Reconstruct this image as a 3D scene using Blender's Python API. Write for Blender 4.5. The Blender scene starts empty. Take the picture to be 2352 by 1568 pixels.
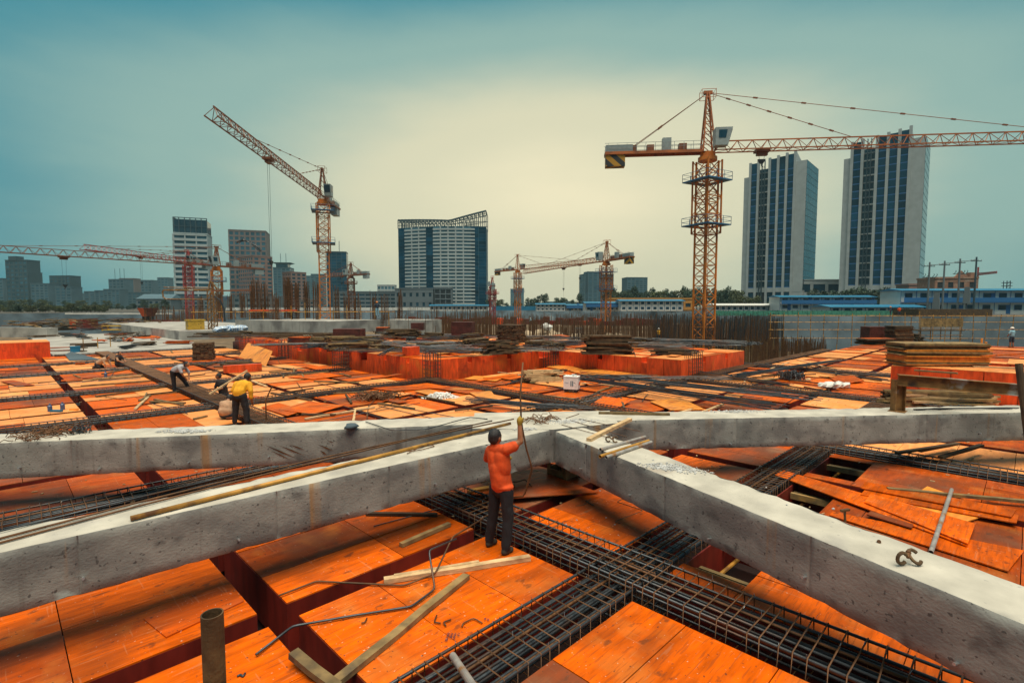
import bpy, math, random
from mathutils import Vector, Matrix, noise
S = bpy.context.scene
C = S.collection
RN = random.Random(11)
PI = math.pi
# ------------------------------------------------------------------ camera
# world axes follow the formwork grid; the camera looks along the diagonal
CAM_H, FOC, PCX, PCY = 3.4, 1193.0, 1176.0, 784.0
PITCH = math.atan(79 / FOC)
cd = bpy.data.cameras.new('camera')
cd.sensor_width = 36; cd.lens = 36 * FOC / 2352; cd.clip_start = 0.05; cd.clip_end = 6000
cam = bpy.data.objects.new('camera', cd); C.objects.link(cam)
cam.location = (0, 0, CAM_H); cam.rotation_euler = (PI / 2 - PITCH, 0, -PI / 4)
S.camera = cam
# ------------------------------------------------------------------ sky, sun, exposure
SUN_AZ, SUN_EL = math.radians(45 + 200), math.radians(75)      # azimuth from +X towards +Y, 45 deg is straight ahead
wd = bpy.data.worlds.new('World'); S.world = wd; wd.use_nodes = True
nt = wd.node_tree; nt.nodes.clear()
def N(t, **k):
    n = nt.nodes.new(t)
    for a, b in k.items(): setattr(n, a, b)
    return n
def L(a, b): nt.links.new(a, b)
def M2(op, a, b=None):
    n = N('ShaderNodeMath', operation=op)
    for i, v in enumerate((a, b)):
        if v is None: continue
        if isinstance(v, (int, float)): n.inputs[i].default_value = v
        else: L(v, n.inputs[i])
    return n.outputs[0]
sky = N('ShaderNodeTexSky', sky_type='NISHITA', sun_disc=False)
sky.sun_elevation = SUN_EL; sky.sun_rotation = PI / 2 - SUN_AZ; sky.dust_density = 6; sky.air_density = 1.5
tc = N('ShaderNodeTexCoord'); sp = N('ShaderNodeSeparateXYZ'); L(tc.outputs['Generated'], sp.inputs[0])
dot = N('ShaderNodeVectorMath', operation='DOT_PRODUCT'); L(tc.outputs['Generated'], dot.inputs[0])
dot.inputs[1].default_value = (0.766, 0.643, 0)
ez = M2('MAXIMUM', M2('DIVIDE', M2('SUBTRACT', sp.outputs[2], 0.285), 0.25), M2('DIVIDE', M2('SUBTRACT', 0.285, sp.outputs[2]), 0.58))
q2 = M2('ADD', M2('MULTIPLY', ez, ez), M2('DIVIDE', M2('SUBTRACT', 1.0, dot.outputs['Value']), 0.36))
nz = N('ShaderNodeTexNoise'); nz.inputs['Scale'].default_value = 2.6; nz.inputs['Detail'].default_value = 5
mp = N('ShaderNodeMapping'); mp.inputs['Scale'].default_value = (1, 1, 3.5); L(tc.outputs['Generated'], mp.inputs[0]); L(mp.outputs[0], nz.inputs['Vector'])
qq = M2('ADD', M2('SQRT', q2), M2('MULTIPLY', M2('SUBTRACT', nz.outputs['Fac'], 0.5), 0.24))
ramp = N('ShaderNodeValToRGB'); L(M2('DIVIDE', qq, 2.0), ramp.inputs[0])
cr = ramp.color_ramp; cr.interpolation = 'EASE'
cr.elements[0].position = 0.06; cr.elements[0].color = (1.0, 0.89, 0.59, 1)
cr.elements[1].position = 0.85; cr.elements[1].color = (0.03, 0.18, 0.24, 1)
for p_, c_ in ((0.22, (0.74, 0.71, 0.49, 1)), (0.40, (0.29, 0.46, 0.41, 1)), (0.56, (0.055, 0.27, 0.33, 1))):
    e_ = cr.elements.new(p_); e_.color = c_
bgA = N('ShaderNodeBackground'); L(sky.outputs[0], bgA.inputs[0]); bgA.inputs[1].default_value = 0.05
bgB = N('ShaderNodeBackground'); L(ramp.outputs[0], bgB.inputs[0]); bgB.inputs[1].default_value = 0.85
mx = N('ShaderNodeMixShader'); mx.inputs[0].default_value = 0.9; L(bgA.outputs[0], mx.inputs[1]); L(bgB.outputs[0], mx.inputs[2])
out = N('ShaderNodeOutputWorld'); L(mx.outputs[0], out.inputs[0])
sd = bpy.data.lights.new('sun', 'SUN'); sd.energy = 4.2; sd.angle = math.radians(56); sd.color = (1.0, 0.86, 0.66)
sun = bpy.data.objects.new('sun', sd); C.objects.link(sun)
sv = Vector((math.cos(SUN_AZ) * math.cos(SUN_EL), math.sin(SUN_AZ) * math.cos(SUN_EL), math.sin(SUN_EL)))
sun.rotation_euler = sv.to_track_quat('Z', 'Y').to_euler(); sun.location = sv * 50
S.view_settings.view_transform = 'Standard'; S.view_settings.look = 'None'
S.view_settings.gamma = 1; S.view_settings.exposure = 0.35; S.view_settings.use_curve_mapping = False
S.cycles.use_denoising = True
S.cycles.max_bounces = 5; S.cycles.diffuse_bounces = 3; S.cycles.volume_bounces = 0
# ------------------------------------------------------------------ survey helpers
s2 = 2 ** -.5
def W(x, y, z=0.0):                      # x right of the view axis, y ahead along it -> grid coordinates
    return Vector(((x + y) * s2, (y - x) * s2, z))
def ray(px, py):
    r = (px - PCX) / FOC; u = -(py - PCY) / FOC
    return r, math.cos(PITCH) + u * math.sin(PITCH), -math.sin(PITCH) + u * math.cos(PITCH)
def spot(px, py, z=0.0):                 # survey point on the level z
    r, f, u = ray(px, py); t = (z - CAM_H) / u
    return W(r * t, f * t, z)
def cam_rz(deg=0): return -PI / 4 + math.radians(deg)
def far(px, py, dist):                   # survey point at a distance ahead
    r, f, u = ray(px, py); t = dist / f
    return W(r * t, dist, CAM_H + u * t)
def fx(px, dist):                        # metres right of the view axis at a distance
    return (px - PCX) / FOC * dist
def fz(py, dist):
    r, f, u = ray(PCX, py); return CAM_H + u / f * dist
# ------------------------------------------------------------------ mesh helpers
class MB:
    def __init__(s): s.v = []; s.f = []
    def add(s, vs, fs):
        o = len(s.v); s.v += [tuple(p) for p in vs]; s.f += [tuple(i + o for i in f) for f in fs]; return s
    def hexa(s, p):
        return s.add(p, [(0, 3, 2, 1), (4, 5, 6, 7), (0, 1, 5, 4), (1, 2, 6, 5), (2, 3, 7, 6), (3, 0, 4, 7)])
    def box(s, x0, y0, z0, x1, y1, z1):
        return s.hexa([(x0, y0, z0), (x1, y0, z0), (x1, y1, z0), (x0, y1, z0), (x0, y0, z1), (x1, y0, z1), (x1, y1, z1), (x0, y1, z1)])
    def bar(s, p, q, w, h=None, up=(0, 0, 1), roll=0):
        p, q = Vector(p), Vector(q); h = h or w; d = (q - p).normalized(); u = Vector(up)
        if abs(d.dot(u)) > .98: u = Vector((1, 0, 0))
        a = d.cross(u).normalized(); b = a.cross(d)
        if roll: a, b = a * math.cos(roll) + b * math.sin(roll), b * math.cos(roll) - a * math.sin(roll)
        a = a * (w / 2); b = b * (h / 2)
        return s.hexa([p - a - b, p + a - b, q + a - b, q - a - b, p - a + b, p + a + b, q + a + b, q - a + b])
    def tube(s, pts, r, n=6, r2=None, cap=True, closed=False):
        pts = [Vector(p) for p in pts]; m = len(pts); o = len(s.v); rings = []
        pu = None
        for i, p in enumerate(pts):
            if closed: d = pts[(i + 1) % m] - pts[i - 1]
            else: d = pts[min(i + 1, m - 1)] - pts[max(i - 1, 0)]
            d = d.normalized() if d.length > 1e-9 else Vector((0, 0, 1))
            if pu is None:
                u = Vector((0, 0, 1)) if abs(d.z) < .9 else Vector((1, 0, 0))
            else: u = pu
            a = d.cross(u)
            if a.length < 1e-6: a = d.cross(Vector((0.3, 1, .2)))
            a.normalize(); b = a.cross(d); pu = b
            rr = r if r2 is None else r + (r2 - r) * i / max(1, m - 1)
            if isinstance(r, (list, tuple)): rr = r[i]
            for k in range(n):
                t = 2 * PI * k / n; s.v.append(tuple(p + a * (math.cos(t) * rr) + b * (math.sin(t) * rr)))
        for i in range(m if closed else m - 1):
            j = (i + 1) % m
            for k in range(n):
                k2 = (k + 1) % n
                s.f.append((o + i * n + k, o + i * n + k2, o + j * n + k2, o + j * n + k))
        if cap and not closed:
            s.f.append(tuple(o + k for k in range(n - 1, -1, -1))); s.f.append(tuple(o + (m - 1) * n + k for k in range(n)))
        return s
    def prism(s, poly, z0, z1):
        n = len(poly); a = [(x, y, z0) for x, y in poly]; b = [(x, y, z1) for x, y in poly]
        return s.add(a + b, [tuple(range(n - 1, -1, -1)), tuple(range(n, 2 * n))] + [(i, (i + 1) % n, n + (i + 1) % n, n + i) for i in range(n)])
    def ball(s, c, r, n=6, m=4, sq=(1, 1, 1), jit=0):
        c = Vector(c); vs = [c + Vector((0, 0, -r * sq[2]))]; fs = []
        for i in range(1, m):
            t = PI * i / m
            for k in range(n):
                p = 2 * PI * k / n; rr = r * (1 + (RN.random() - .5) * jit)
                vs.append(c + Vector((math.sin(t) * math.cos(p) * rr * sq[0], math.sin(t) * math.sin(p) * rr * sq[1], -math.cos(t) * rr * sq[2])))
        vs.append(c + Vector((0, 0, r * sq[2]))); e = len(vs) - 1
        for k in range(n):
            k2 = (k + 1) % n
            fs.append((0, 1 + k2, 1 + k)); fs.append((e, e - n + k, e - n + k2))
            for i in range(m - 2): fs.append((1 + i * n + k, 1 + i * n + k2, 1 + (i + 1) * n + k2, 1 + (i + 1) * n + k))
        return s.add(vs, fs)
    def mesh(s, name, mat, smooth=False, off=None):
        me = bpy.data.meshes.new(name)
        v = s.v if off is None else [(p[0] - off[0], p[1] - off[1], p[2] - off[2]) for p in s.v]
        me.from_pydata(v, [], s.f)
        if isinstance(mat, (list, tuple)):
            for m in mat: me.materials.append(m)
        else: me.materials.append(mat)
        if smooth: me.polygons.foreach_set('use_smooth', [True] * len(me.polygons))
        return me
    def build(s, name, mat, parent=None, smooth=False):
        """a part in its parent's local frame, or, without parent, a thing whose origin sits at its base"""
        off = None
        if parent is None:
            xs = [p[0] for p in s.v]; ys = [p[1] for p in s.v]; zs = [p[2] for p in s.v]
            off = ((min(xs) + max(xs)) / 2, (min(ys) + max(ys)) / 2, min(zs))
        o = bpy.data.objects.new(name, s.mesh(name, mat, smooth, off)); C.objects.link(o)
        if parent is None: o.location = off
        else: o.parent = parent
        return o
def tag(o, label=None, cat=None, group=None, kind=None):
    if label: o['label'] = label
    if cat: o['category'] = cat
    if group: o['group'] = group
    if kind: o['kind'] = kind
    return o
def thing(name, loc, label, cat, group=None, rz=0.0):
    o = bpy.data.objects.new(name, None); o.empty_display_size = .3; C.objects.link(o)
    o.location = loc; o.rotation_euler = (0, 0, rz)
    return tag(o, label, cat, group)
def inst(src, loc, parent=None, rot=(0, 0, 0), scale=(1, 1, 1), name=None):     # a copy that shares mesh data
    o = bpy.data.objects.new(name or src.name.split('.')[0], src.data if hasattr(src, 'data') else src)
    C.objects.link(o); o.location = loc; o.rotation_euler = rot; o.scale = scale
    if parent is not None: o.parent = parent
    return o
# ------------------------------------------------------------------ materials
def mat(name, c, rough=.6, metal=0.0, var=.25, scale=3.0, stretch=(1, 1, 1), bump=0.0, bscale=30.0, rnd=0.0,
        c2=None, c2scale=1.0, c2lo=.55, c2hi=.7, c2str=(1, 1, 1), c3=None, c3scale=1.0, c3lo=.6, c3hi=.75, c3str=(1, 1, 1), spec=.5, local=False, layers=()):
    m = bpy.data.materials.new(name); m.use_nodes = True; t = m.node_tree; t.nodes.clear()
    def n(ty, **k):
        x = t.nodes.new(ty)
        for a, b in k.items(): setattr(x, a, b)
        return x
    lk = t.links.new
    o = n('ShaderNodeOutputMaterial'); b = n('ShaderNodeBsdfPrincipled'); lk(b.outputs[0], o.inputs[0])
    b.inputs['Roughness'].default_value = rough; b.inputs['Metallic'].default_value = metal
    b.inputs['Specular IOR Level'].default_value = spec
    if local: pos = n('ShaderNodeTexCoord').outputs['Object']
    else: pos = n('ShaderNodeNewGeometry').outputs['Position']
    def nz(sc, st, det=5):
        mp = n('ShaderNodeMapping'); mp.inputs['Scale'].default_value = tuple(sc * k for k in st)
        x = n('ShaderNodeTexNoise'); x.inputs['Detail'].default_value = det; x.inputs['Scale'].default_value = 1
        lk(pos, mp.inputs[0]); lk(mp.outputs[0], x.inputs['Vector']); return x.outputs['Fac']
    def mask(f, lo, hi):
        r = n('ShaderNodeMapRange'); r.inputs[1].default_value = lo; r.inputs[2].default_value = hi; lk(f, r.inputs[0]); return r.outputs[0]
    def mixc(f, a, bb):
        x = n('ShaderNodeMix', data_type='RGBA'); lk(f, x.inputs[0])
        for i, v in ((6, a), (7, bb)):
            if hasattr(v, 'links'): lk(v, x.inputs[i])
            else: x.inputs[i].default_value = (*v, 1)
        return x.outputs[2]
    col = mixc(mask(nz(scale, stretch), .3, .7), tuple(k * (1 - var) for k in c), tuple(min(1, k * (1 + var)) for k in c))
    if c2: col = mixc(mask(nz(c2scale, c2str), c2lo, c2hi), col, c2)
    if c3: col = mixc(mask(nz(c3scale, c3str), c3lo, c3hi), col, c3)
    for (lc, lsc, llo, lhi, lst, lk_) in layers:
        f_ = n('ShaderNodeMath', operation='MULTIPLY'); lk(mask(nz(lsc, lst), llo, lhi), f_.inputs[0]); f_.inputs[1].default_value = lk_; col = mixc(f_.outputs[0], col, lc)
    if rnd:
        oi = n('ShaderNodeObjectInfo'); r = n('ShaderNodeMapRange'); r.inputs[3].default_value = 1 - rnd; r.inputs[4].default_value = 1 + rnd
        lk(oi.outputs['Random'], r.inputs[0]); h = n('ShaderNodeHueSaturation'); lk(r.outputs[0], h.inputs['Value']); lk(col, h.inputs['Color']); col = h.outputs[0]
    lk(col, b.inputs['Base Color'])
    if bump:
        bn = n('ShaderNodeBump'); bn.inputs['Strength'].default_value = bump; bn.inputs['Distance'].default_value = .02
        lk(nz(bscale, stretch, 4), bn.inputs['Height']); lk(bn.outputs[0], b.inputs['Normal'])
    return m
K = {}
WEAR = [((.24, .05, .008), .8, .48, .66, (1, 1.6, 1), .7), ((.075, .038, .03), .42, .54, .70, (1, 1, 1), .5), ((.50, .16, .03), 1.3, .55, .68, (1.6, 1, 1), .5), ((.055, .028, .015), 3.4, .63, .69, (1, 1.7, 1), .6), ((.60, .26, .09), 2.1, .60, .82, (1, 1, 1), .22), ((.22, .05, .012), 7, .56, .62, (.35, 5, 1), .45),
        ((.04, .025, .02), 19, .66, .70, (1, 1, 1), .75), ((.70, .55, .42), 30, .68, .72, (1, 1, 1), .6), ((.62, .36, .2), 2.5, .645, .665, (9, .5, 1), .14), ((.62, .36, .2), 2.1, .65, .67, (.6, 8, 1), .14)]
K['ply'] = mat('plywood_orange', (.60, .098, .0015), .5, var=.3, scale=2.2, stretch=(1, 5, 1), rnd=.28, bump=.05, bscale=14, spec=.08, layers=WEAR)
K['ply_pale'] = mat('plywood_peach_sheen', (.76, .30, .09), .5, var=.18, scale=2.2, stretch=(1, 4, 1), rnd=.16, bump=.05, bscale=14, spec=.15, layers=[((.72, .20, .03), .7, .48, .68, (1, 1.5, 1), .6), ((.30, .12, .06), 2.6, .60, .72, (1, 1.6, 1), .5), ((.08, .05, .035), 9, .66, .71, (1, 1, 1), .6), ((.80, .50, .30), 1.6, .58, .78, (1, 1, 1), .45)])  # peach tone paints the grazing sky sheen of the deck farther off
K['ply_old'] = mat('plywood_worn_red', (.40, .062, .003), .5, var=.32, scale=2, stretch=(1, 4, 1), rnd=.25, bump=.05, bscale=14, spec=.08,
               layers=WEAR + [((.12, .055, .035), .55, .48, .66, (1, 1, 1), .75), ((.40, .23, .13), 1.1, .58, .8, (1, 1, 1), .42)])
K['ply_side'] = mat('plywood_side_red', (.70, .078, .012), .42, var=.3, scale=2.5, stretch=(3, 3, .7), rnd=.2,
               c2=(.26, .022, .010), c2scale=1.6, c2lo=.58, c2hi=.72, c3=(.72, .16, .02), c3scale=.8, c3lo=.55, c3hi=.7)
K['ply_trench_shade'] = mat('plywood_trench_shade', (.16, .014, .008), .5, var=.35, scale=2.5, stretch=(3, 3, .7), rnd=.2, c2=(.09, .010, .008), c2scale=1.6, c2lo=.5, c2hi=.75, c3=(.30, .03, .01), c3scale=.8, c3lo=.58, c3hi=.75)  # same red ply as the block sides, darkened to paint trench shade
K['ply_gold'] = mat('plywood_new_gold', (.70, .25, .03), .45, var=.25, scale=3, stretch=(1, 3, 1), rnd=.2, c2=(.40, .10, .015), c2scale=1.5)
K['ply_dark'] = mat('plywood_stack_maroon', (.10, .025, .018), .55, var=.3, rnd=.2, c2=(.05, .015, .01), c2scale=2)
K['soffit'] = mat('soffit_board', (.02, .008, .007), .6, var=.4, scale=2, c2=(.04, .015, .012), c2scale=.7)  # near-black tone paints the deep shade along the trench bottoms
K['concrete'] = mat('strut_concrete', (.245, .255, .24), .88, var=.2, scale=2.2, stretch=(1, 1, 1.4), bump=.3, bscale=30,
    layers=[((.12, .125, .125), 1.5, .47, .60, (1, 1, 1.2), .75), ((.065, .07, .07), 3.3, .60, .70, (1, 1, 1.2), .6), ((.20, .195, .18), 1.0, .52, .58, (.6, .6, 14), .16), ((.05, .05, .05), 20, .63, .68, (1, 1, 1), .8),
            ((.30, .17, .06), 1.0, .63, .69, (2.6, 2.6, .10), .75), ((.10, .09, .08), 1.7, .63, .70, (2.2, 2.2, .12), .65), ((.46, .44, .40), 6, .64, .78, (1, 1, 1), .4)])  # face colour lowered to paint their shade against the lighter tops
K['concrete_top'] = mat('strut_concrete_top', (.45, .43, .37), .9, var=.22, scale=2.4, bump=.2, bscale=22, layers=[((.30, .29, .27), 2.2, .54, .70, (1, 1, 1), .6), ((.20, .20, .20), 15, .66, .73, (1, 1, 1), .6), ((.40, .30, .2), 1.1, .62, .75, (1, 1, 1), .35)])  # pale cement laitance, lifted further to paint the light falling on top
K['ink'] = mat('pen_ink', (.02, .02, .05), .7, var=.1)
K['rust_d'] = mat('dark_rusty_pipe', (.075, .042, .018), .7, .2, var=.5, scale=6, bump=.3, bscale=40, c2=(.16, .10, .04), c2scale=3, c2lo=.55, c2hi=.7)
K['slab'] = mat('pale_concrete', (.36, .35, .32), .9, var=.18, scale=.8, bump=.2, bscale=10, c2=(.19, .18, .17), c2scale=.5, c2lo=.50, c2hi=.66)
K['rubble'] = mat('broken_concrete', (.42, .43, .43), .9, var=.35, scale=9)
K['rebar'] = mat('steel_bar_grey', (.05, .06, .07), .42, .5, var=.35, scale=7, c2=(.16, .065, .022), c2scale=1.1, c2lo=.55, c2hi=.75, spec=.6)
K['rebar_rust'] = mat('steel_bar_rust', (.12, .052, .018), .6, .25, var=.4, scale=6, c2=(.06, .035, .02), c2scale=2.2)
K['wire'] = mat('tie_wire_zinc', (.42, .44, .46), .4, .7, var=.2)
K['rust'] = mat('rusty_steel', (.23, .115, .035), .7, .2, var=.45, scale=5, bump=.3, bscale=50, c2=(.36, .34, .30), c2scale=2.3, c2lo=.58, c2hi=.66, c3=(.07, .035, .02), c3scale=3, c3lo=.6, c3hi=.7)
K['pipe_y'] = mat('yellow_painted_pipe', (.42, .21, .035), .5, .2, var=.35, scale=5, c2=(.13, .06, .025), c2scale=3, c2lo=.5, c2hi=.62)
K['pipe_g'] = mat('galvanised_pipe', (.34, .32, .30), .5, .3, var=.3, scale=8, c2=(.30, .15, .06), c2scale=4, c2lo=.55, c2hi=.65)
K['timber'] = mat('timber_pale', (.52, .36, .19), .75, var=.3, scale=6, stretch=(1, 1, 4), rnd=.2, bump=.2, bscale=25, c2=(.25, .15, .07), c2scale=3)
K['timber_d'] = mat('timber_weathered', (.19, .125, .05), .8, var=.4, scale=5, rnd=.35, bump=.25, bscale=25, c2=(.07, .05, .03), c2scale=3, c3=(.36, .20, .05), c3scale=2)
K['timber_b'] = mat('timber_dark_stack', (.075, .045, .022), .85, var=.4, scale=5, rnd=.4, c2=(.13, .08, .03), c2scale=2.5)
K['ground'] = mat('soil', (.060, .055, .045), .95, var=.35, scale=.25, c2=(.12, .105, .085), c2scale=.06, c3=(.05, .06, .05), c3scale=.1)
K['pit'] = mat('pit_soil', (.15, .10, .055), .95, var=.45, scale=.4, c2=(.30, .23, .15), c2scale=.15, c3=(.05, .04, .03), c3scale=.2)
K['shot'] = mat('sprayed_concrete_bank', (.062, .095, .12), .9, var=.35, scale=.3, bump=.4, bscale=2, c2=(.06, .085, .105), c2scale=.12, c3=(.13, .16, .175), c3scale=.2, c3lo=.62, c3hi=.7)
K['white'] = mat('white_panel', (.60, .61, .58), .55, var=.08, scale=.6, rnd=.05)
K['blue_roof'] = mat('blue_sheet_roof', (.010, .145, .27), .5, var=.15, scale=.5)
K['blue_deep'] = mat('blue_fascia', (.02, .12, .30), .5, var=.1)
K['dark'] = mat('dark_opening', (.018, .022, .028), .5, var=.2)
K['skin'] = mat('skin', (.32, .135, .065), .5, var=.12, scale=12)
K['hair'] = mat('hair_black', (.012, .012, .014), .6, var=.3, scale=60, bump=.4, bscale=120)
K['glass'] = mat('teal_window_glass', (.035, .105, .15), .12, var=.3, scale=.15, rnd=.35, spec=.6)
K['glass_d'] = mat('dark_window_glass', (.012, .04, .065), .12, var=.3, scale=.15, rnd=.4, spec=.5)
# ================================================================== ground and excavation
def frame_poly(pts): return [tuple(W(x, y)[:2]) for x, y in pts]
PIT_Z, OUT_Z = -4.2, 1.8
hole = [(-330, -60), (-330, 118), (-122, 128), (-112, 250), (112, 250), (46, 92), (95, 82), (330, 92), (330, -60)]
def ring_ground():
    b = MB(); big = 3500; n = len(hole)
    inner = [W(x, y, OUT_Z) for x, y in hole]
    toe = []
    for i, (x, y) in enumerate(hole):
        cx_, cy_ = 0, 60
        k = 1 - 3.5 / max(8, math.hypot(x - cx_, y - cy_)); toe.append(W(cx_ + (x - cx_) * k, cy_ + (y - cy_) * k, PIT_Z))
    outer = []
    for x, y in hole:
        d = Vector((x, y - 60)); d.normalize(); outer.append(W(d.x * big, 60 + d.y * big, OUT_Z))
    b.add(inner + outer, [(i, n + i, n + (i + 1) % n, (i + 1) % n) for i in range(n)])
    g = b.build('ground', K['ground']); tag(g, kind='structure')
    s = MB()
    # sprayed concrete bank, subdivided so that it is uneven
    for i in range(n):
        j = (i + 1) % n; a0, a1, t0, t1 = inner[i], inner[j], toe[i], toe[j]
        m = max(2, int((a1 - a0).length / 1.5)); rows = 7; vs = []
        for u in range(m + 1):
            for r in range(rows + 1):
                p = a0.lerp(a1, u / m).lerp(t0.lerp(t1, u / m), r / rows)
                k = (noise.noise(p * .25) * 1.1 + noise.noise(p * .8) * .4) if 0 < r < rows else 0
                d = Vector((p.x - W(0, 60).x, p.y - W(0, 60).y, 0)).normalized(); vs.append(p - d * k)
        R_ = rows + 1
        s.add(vs, [(u * R_ + r, u * R_ + r + 1, (u + 1) * R_ + r + 1, (u + 1) * R_ + r) for u in range(m) for r in range(rows)])
    tag(s.build('excavation_bank', K['shot'], smooth=True), kind='structure')
    f = MB(); f.add(toe, [tuple(range(n))]); tag(f.build('pit_floor', K['pit']), kind='structure')
ring_ground()
# ================================================================== people
import numpy as np
TS = bpy.data.scenes.new('workshop')
def cloth(name, c, v=.2): return mat(name, c, .85, var=v, scale=9, bump=.25, bscale=16)
K['orange_shirt'] = cloth('orange_shirt', (.62, .07, .008)); K['trousers'] = cloth('dark_trousers', (.008, .008, .012)); K['shoe'] = cloth('worn_shoe', (.035, .03, .022))
K['yellow_shirt'] = cloth('yellow_shirt', (.70, .34, .012)); K['beige_shirt'] = cloth('beige_shirt', (.42, .26, .16)); K['grey_shirt'] = cloth('grey_shirt', (.33, .34, .37)); K['black_shirt'] = cloth('black_shirt', (.018, .014, .016))
K['blue_shirt'] = cloth('pale_blue_shirt', (.22, .42, .52)); K['glove'] = cloth('mustard_glove', (.30, .19, .02)); K['helmet_w'] = mat('white_helmet', (.75, .74, .68), .35, var=.05); K['helmet_o'] = mat('orange_helmet', (.7, .2, .02), .35, var=.05); K['navy'] = cloth('navy_cloth', (.02, .035, .06)); K['sock'] = cloth('pale_sock', (.40, .28, .2))
def person(loc, prims, label, rz=0.0, voxel=.013, group=None):
    """one continuous body: overlapping tapered limbs fused by a voxel remesh, coloured by the limb each face belongs to"""
    mb = MB(); segs = []; keys = []
    for pr in prims:
        tg = pr[-1]
        if tg not in keys: keys.append(tg)
        if pr[0] == 'e':
            c, r = Vector(pr[1]), pr[2]; o = len(mb.v); mb.ball((0, 0, 0), 1, 14, 9)
            a = pr[3] if len(pr) > 4 else 0
            for i in range(o, len(mb.v)):
                x, y, z = mb.v[i]; x *= r[0]; y *= r[1]; z *= r[2]; mb.v[i] = (c.x + x * math.cos(a) - y * math.sin(a), c.y + x * math.sin(a) + y * math.cos(a), c.z + z)
            segs.append((c, c, r, a, keys.index(tg)))
        else:
            p, q, r0, r1 = Vector(pr[0]), Vector(pr[1]), pr[2], pr[3]
            mb.ball(p, r0, 12, 8); mb.ball(q, r1, 12, 8); mb.tube([p, q], [r0, r1], 12); segs.append((p, q, (r0, r1), None, keys.index(tg)))
    me = mb.mesh('body', K['skin']); tmp = bpy.data.objects.new('tmp', me); TS.collection.objects.link(tmp)
    m1 = tmp.modifiers.new('r', 'REMESH'); m1.mode = 'VOXEL'; m1.voxel_size = voxel
    m2 = tmp.modifiers.new('s', 'SMOOTH'); m2.factor = .5; m2.iterations = 5
    with bpy.context.temp_override(scene=TS, view_layer=TS.view_layers[0]):
        dg = bpy.context.evaluated_depsgraph_get()
        body = bpy.data.meshes.new_from_object(tmp.evaluated_get(dg))
    bpy.data.objects.remove(tmp)
    body.materials.clear()
    for k in keys: body.materials.append(K[k])
    nfc = len(body.polygons); cen = np.empty(nfc * 3); body.polygons.foreach_get('center', cen); cen = cen.reshape(-1, 3)
    best = np.full(nfc, 9.0); bi = np.zeros(nfc, dtype=np.int32)
    for (p, q, r, a, k) in segs:
        v = cen - np.array(p)
        if a is None:
            d = np.array(q - p); t = np.clip(v @ d / max(1e-9, d @ d), 0, 1); dist = np.linalg.norm(v - t[:, None] * d, axis=1) - (r[0] + (r[1] - r[0]) * t)
        else:
            x = v[:, 0] * math.cos(a) + v[:, 1] * math.sin(a); y = -v[:, 0] * math.sin(a) + v[:, 1] * math.cos(a)
            dist = (np.sqrt((x / r[0]) ** 2 + (y / r[1]) ** 2 + (v[:, 2] / r[2]) ** 2) - 1) * min(r)
        u = dist < best; best[u] = dist[u]; bi[u] = k
    body.polygons.foreach_set('material_index', bi); body.polygons.foreach_set('use_smooth', [True] * nfc)
    # folds in the cloth
    nv = len(body.vertices); co = np.empty(nv * 3); no = np.empty(nv * 3); body.vertices.foreach_get('co', co); body.vertex_normals.foreach_get('vector', no)
    co = co.reshape(-1, 3); no = no.reshape(-1, 3)
    k_ = np.array([noise.noise(Vector(p) * 8) * .008 + noise.noise(Vector((p[0] * 26, p[1] * 26, p[2] * 11))) * .004 for p in co])
    body.vertices.foreach_set('co', (co + no * k_[:, None]).ravel()); body.update()
    o = bpy.data.objects.new('person', body); C.objects.link(o); o.location = loc; o.rotation_euler = (0, 0, cam_rz(rz))
    return tag(o, label, 'person', group)
def fingers(c, axis, r, out, tg):
    """four fingers and a thumb closed round a bar through c along axis"""
    axis = Vector(axis).normalized(); out = Vector(out).normalized(); s_ = axis.cross(out).normalized(); P_ = []
    for i in range(4):
        b0 = Vector(c) + axis * ((i - 1.5) * .021); R_ = r + .011
        k = [b0 + out * (R_ + .012) * math.cos(t) + s_ * (R_ + .008) * math.sin(t) for t in (.4, 1.3, 2.2, 3.0 - .15 * i)]
        for a, b in zip(k[:-1], k[1:]): P_.append((a, b, .0105, .0095, tg))
    t0 = Vector(c) + axis * .045; P_.append((t0 + out * .03, t0 - s_ * .025 + out * .005, .012, .0105, tg)); P_.append((t0 - s_ * .025 + out * .005, t0 - s_ * .02 - out * .02, .0105, .0095, tg))
    return P_
def head(c, face, hair='hair', r=1.0):
    """skull, nose, ears, brow and hair; face is the horizontal direction it looks in"""
    c = Vector(c); f = Vector((face[0], face[1], 0)).normalized(); s_ = Vector((-f.y, f.x, 0)); a = math.atan2(f.y, f.x); z = Vector((0, 0, 1))
    P_ = [('e', c, (.096 * r, .078 * r, .112 * r), a, 'skin'), ('e', c - z * .06 * r + f * .025 * r, (.06 * r, .055 * r, .055 * r), a, 'skin'), (c + f * .088 * r - z * .0, c + f * .108 * r - z * .028 * r, .012 * r, .016 * r, 'skin'),
          ('e', c + s_ * .08 * r - z * .01, (.02 * r, .012 * r, .032 * r), a, 'skin'), ('e', c - s_ * .08 * r - z * .01, (.02 * r, .012 * r, .032 * r), a, 'skin'), (c + f * .088 * r + s_ * .03 - z * .066 * r, c + f * .088 * r - s_ * .03 - z * .066 * r, .008, .008, 'skin')]
    for k in (-1, 1): P_.append(('e', c + f * .09 * r + s_ * .032 * r * k + z * .012 * r, (.01, .012, .008), a, 'hair'))
    if hair: P_ += [('e', c - f * .018 * r + z * .022 * r, (.098 * r, .090 * r, .104 * r), a, hair), ('e', c - f * .045 * r - z * .02 * r, (.062 * r, .078 * r, .075 * r), a, hair)]
    return P_
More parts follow.
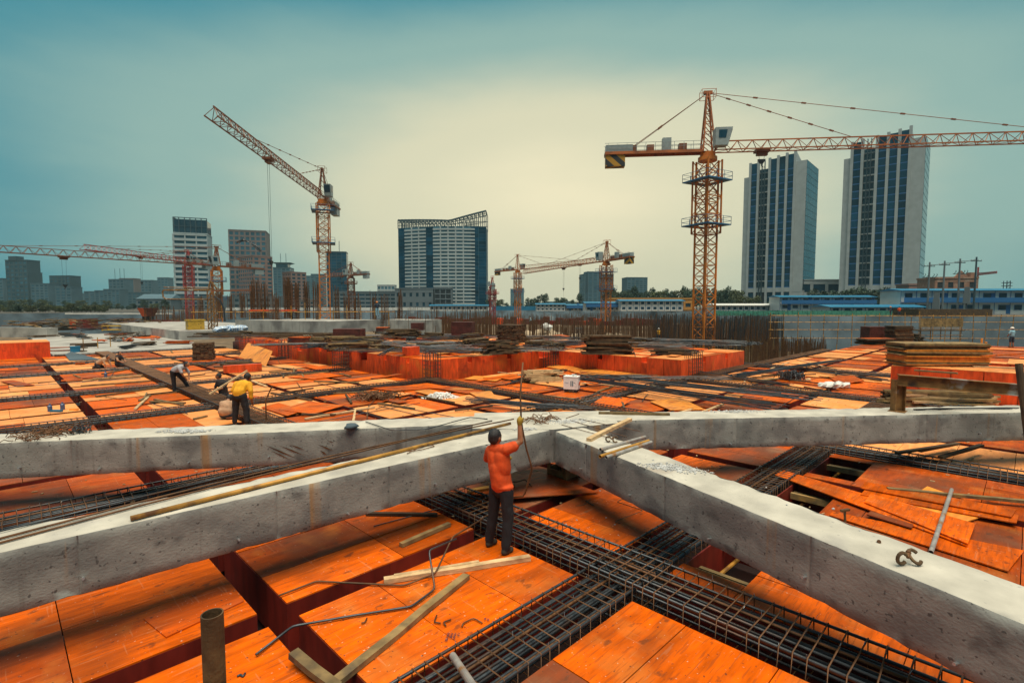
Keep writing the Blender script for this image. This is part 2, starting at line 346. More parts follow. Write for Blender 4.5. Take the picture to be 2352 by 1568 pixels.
# --- worker in the orange shirt, right arm raised to the bar
bz = spot(1150, 1262)
W1 = [((-.07, .08, .86), (-.105, .10, .47), .095, .078, 'trousers'), ((-.105, .10, .47), (-.165, .12, .10), .078, .066, 'trousers'), ((.085, -.06, .86), (.105, -.08, .46), .098, .080, 'trousers'), ((.105, -.08, .46), (.075, -.12, .09), .080, .068, 'trousers'),
      ((-.165, .12, .10), (-.165, .12, .05), .036, .036, 'skin'), ((-.18, .10, .042), (-.09, .19, .036), .046, .040, 'shoe'), ((.05, -.145, .042), (.15, -.06, .038), .050, .042, 'shoe'),
      ('e', (.01, .01, .88), (.165, .125, .13), -.6, 'trousers'),
      ((.012, .0, .95), (-.02, .01, 1.16), .150, .148, 'orange_shirt'), ((-.045, .04, 1.17), (-.08, .05, 1.34), .125, .115, 'orange_shirt'), ((.03, -.03, 1.17), (.02, -.03, 1.34), .12, .115, 'orange_shirt'), ((-.155, .085, 1.395), (.085, -.08, 1.455), .070, .078, 'orange_shirt'),
      ('e', (.03, -.02, .925), (.168, .135, .06), -.6, 'orange_shirt'), ((-.10, .03, 1.44), (-.09, .03, 1.475), .068, .06, 'orange_shirt'), ((-.085, .03, 1.46), (-.075, .035, 1.55), .052, .05, 'skin'),
      ((.085, -.08, 1.46), (.185, -.085, 1.50), .080, .073, 'orange_shirt'), ((.17, -.085, 1.50), (.278, -.075, 1.565), .047, .043, 'skin'), ((.278, -.075, 1.565), (.262, -.055, 1.79), .045, .031, 'skin'), ('e', (.262, -.05, 1.845), (.042, .034, .055), 0, 'glove'), ((.262, -.055, 1.80), (.262, -.05, 1.84), .034, .04, 'glove'),
      ((-.155, .085, 1.39), (-.19, .20, 1.25), .068, .062, 'orange_shirt'), ((-.19, .20, 1.25), (-.14, .30, 1.16), .044, .04, 'skin'), ((-.14, .30, 1.16), (.06, .33, 1.20), .04, .03, 'skin'), ('e', (.11, .33, 1.21), (.05, .03, .035), 0, 'glove')]
W1 += head((-.073, .035, 1.60), (.7, .72)) + fingers((.285, -.02, 1.85), (.12, 0, 1), .011, (-.4, -.6, 0), 'glove')
person(bz, W1, 'worker in orange shirt and dark trousers seen from behind, raising a bent bar', 0, .0105)
q0 = bz + W(.285, -.02, 1.85)
dq = (q0.x + q0.y) * s2
tag(MB().tube([far(1201, 832, dq + .25), far(1195, 905, dq + .12), q0, far(1200, 985, dq), far(1209, 1030, dq), far(1220, 1068, dq + .02), far(1221.5, 1078, dq + .02), far(1219, 1088, dq + .02), far(1206, 1132, dq + .1), far(1201, 1139, dq + .1), far(1170, 1143, dq + .12)], .013, 7).build('bent_bar', K['rebar_rust'], smooth=True), 'long cranked steel bar held upright by the orange-shirted worker', 'steel bar')
# --- yellow shirt
YW = [((-.13, 0, .86), (-.16, .0, .45), .115, .088, 'trousers'), ((-.16, 0, .45), (-.18, -.03, .13), .088, .07, 'trousers'), ((.06, 0, .86), (.14, .02, .45), .115, .088, 'trousers'), ((.14, .02, .45), (.17, -.03, .13), .088, .07, 'trousers'),
      ((-.18, -.03, .14), (-.18, -.03, .05), .042, .042, 'sock'), ((.17, -.03, .14), (.17, -.03, .05), .042, .042, 'sock'), ((-.19, -.05, .04), (-.17, .1, .04), .048, .042, 'shoe'), ((.18, -.05, .04), (.2, .1, .04), .048, .042, 'shoe'),
      ('e', (-.04, .0, .86), (.215, .16, .16), 0, 'trousers'), ((-.04, .0, .96), (-.03, .12, 1.10), .175, .185, 'yellow_shirt'), ('e', (-.02, .16, 1.14), (.215, .17, .16), 0, 'yellow_shirt'), ((-.19, .18, 1.18), (.16, .18, 1.18), .085, .085, 'yellow_shirt'),
      ((-.20, .17, 1.17), (-.27, .12, 1.00), .085, .072, 'yellow_shirt'), ((.17, .18, 1.17), (.24, .10, .98), .085, .07, 'yellow_shirt'), ((-.27, .12, 1.0), (-.26, .16, .84), .048, .044, 'skin'), ((-.26, .16, .84), (-.18, .36, .74), .044, .034, 'skin'), ((.24, .10, .98), (.24, .12, .80), .066, .058, 'yellow_shirt'), ((.24, .12, .80), (.22, .22, .60), .044, .034, 'skin'),
      ('e', (-.15, .38, .73), (.035, .05, .035), 0, 'glove'), ('e', (.22, .25, .56), (.03, .045, .04), 0, 'skin'), ((.0, .24, 1.24), (.03, .30, 1.30), .056, .052, 'skin')] + head((.05, .35, 1.36), (.35, 1), r=1.02)
person(spot(555, 977), YW, 'worker in yellow shirt and dark trousers bending forward with his back turned', 0, .016)
# --- crouching, beige
CB = [('e', (.0, .02, .34), (.20, .19, .24), 0, 'beige_shirt'), ('e', (-.01, -.05, .25), (.21, .17, .17), 0, 'beige_shirt'), ('e', (.02, .0, .13), (.21, .18, .11), 0, 'navy'), ((-.12, .02, .14), (-.16, .30, .30), .09, .07, 'navy'), ((.14, .02, .14), (.18, .30, .30), .09, .07, 'navy'), ((-.16, .30, .30), (-.15, .24, .06), .065, .05, 'navy'), ((.18, .3, .3), (.18, .24, .06), .065, .05, 'navy'),
      ((-.15, .2, .04), (-.15, .34, .04), .045, .04, 'shoe'), ((.18, .2, .04), (.18, .34, .04), .045, .04, 'shoe'), ((-.15, .12, .46), (.16, .12, .46), .08, .08, 'beige_shirt'), ((-.17, .14, .45), (-.18, .34, .28), .06, .04, 'beige_shirt'), ((.18, .14, .45), (.16, .36, .26), .06, .04, 'beige_shirt'), ('e', (-.16, .38, .24), (.04, .05, .035), 0, 'skin'), ('e', (.14, .4, .22), (.04, .05, .035), 0, 'skin'), ((.0, .16, .52), (.02, .24, .56), .05, .05, 'skin')] + head((.03, .30, .60), (.3, 1))
person(spot(520, 962), CB, 'worker in beige shirt crouching behind the yellow-shirted one', 12, .016)
# --- kneeling, dark clothes
KD = [('e', (0, 0, .30), (.17, .15, .24), 0, 'black_shirt'), ('e', (-.02, -.02, .54), (.18, .14, .18), 0, 'black_shirt'), ('e', (.02, .02, .12), (.18, .18, .13), 0, 'trousers'), ((-.08, .0, .12), (-.28, -.05, .08), .085, .07, 'trousers'), ((.08, .05, .12), (-.22, .12, .08), .085, .07, 'trousers'), ((.05, .1, .06), (.28, .14, .05), .06, .045, 'trousers'),
      ((-.15, -.05, .63), (-.24, -.06, .44), .07, .055, 'black_shirt'), ((-.24, -.06, .44), (-.30, -.12, .28), .04, .032, 'skin'), ((.14, .04, .62), (.1, -.1, .42), .07, .055, 'black_shirt'), ((.1, -.1, .42), (-.1, -.2, .34), .04, .032, 'skin'), ('e', (-.31, -.14, .25), (.035, .04, .045), 0, 'skin'), ('e', (-.13, -.21, .33), (.045, .03, .03), 0, 'skin'), ((-.06, 0, .68), (-.12, 0, .75), .055, .05, 'skin')] + head((-.15, -.01, .83), (-.9, -.3))
person(spot(513, 914), KD, 'worker in black shirt kneeling beside the cage, facing the batten', 0, .016)
# --- bending, grey shirt
BG = [((-.17, .0, .80), (-.15, .02, .42), .105, .082, 'trousers'), ((-.15, .02, .42), (-.12, .0, .08), .082, .068, 'trousers'), ((-.08, .08, .80), (.12, .22, .46), .105, .082, 'trousers'), ((.12, .22, .46), (.28, .30, .10), .08, .065, 'trousers'), ((-.14, -.02, .04), (.02, .02, .04), .048, .042, 'shoe'), ((.27, .29, .05), (.42, .32, .04), .048, .042, 'shoe'),
      ('e', (-.14, .04, .80), (.15, .15, .14), 0, 'trousers'), ((-.10, .04, .88), (.10, .06, .98), .14, .14, 'grey_shirt'), ('e', (.12, .07, .98), (.17, .16, .13), 0, 'grey_shirt'), ((.16, -.08, .98), (.20, .20, .98), .08, .08, 'grey_shirt'),
      ((.17, -.09, .96), (.25, -.10, .80), .072, .062, 'grey_shirt'), ((.25, -.10, .80), (.28, -.06, .68), .046, .04, 'skin'), ((.28, -.06, .68), (.32, .06, .52), .04, .03, 'skin'), ((.20, .22, .96), (.32, .26, .76), .07, .058, 'grey_shirt'), ((.32, .26, .76), (.38, .16, .54), .042, .03, 'skin'), ('e', (.33, .09, .48), (.04, .035, .045), 0, 'skin'), ('e', (.39, .14, .50), (.04, .035, .045), 0, 'skin'), ((.24, .08, 1.04), (.30, .08, 1.07), .055, .05, 'skin')] + head((.37, .08, 1.11), (1, 0))
person(spot(408, 900), BG, 'worker in grey shirt and dark trousers bending over the cage', 0, .018)
# --- two far workers on their knees
FA = [('e', (-.25, 0, .22), (.18, .16, .18), 0, 'trousers'), ((-.25, -.08, .2), (-.1, -.1, .08), .1, .08, 'trousers'), ((-.25, .1, .2), (-.1, .12, .08), .1, .08, 'trousers'), ((-.1, -.1, .08), (-.45, -.1, .06), .07, .06, 'trousers'), ((-.1, .12, .08), (-.45, .12, .06), .07, .06, 'trousers'), ((-.2, 0, .32), (.15, 0, .50), .15, .15, 'beige_shirt'), ((.15, -.14, .5), (.15, .16, .5), .08, .08, 'beige_shirt'),
      ((.16, -.15, .48), (.25, -.17, .28), .065, .05, 'beige_shirt'), ((.25, -.17, .28), (.33, -.15, .06), .042, .034, 'skin'), ((.16, .16, .48), (.28, .17, .28), .065, .05, 'beige_shirt'), ((.28, .17, .28), (.4, .12, .06), .042, .034, 'skin'), ('e', (.35, -.14, .04), (.05, .04, .03), 0, 'skin'), ('e', (.43, .11, .04), (.05, .04, .03), 0, 'skin'), ((.22, 0, .56), (.28, 0, .60), .055, .05, 'skin')] + head((.34, 0, .65), (1, -.2))
person(spot(236, 846), FA, 'far worker in a pale shirt leaning on both hands', 0, .02)
FB = [('e', (0, 0, .18), (.17, .17, .17), 0, 'trousers'), ((.0, .0, .14), (.32, -.08, .10), .1, .08, 'trousers'), ((0, .1, .14), (.3, .12, .12), .1, .08, 'trousers'), ((.32, -.08, .1), (.5, -.05, .05), .07, .05, 'trousers'), ((-.01, 0, .3), (.04, 0, .58), .15, .15, 'black_shirt'), ((.04, -.14, .6), (.04, .16, .6), .08, .08, 'black_shirt'), ((.04, -.16, .6), (.12, -.18, .40), .06, .05, 'beige_shirt'), ((.12, -.18, .4), (.34, -.12, .28), .044, .034, 'skin'), ((.06, .16, .6), (.2, .18, .42), .06, .05, 'black_shirt'), ((.2, .18, .42), (.38, .1, .3), .042, .034, 'skin'), ('e', (.38, -.1, .27), (.05, .04, .03), 0, 'skin'), ((.06, 0, .66), (.09, 0, .72), .05, .05, 'skin')] + head((.11, 0, .79), (.8, -.3))
person(spot(272, 843), FB, 'far worker in dark clothes squatting at the end of the cage', 0, .02)
# --- standing figure with white helmet, and distant figures
def stander(shirt, legs, helmet, short=False):
    P_ = [((-.1, 0, .84), (-.13, .02, .47), .1, .085, legs), ((.1, 0, .84), (.13, .0, .47), .1, .085, legs), ((-.13, .02, .47), (-.14, 0, .1), .06 if short else .075, .05, 'skin' if short else legs), ((.13, 0, .47), (.15, -.02, .1), .06 if short else .075, .05, 'skin' if short else legs), ((-.14, -.03, .04), (-.15, .12, .04), .05, .042, 'shoe'), ((.15, -.05, .04), (.17, .1, .04), .05, .042, 'shoe'),
          ('e', (0, 0, .86), (.18, .14, .13), 0, legs), ((0, 0, .98), (0, .01, 1.28), .16, .17, shirt), ((-.17, 0, 1.36), (.17, 0, 1.36), .08, .08, shirt), ((-.2, 0, 1.35), (-.27, .02, 1.15), .075, .065, shirt), ((.2, 0, 1.35), (.27, .02, 1.15), .075, .065, shirt), ((-.27, .02, 1.15), (-.25, .14, .95), .045, .034, 'skin'), ((.27, .02, 1.15), (.25, .14, .95), .045, .034, 'skin'), ('e', (-.24, .17, .92), (.04, .05, .04), 0, 'skin'), ('e', (.24, .17, .92), (.04, .05, .04), 0, 'skin'), ((0, 0, 1.42), (0, .01, 1.5), .055, .052, 'skin')]
    P_ += head((0, .02, 1.56), (.4, 1))
    if helmet: P_ += [('e', (0, .02, 1.62), (.125, .14, .10), 0, helmet), ('e', (0, .03, 1.59), (.15, .175, .02), 0, helmet)]
    return P_
person(spot(2323, 797), stander('blue_shirt', 'navy', 'helmet_w', True), 'man in white helmet and pale blue shirt standing before the scaffold lattice', 10, .024)
person(W(fx(867, 60.5), 60.5, 2.35), stander('navy', 'blue_shirt', 'helmet_o'), 'far worker in orange helmet and dark jacket on the scaffold rail', 40, .03)
person(W(fx(2044, 86), 86, 1.8), stander('navy', 'navy', 'helmet_o'), 'distant figure in dark clothes and orange helmet on the bank', 60, .035)
person(W(fx(2064, 86), 86, 1.8), stander('orange_shirt', 'navy', None), 'distant figure in orange vest on the bank', 0, .035)
person(W(fx(1513, 64), 64, -.9), stander('yellow_shirt', 'navy', 'helmet_w'), 'distant worker in yellow with white helmet among the bars', 0, .035)
person(W(fx(1630, 66), 66, -.8), stander('navy', 'navy', 'helmet_w'), 'distant worker in dark clothes with white helmet beside the main crane', 0, .035)
person(W(fx(1218, 110), 110, -.6), stander('blue_shirt', 'navy', 'helmet_w'), 'distant worker in pale shirt near the rock mound', 0, .04)
bpy.data.scenes.remove(TS)
# ================================================================== formwork deck
A_MAIN = [(5.10, 5.92), (13.70, 14.50), (22.1, 22.9), (30.5, 31.3), (38.9, 39.7), (47.3, 48.1), (55.7, 56.5)]
A_SEC = [(1.93, 2.25), (8.17, 8.47), (11.15, 11.45), (16.75, 17.05), (19.55, 19.85), (25.2, 25.5), (27.9, 28.2), (33.6, 33.9), (36.3, 36.6), (42, 42.3), (44.7, 45), (50.4, 50.7), (53.1, 53.4), (59, 59.3)]
B_MAIN = [(3.13, 3.90), (10.85, 11.60), (19.10, 19.90), (25.8, 26.5), (34.4, 35.1), (40.2, 40.9), (47.8, 48.5)]
B_SEC = [(5.60, 5.93), (8.25, 8.55), (13.42, 13.75), (16.1, 16.4), (21.7, 22.0), (23.8, 24.1), (28.6, 28.9), (31.4, 31.7), (36.4, 36.7), (38.4, 38.7), (43, 43.3), (45.3, 45.6)]
def cells(lines, lo, hi):
    c = [lo] + [v for p in sorted(lines) for v in p] + [hi]
    return [(c[i], c[i + 1]) for i in range(0, len(c), 2) if c[i] < hi and c[i + 1] <= hi + 1e-6]
AC = cells(A_MAIN + A_SEC, -1.2, 62.0); BC = cells(B_MAIN + B_SEC, -0.9, 54.0)
RAISE = .9
def zone(a, b):
    """level of the bay whose middle is (a, b); None: no bay"""
    if a < 14: return 0.0 if b < 48 else None
    if b > 19.5:
        if a < 31 and a + b < 66: return RAISE
        return None
    if a > 22.5 and b > 11:
        return RAISE if a < 31 else None
    if 22.9 < a < 31 and b < 3.5: return None
    if a < 23: return 0.0
    if 3.5 < b < 11 or b < 3.5: return 0.0
    return None
HOLES = [(6.35, 7.9, 2.32, 3.08), (11.75, 13.35, 2.30, 3.08), (8.75, 10.9, 2.35, 3.08)]
SHEET = {}
def sheet(par, x0, y0, x1, y1, z, m, t=.017):
    """one plywood sheet as a part of a bay (local frame = bay corner)"""
    g = .005; w, d = x1 - x0 - 2 * g, y1 - y0 - 2 * g
    if w < .05 or d < .05: return
    key = (round(w, 2), round(d, 2), m)
    if key not in SHEET:
        SHEET[key] = MB().box(-w / 2, -d / 2, -t, w / 2, d / 2, 0).mesh('plywood_sheet', K[m])
    o = bpy.data.objects.new('plywood_sheet', SHEET[key]); C.objects.link(o); o.parent = par
    o.location = ((x0 + x1) / 2, (y0 + y1) / 2, z + RN.uniform(-.002, .004)); o.rotation_euler = (RN.gauss(0, .0015), RN.gauss(0, .0015), 0)
def cuts(lo, hi, step):
    n = max(1, round((hi - lo) / step)); k = [lo]
    if n > 1 and RN.random() < .6:
        first = step * RN.uniform(.55, 1)
        while k[-1] + first < hi - step * .4: k.append(k[-1] + first); first = step
    else: k = [lo + (hi - lo) * i / n for i in range(n)]
    return k + [hi]
LAND = [(4.9, 5.2, 'low orange bay on which the orange-shirted worker stands'), (4.9, 16.3, 'low orange bay under the crouching and yellow-shirted workers'), (16.5, 13.0, 'low orange bay under the white welding machine'), (11.7, 15.4, 'low orange bay with the white rubble heap'),
        (9.9, 17.1, 'low orange bay with the heap of rusty stirrups'), (4.0, 8.0, 'low orange bay in shadow beside the pipe-carrying beam'), (1.0, 7.0, 'low orange bay with the loose thin sheet in front of the pipe-carrying beam'), (1.0, 5.0, 'low orange bay under the upright rusty pipe'), (7.1, 2.0, 'low orange bay with the open timber hole beside the front cage'), (12.5, 2.0, 'worn red bay with the open hole and the strewn planks'),
        (3.5, 2.0, 'low orange bay in front of both crossing cages'), (9.5, 2.0, 'low bay hidden behind the coupler-bearing beam'), (7.0, 5.0, 'low orange bay behind the cage crossing, under the coupler-bearing beam'), (7.0, 7.0, 'low orange bay with the tilted dark sheet under the node'), (26.3, 8.3, 'low bay with the dark coil of stirrups'), (26.4, 6.3, 'low bay with the plastic bag'), (9.4, 38.0, 'low bay under the tall square timber stack'), (10.8, 33, 'low bay under the leaning orange sheet'),
        (1.0, 21, 'low bay with the pair of blue bottles'), (4.2, 25, 'low bay beside the grey-shirted worker'), (24.0, 16.0, 'raised red block carrying the large dark timber pile'), (15.5, 21.0, 'raised red block at the near corner, with a column cage before it'), (26, 1, 'raised red block carrying the golden plywood stack'), (0, 49, 'tall red block with posts on it beside the pale slab'), (23.8, 12.5, 'raised red block at the corner beside the thick bar bundle'), (17.5, 15, 'low bay under the pale timber heap')]
def bay(a0, a1, b0, b1, z, hole=None):
    dist = ((a0 + a1) + (b0 + b1)) / 2 * s2
    raised = z > .5
    lab = ('raised red plywood formwork block between beam trenches' if raised else 'low orange plywood formwork bay of the slab deck between beam trenches')
    t = thing('formwork_bay', (a0, b0, z), lab, 'formwork', 'raised formwork blocks' if raised else 'low formwork bays of the deck')
    for (la, lb, ll) in LAND:
        if a0 < la < a1 and b0 < lb < b1: t['label'] = ll; break
    w, d = a1 - a0, b1 - b0
    z_ = RN.uniform(-.012, .012)
    m = 'ply' if (RN.random() < .62 and not (a0 > 8 and b0 < 3)) else 'ply_old'
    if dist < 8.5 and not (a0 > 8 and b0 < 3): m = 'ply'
    if dist > 11.5: m = RN.choice(('ply_pale', 'ply_pale', 'ply_pale', 'ply', 'ply_old'))  # bays farther from the camera mostly take the sheen-painted ply
    rects = [(0, 0, w, d)]
    if hole:
        h0, h1, k0, k1 = hole[0] - a0, hole[1] - a0, hole[2] - b0, hole[3] - b0
        rects = [(0, 0, w, k0), (0, k0, h0, d), (h1, k0, w, d), (h0, k1, h1, d)]
    for (x0, y0, x1, y1) in rects:
        big = 1.0 if dist < 34 else 1.6
        lx = RN.random() < .5
        xs = cuts(x0, x1, (1.83 if lx else .93) * big) if x1 - x0 > .5 else [x0, x1]
        ys = cuts(y0, y1, (.93 if lx else 1.83) * big) if y1 - y0 > .5 else [y0, y1]
        for i in range(len(xs) - 1):
            for j in range(len(ys) - 1):
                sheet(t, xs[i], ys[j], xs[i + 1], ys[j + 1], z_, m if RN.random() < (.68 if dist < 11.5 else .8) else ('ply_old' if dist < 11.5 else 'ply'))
    # side boards: the two faces turned to the camera in panels, the far ones plain
    dep = .62 + (z if raised else 0)
    bt = .02
    def board(x0, y0, x1, y1, zt, zb, mm='ply_side' if raised else 'ply_trench_shade'):
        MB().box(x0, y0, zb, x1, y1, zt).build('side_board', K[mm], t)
    zt = -.019 + z_
    step = .92 if (raised and dist < 48) else 1.85
    for axis in (0, 1):
        n_ = cuts(.001, (w if axis == 0 else d) - .001, step)
        for i in range(len(n_) - 1):
            p, q = n_[i] + .0015, n_[i + 1] - .0015
            j_ = RN.uniform(0, .004)
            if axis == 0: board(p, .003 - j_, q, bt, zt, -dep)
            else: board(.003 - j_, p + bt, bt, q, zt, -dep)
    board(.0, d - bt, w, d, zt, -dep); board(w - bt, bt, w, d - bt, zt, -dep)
    if hole:
        for i, x in enumerate((h0 + .12, h0 + .24, h0 + .40, h1 - .32, h1 - .14)):
            MB().box(x - .035, .05, -.22 - .03 * (i % 3), x + .035, d - .05, -.11 - .03 * (i % 3)).build('joist', K['timber_d'], t)
        for y in (k0 + .2, k1 - .15): MB().tube([(.06, y, -.34), (w - .06, y, -.36)], .028, 8).build('ledger_pipe', K['pipe_y'], t)
for (a0, a1) in AC:
    for (b0, b1) in BC:
        am, bm = (a0 + a1) / 2, (b0 + b1) / 2
        z = zone(am, bm)
        if z is None or am - bm > 60 or (z == 0 and a0 > 60): continue
        ho = None
        for h in HOLES:
            if a0 < h[0] and h[1] < a1 and b0 < h[2] and h[3] <= b1: ho = h
        bay(a0, a1, b0, b1, z, ho)
bay(23.0, 24.45, -.9, 3.1, 0.0)
bay(24.62, 27.3, -1.6, 3.78, 1.15)
bay(27.7, 30.4, -3.0, 2.9, 1.22)
bay(-1.2, 2.7, 47.2, 50.6, 1.05)
# bottom of the trenches
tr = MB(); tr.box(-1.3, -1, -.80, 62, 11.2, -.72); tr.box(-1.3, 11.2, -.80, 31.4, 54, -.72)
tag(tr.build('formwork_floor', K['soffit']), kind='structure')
# beam boxes between the raised blocks (their slots show on the faces)
def slot_board(x0, y0, x1, y1, z0, z1, lab, grp):
    tag(MB().box(x0, y0, z0, x1, y1, z1).build('beam_box', K['ply_side']), lab, 'formwork', grp)
for (a0, a1) in A_SEC:
    for (lo, hi) in [(c, d) for c, d in BC]:
        if zone((a0 + a1) / 2 + .0, (lo + hi) / 2) == RAISE and zone(a0 - .5, (lo + hi) / 2) == RAISE:
            slot_board(a0 + .004, lo + .03, a1 - .004, hi - .004, -.6, .62, 'red plywood beam box set low in the slot between raised blocks', 'beam boxes between raised blocks')
for (b0, b1) in B_SEC:
    for (lo, hi) in AC:
        if zone((lo + hi) / 2, (b0 + b1) / 2) == RAISE and zone((lo + hi) / 2, b0 - .5) == RAISE:
            slot_board(lo + .03, b0 + .004, hi - .004, b1 - .004, -.6, .62, 'red plywood beam box set low in the slot between raised blocks', 'beam boxes between raised blocks')
for (b0, b1) in B_MAIN[3:]:
    for (lo, hi) in AC:
        if zone((lo + hi) / 2, b0 - .5) == RAISE and zone((lo + hi) / 2, b1 + .5) == RAISE:
            slot_board(lo + .03, b0 + .004, hi - .004, b1 - .004, -.6, .45, 'red plywood main beam box between two rows of raised blocks', 'main beam boxes between raised rows')
for (a0, a1) in A_MAIN[2:3]:
    for (lo, hi) in BC:
        if zone(a0 - .5, (lo + hi) / 2) == RAISE and zone(a1 + .5, (lo + hi) / 2) == RAISE:
            slot_board(a0 + .004, lo + .03, a1 - .004, hi - .004, -.6, .45, 'red plywood main beam box between two rows of raised blocks', 'main beam boxes between raised rows')
# ================================================================== reinforcement cages
STIR = {}
def cage(axis, c0, c1, lo, hi, ztop, near, label, depth=.5, zbot=None, group='reinforcement cages in the beam trenches', r=.0145, step=.15):
    """axis 1: runs along b (c = a);  axis 0: runs along a (c = b)"""
    m = .05; w0, w1 = c0 + m, c1 - m; zb = ztop - depth
    base = Vector((0, 0, 0))
    org = ((w0 + w1) / 2, lo, 0) if axis else (lo, (w0 + w1) / 2, 0)
    t = thing('rebar_cage', org, label, 'rebar cage', group)
    Ln = hi - lo; hw = (w1 - w0) / 2
    P = (lambda u, v, z: (u, v, z)) if axis else (lambda u, v, z: (v, u, z))     # u across, v along
    def lbar(u, z, rr, mm='rebar', v0=0, v1=None):
        v1 = Ln if v1 is None else v1
        pts = [P(u + RN.gauss(0, .004), v0 + (v1 - v0) * i / 6, z + RN.gauss(0, .003)) for i in range(7)]
        MB().tube(pts, rr, 6).build('main_bar', K[mm], t, True)
    for u in (-hw, hw):
        lbar(u, ztop, r * 1.12); lbar(u, zb, r); lbar(u * 1.0, (ztop * .45 + zb * .55), r * .7, 'rebar_rust')
    n = 8
    for i in range(n): lbar(-hw * .84 + hw * 1.68 * i / (n - 1), ztop - .035 - (.05 if i % 2 else 0) - .01 * RN.random(), r * 1.08, 'rebar' if i % 4 else 'rebar_rust')
    for i in range(4): lbar(-hw * .7 + hw * 1.4 * i / 3, ztop - .13, r * 1.05)
    for i in range(3): lbar(-hw * .6 + hw * 1.2 * i / 2, zb + .01, r)
    def loop(k):
        o = .014
        e = .012 * RN.random()
        return MB().tube([P(-hw - o, e, zb - o), P(hw + o, -e, zb - o), P(hw + o, e, ztop + o + .004), P(-hw - o, -e, ztop + o + .004)], .0078, 5, closed=True)
    key = (axis, round(hw, 3), round(ztop, 3), round(depth, 3))
    if key not in STIR: STIR[key] = [loop(k).mesh('stirrup', K['rebar_rust'], True) for k in range(3)]
    v = .06; rest = MB(); wires = MB()
    while v < Ln:
        if near[0] <= v + lo <= near[1]:
            o = bpy.data.objects.new('stirrup', STIR[key][RN.randrange(3)]); C.objects.link(o); o.parent = t
            o.location = P(0, v + RN.gauss(0, .008), 0); o.rotation_euler = (0, 0, RN.gauss(0, .02))
            for u in (-hw, -hw * .4, hw * .1, hw * .6, hw):
                if RN.random() < .55:
                    q = Vector(P(u, v, ztop + .015)); wires.tube([q, q + Vector((RN.uniform(-.02, .02), RN.uniform(-.02, .02), RN.uniform(.015, .05)))], .0022, 3)
        else:
            o = .012; rr = .0085 if v + lo < 25 else .011
            for p, q in (((-hw - o, ztop + o), (hw + o, ztop + o)), ((-hw - o, zb), (-hw - o, ztop + o)), ((hw + o, zb), (hw + o, ztop + o))):
                rest.tube([P(p[0], v, p[1]), P(q[0], v, q[1])], rr, 4, cap=False)
        v += step * RN.uniform(.7, 1.3)
    if rest.v: tag(rest.build('stirrups_far', K['rebar_rust'], t), kind='stuff')
    if wires.v: tag(wires.build('tie_wires', K['wire'], t), kind='stuff')
    return t
cage(1, 5.10, 5.92, -.6, 47.6, .17, (-1, 14), 'long steel cage behind the orange-shirted worker, running out to the bending workers', .52)
cage(0, 3.13, 3.90, -.8, 22.0, .08, (-1, 15), 'steel cage crossing in front of the orange-shirted worker and passing under the bracing beam', .56)
cage(0, 10.85, 11.60, -1, 13.9, .10, (-1, 8), 'steel cage seen in the gap between the pipe-carrying and rust-scraped beams', .5)
cage(1, 13.70, 14.50, -.8, 19.6, .12, (-1, 6), 'steel cage running past the white welding machine to the near raised block', .5)
cage(0, 19.10, 19.90, -1, 14.4, .12, (0, 0), 'steel cage beside the crouching worker, ending at the corner of the raised block', .5)
cage(0, 25.8, 26.5, -1, 13.6, .12, (0, 0), 'steel cage past the grey-shirted bending worker', .5)
cage(0, 34.4, 35.1, -1, 13.6, .12, (0, 0), 'steel cage crossing the deck behind the tall timber stack', .5, step=.24)
cage(0, 40.2, 40.9, -1, 13.6, .12, (0, 0), 'steel cage crossing the deck by the slate-coloured board', .5, step=.26)
cage(0, 47.0, 47.7, 2.9, 13.6, .12, (0, 0), 'steel cage along the edge of the pale concrete slab', .5, step=.26)
cage(0, 10.85, 11.60, 14.2, 46.0, .10, (0, 0), 'steel cage from the long loose bars out past the second raised block', .5, step=.22)
cage(1, 22.1, 22.9, -.8, 11.2, .12, (0, 0), 'steel cage with the dark coil lying beyond it, by the block with the golden stack', .5)
cage(1, 30.5, 31.3, 4, 20.0, .15, (0, 0), 'steel cage at the outer edge of the second raised block', .9, step=.25)
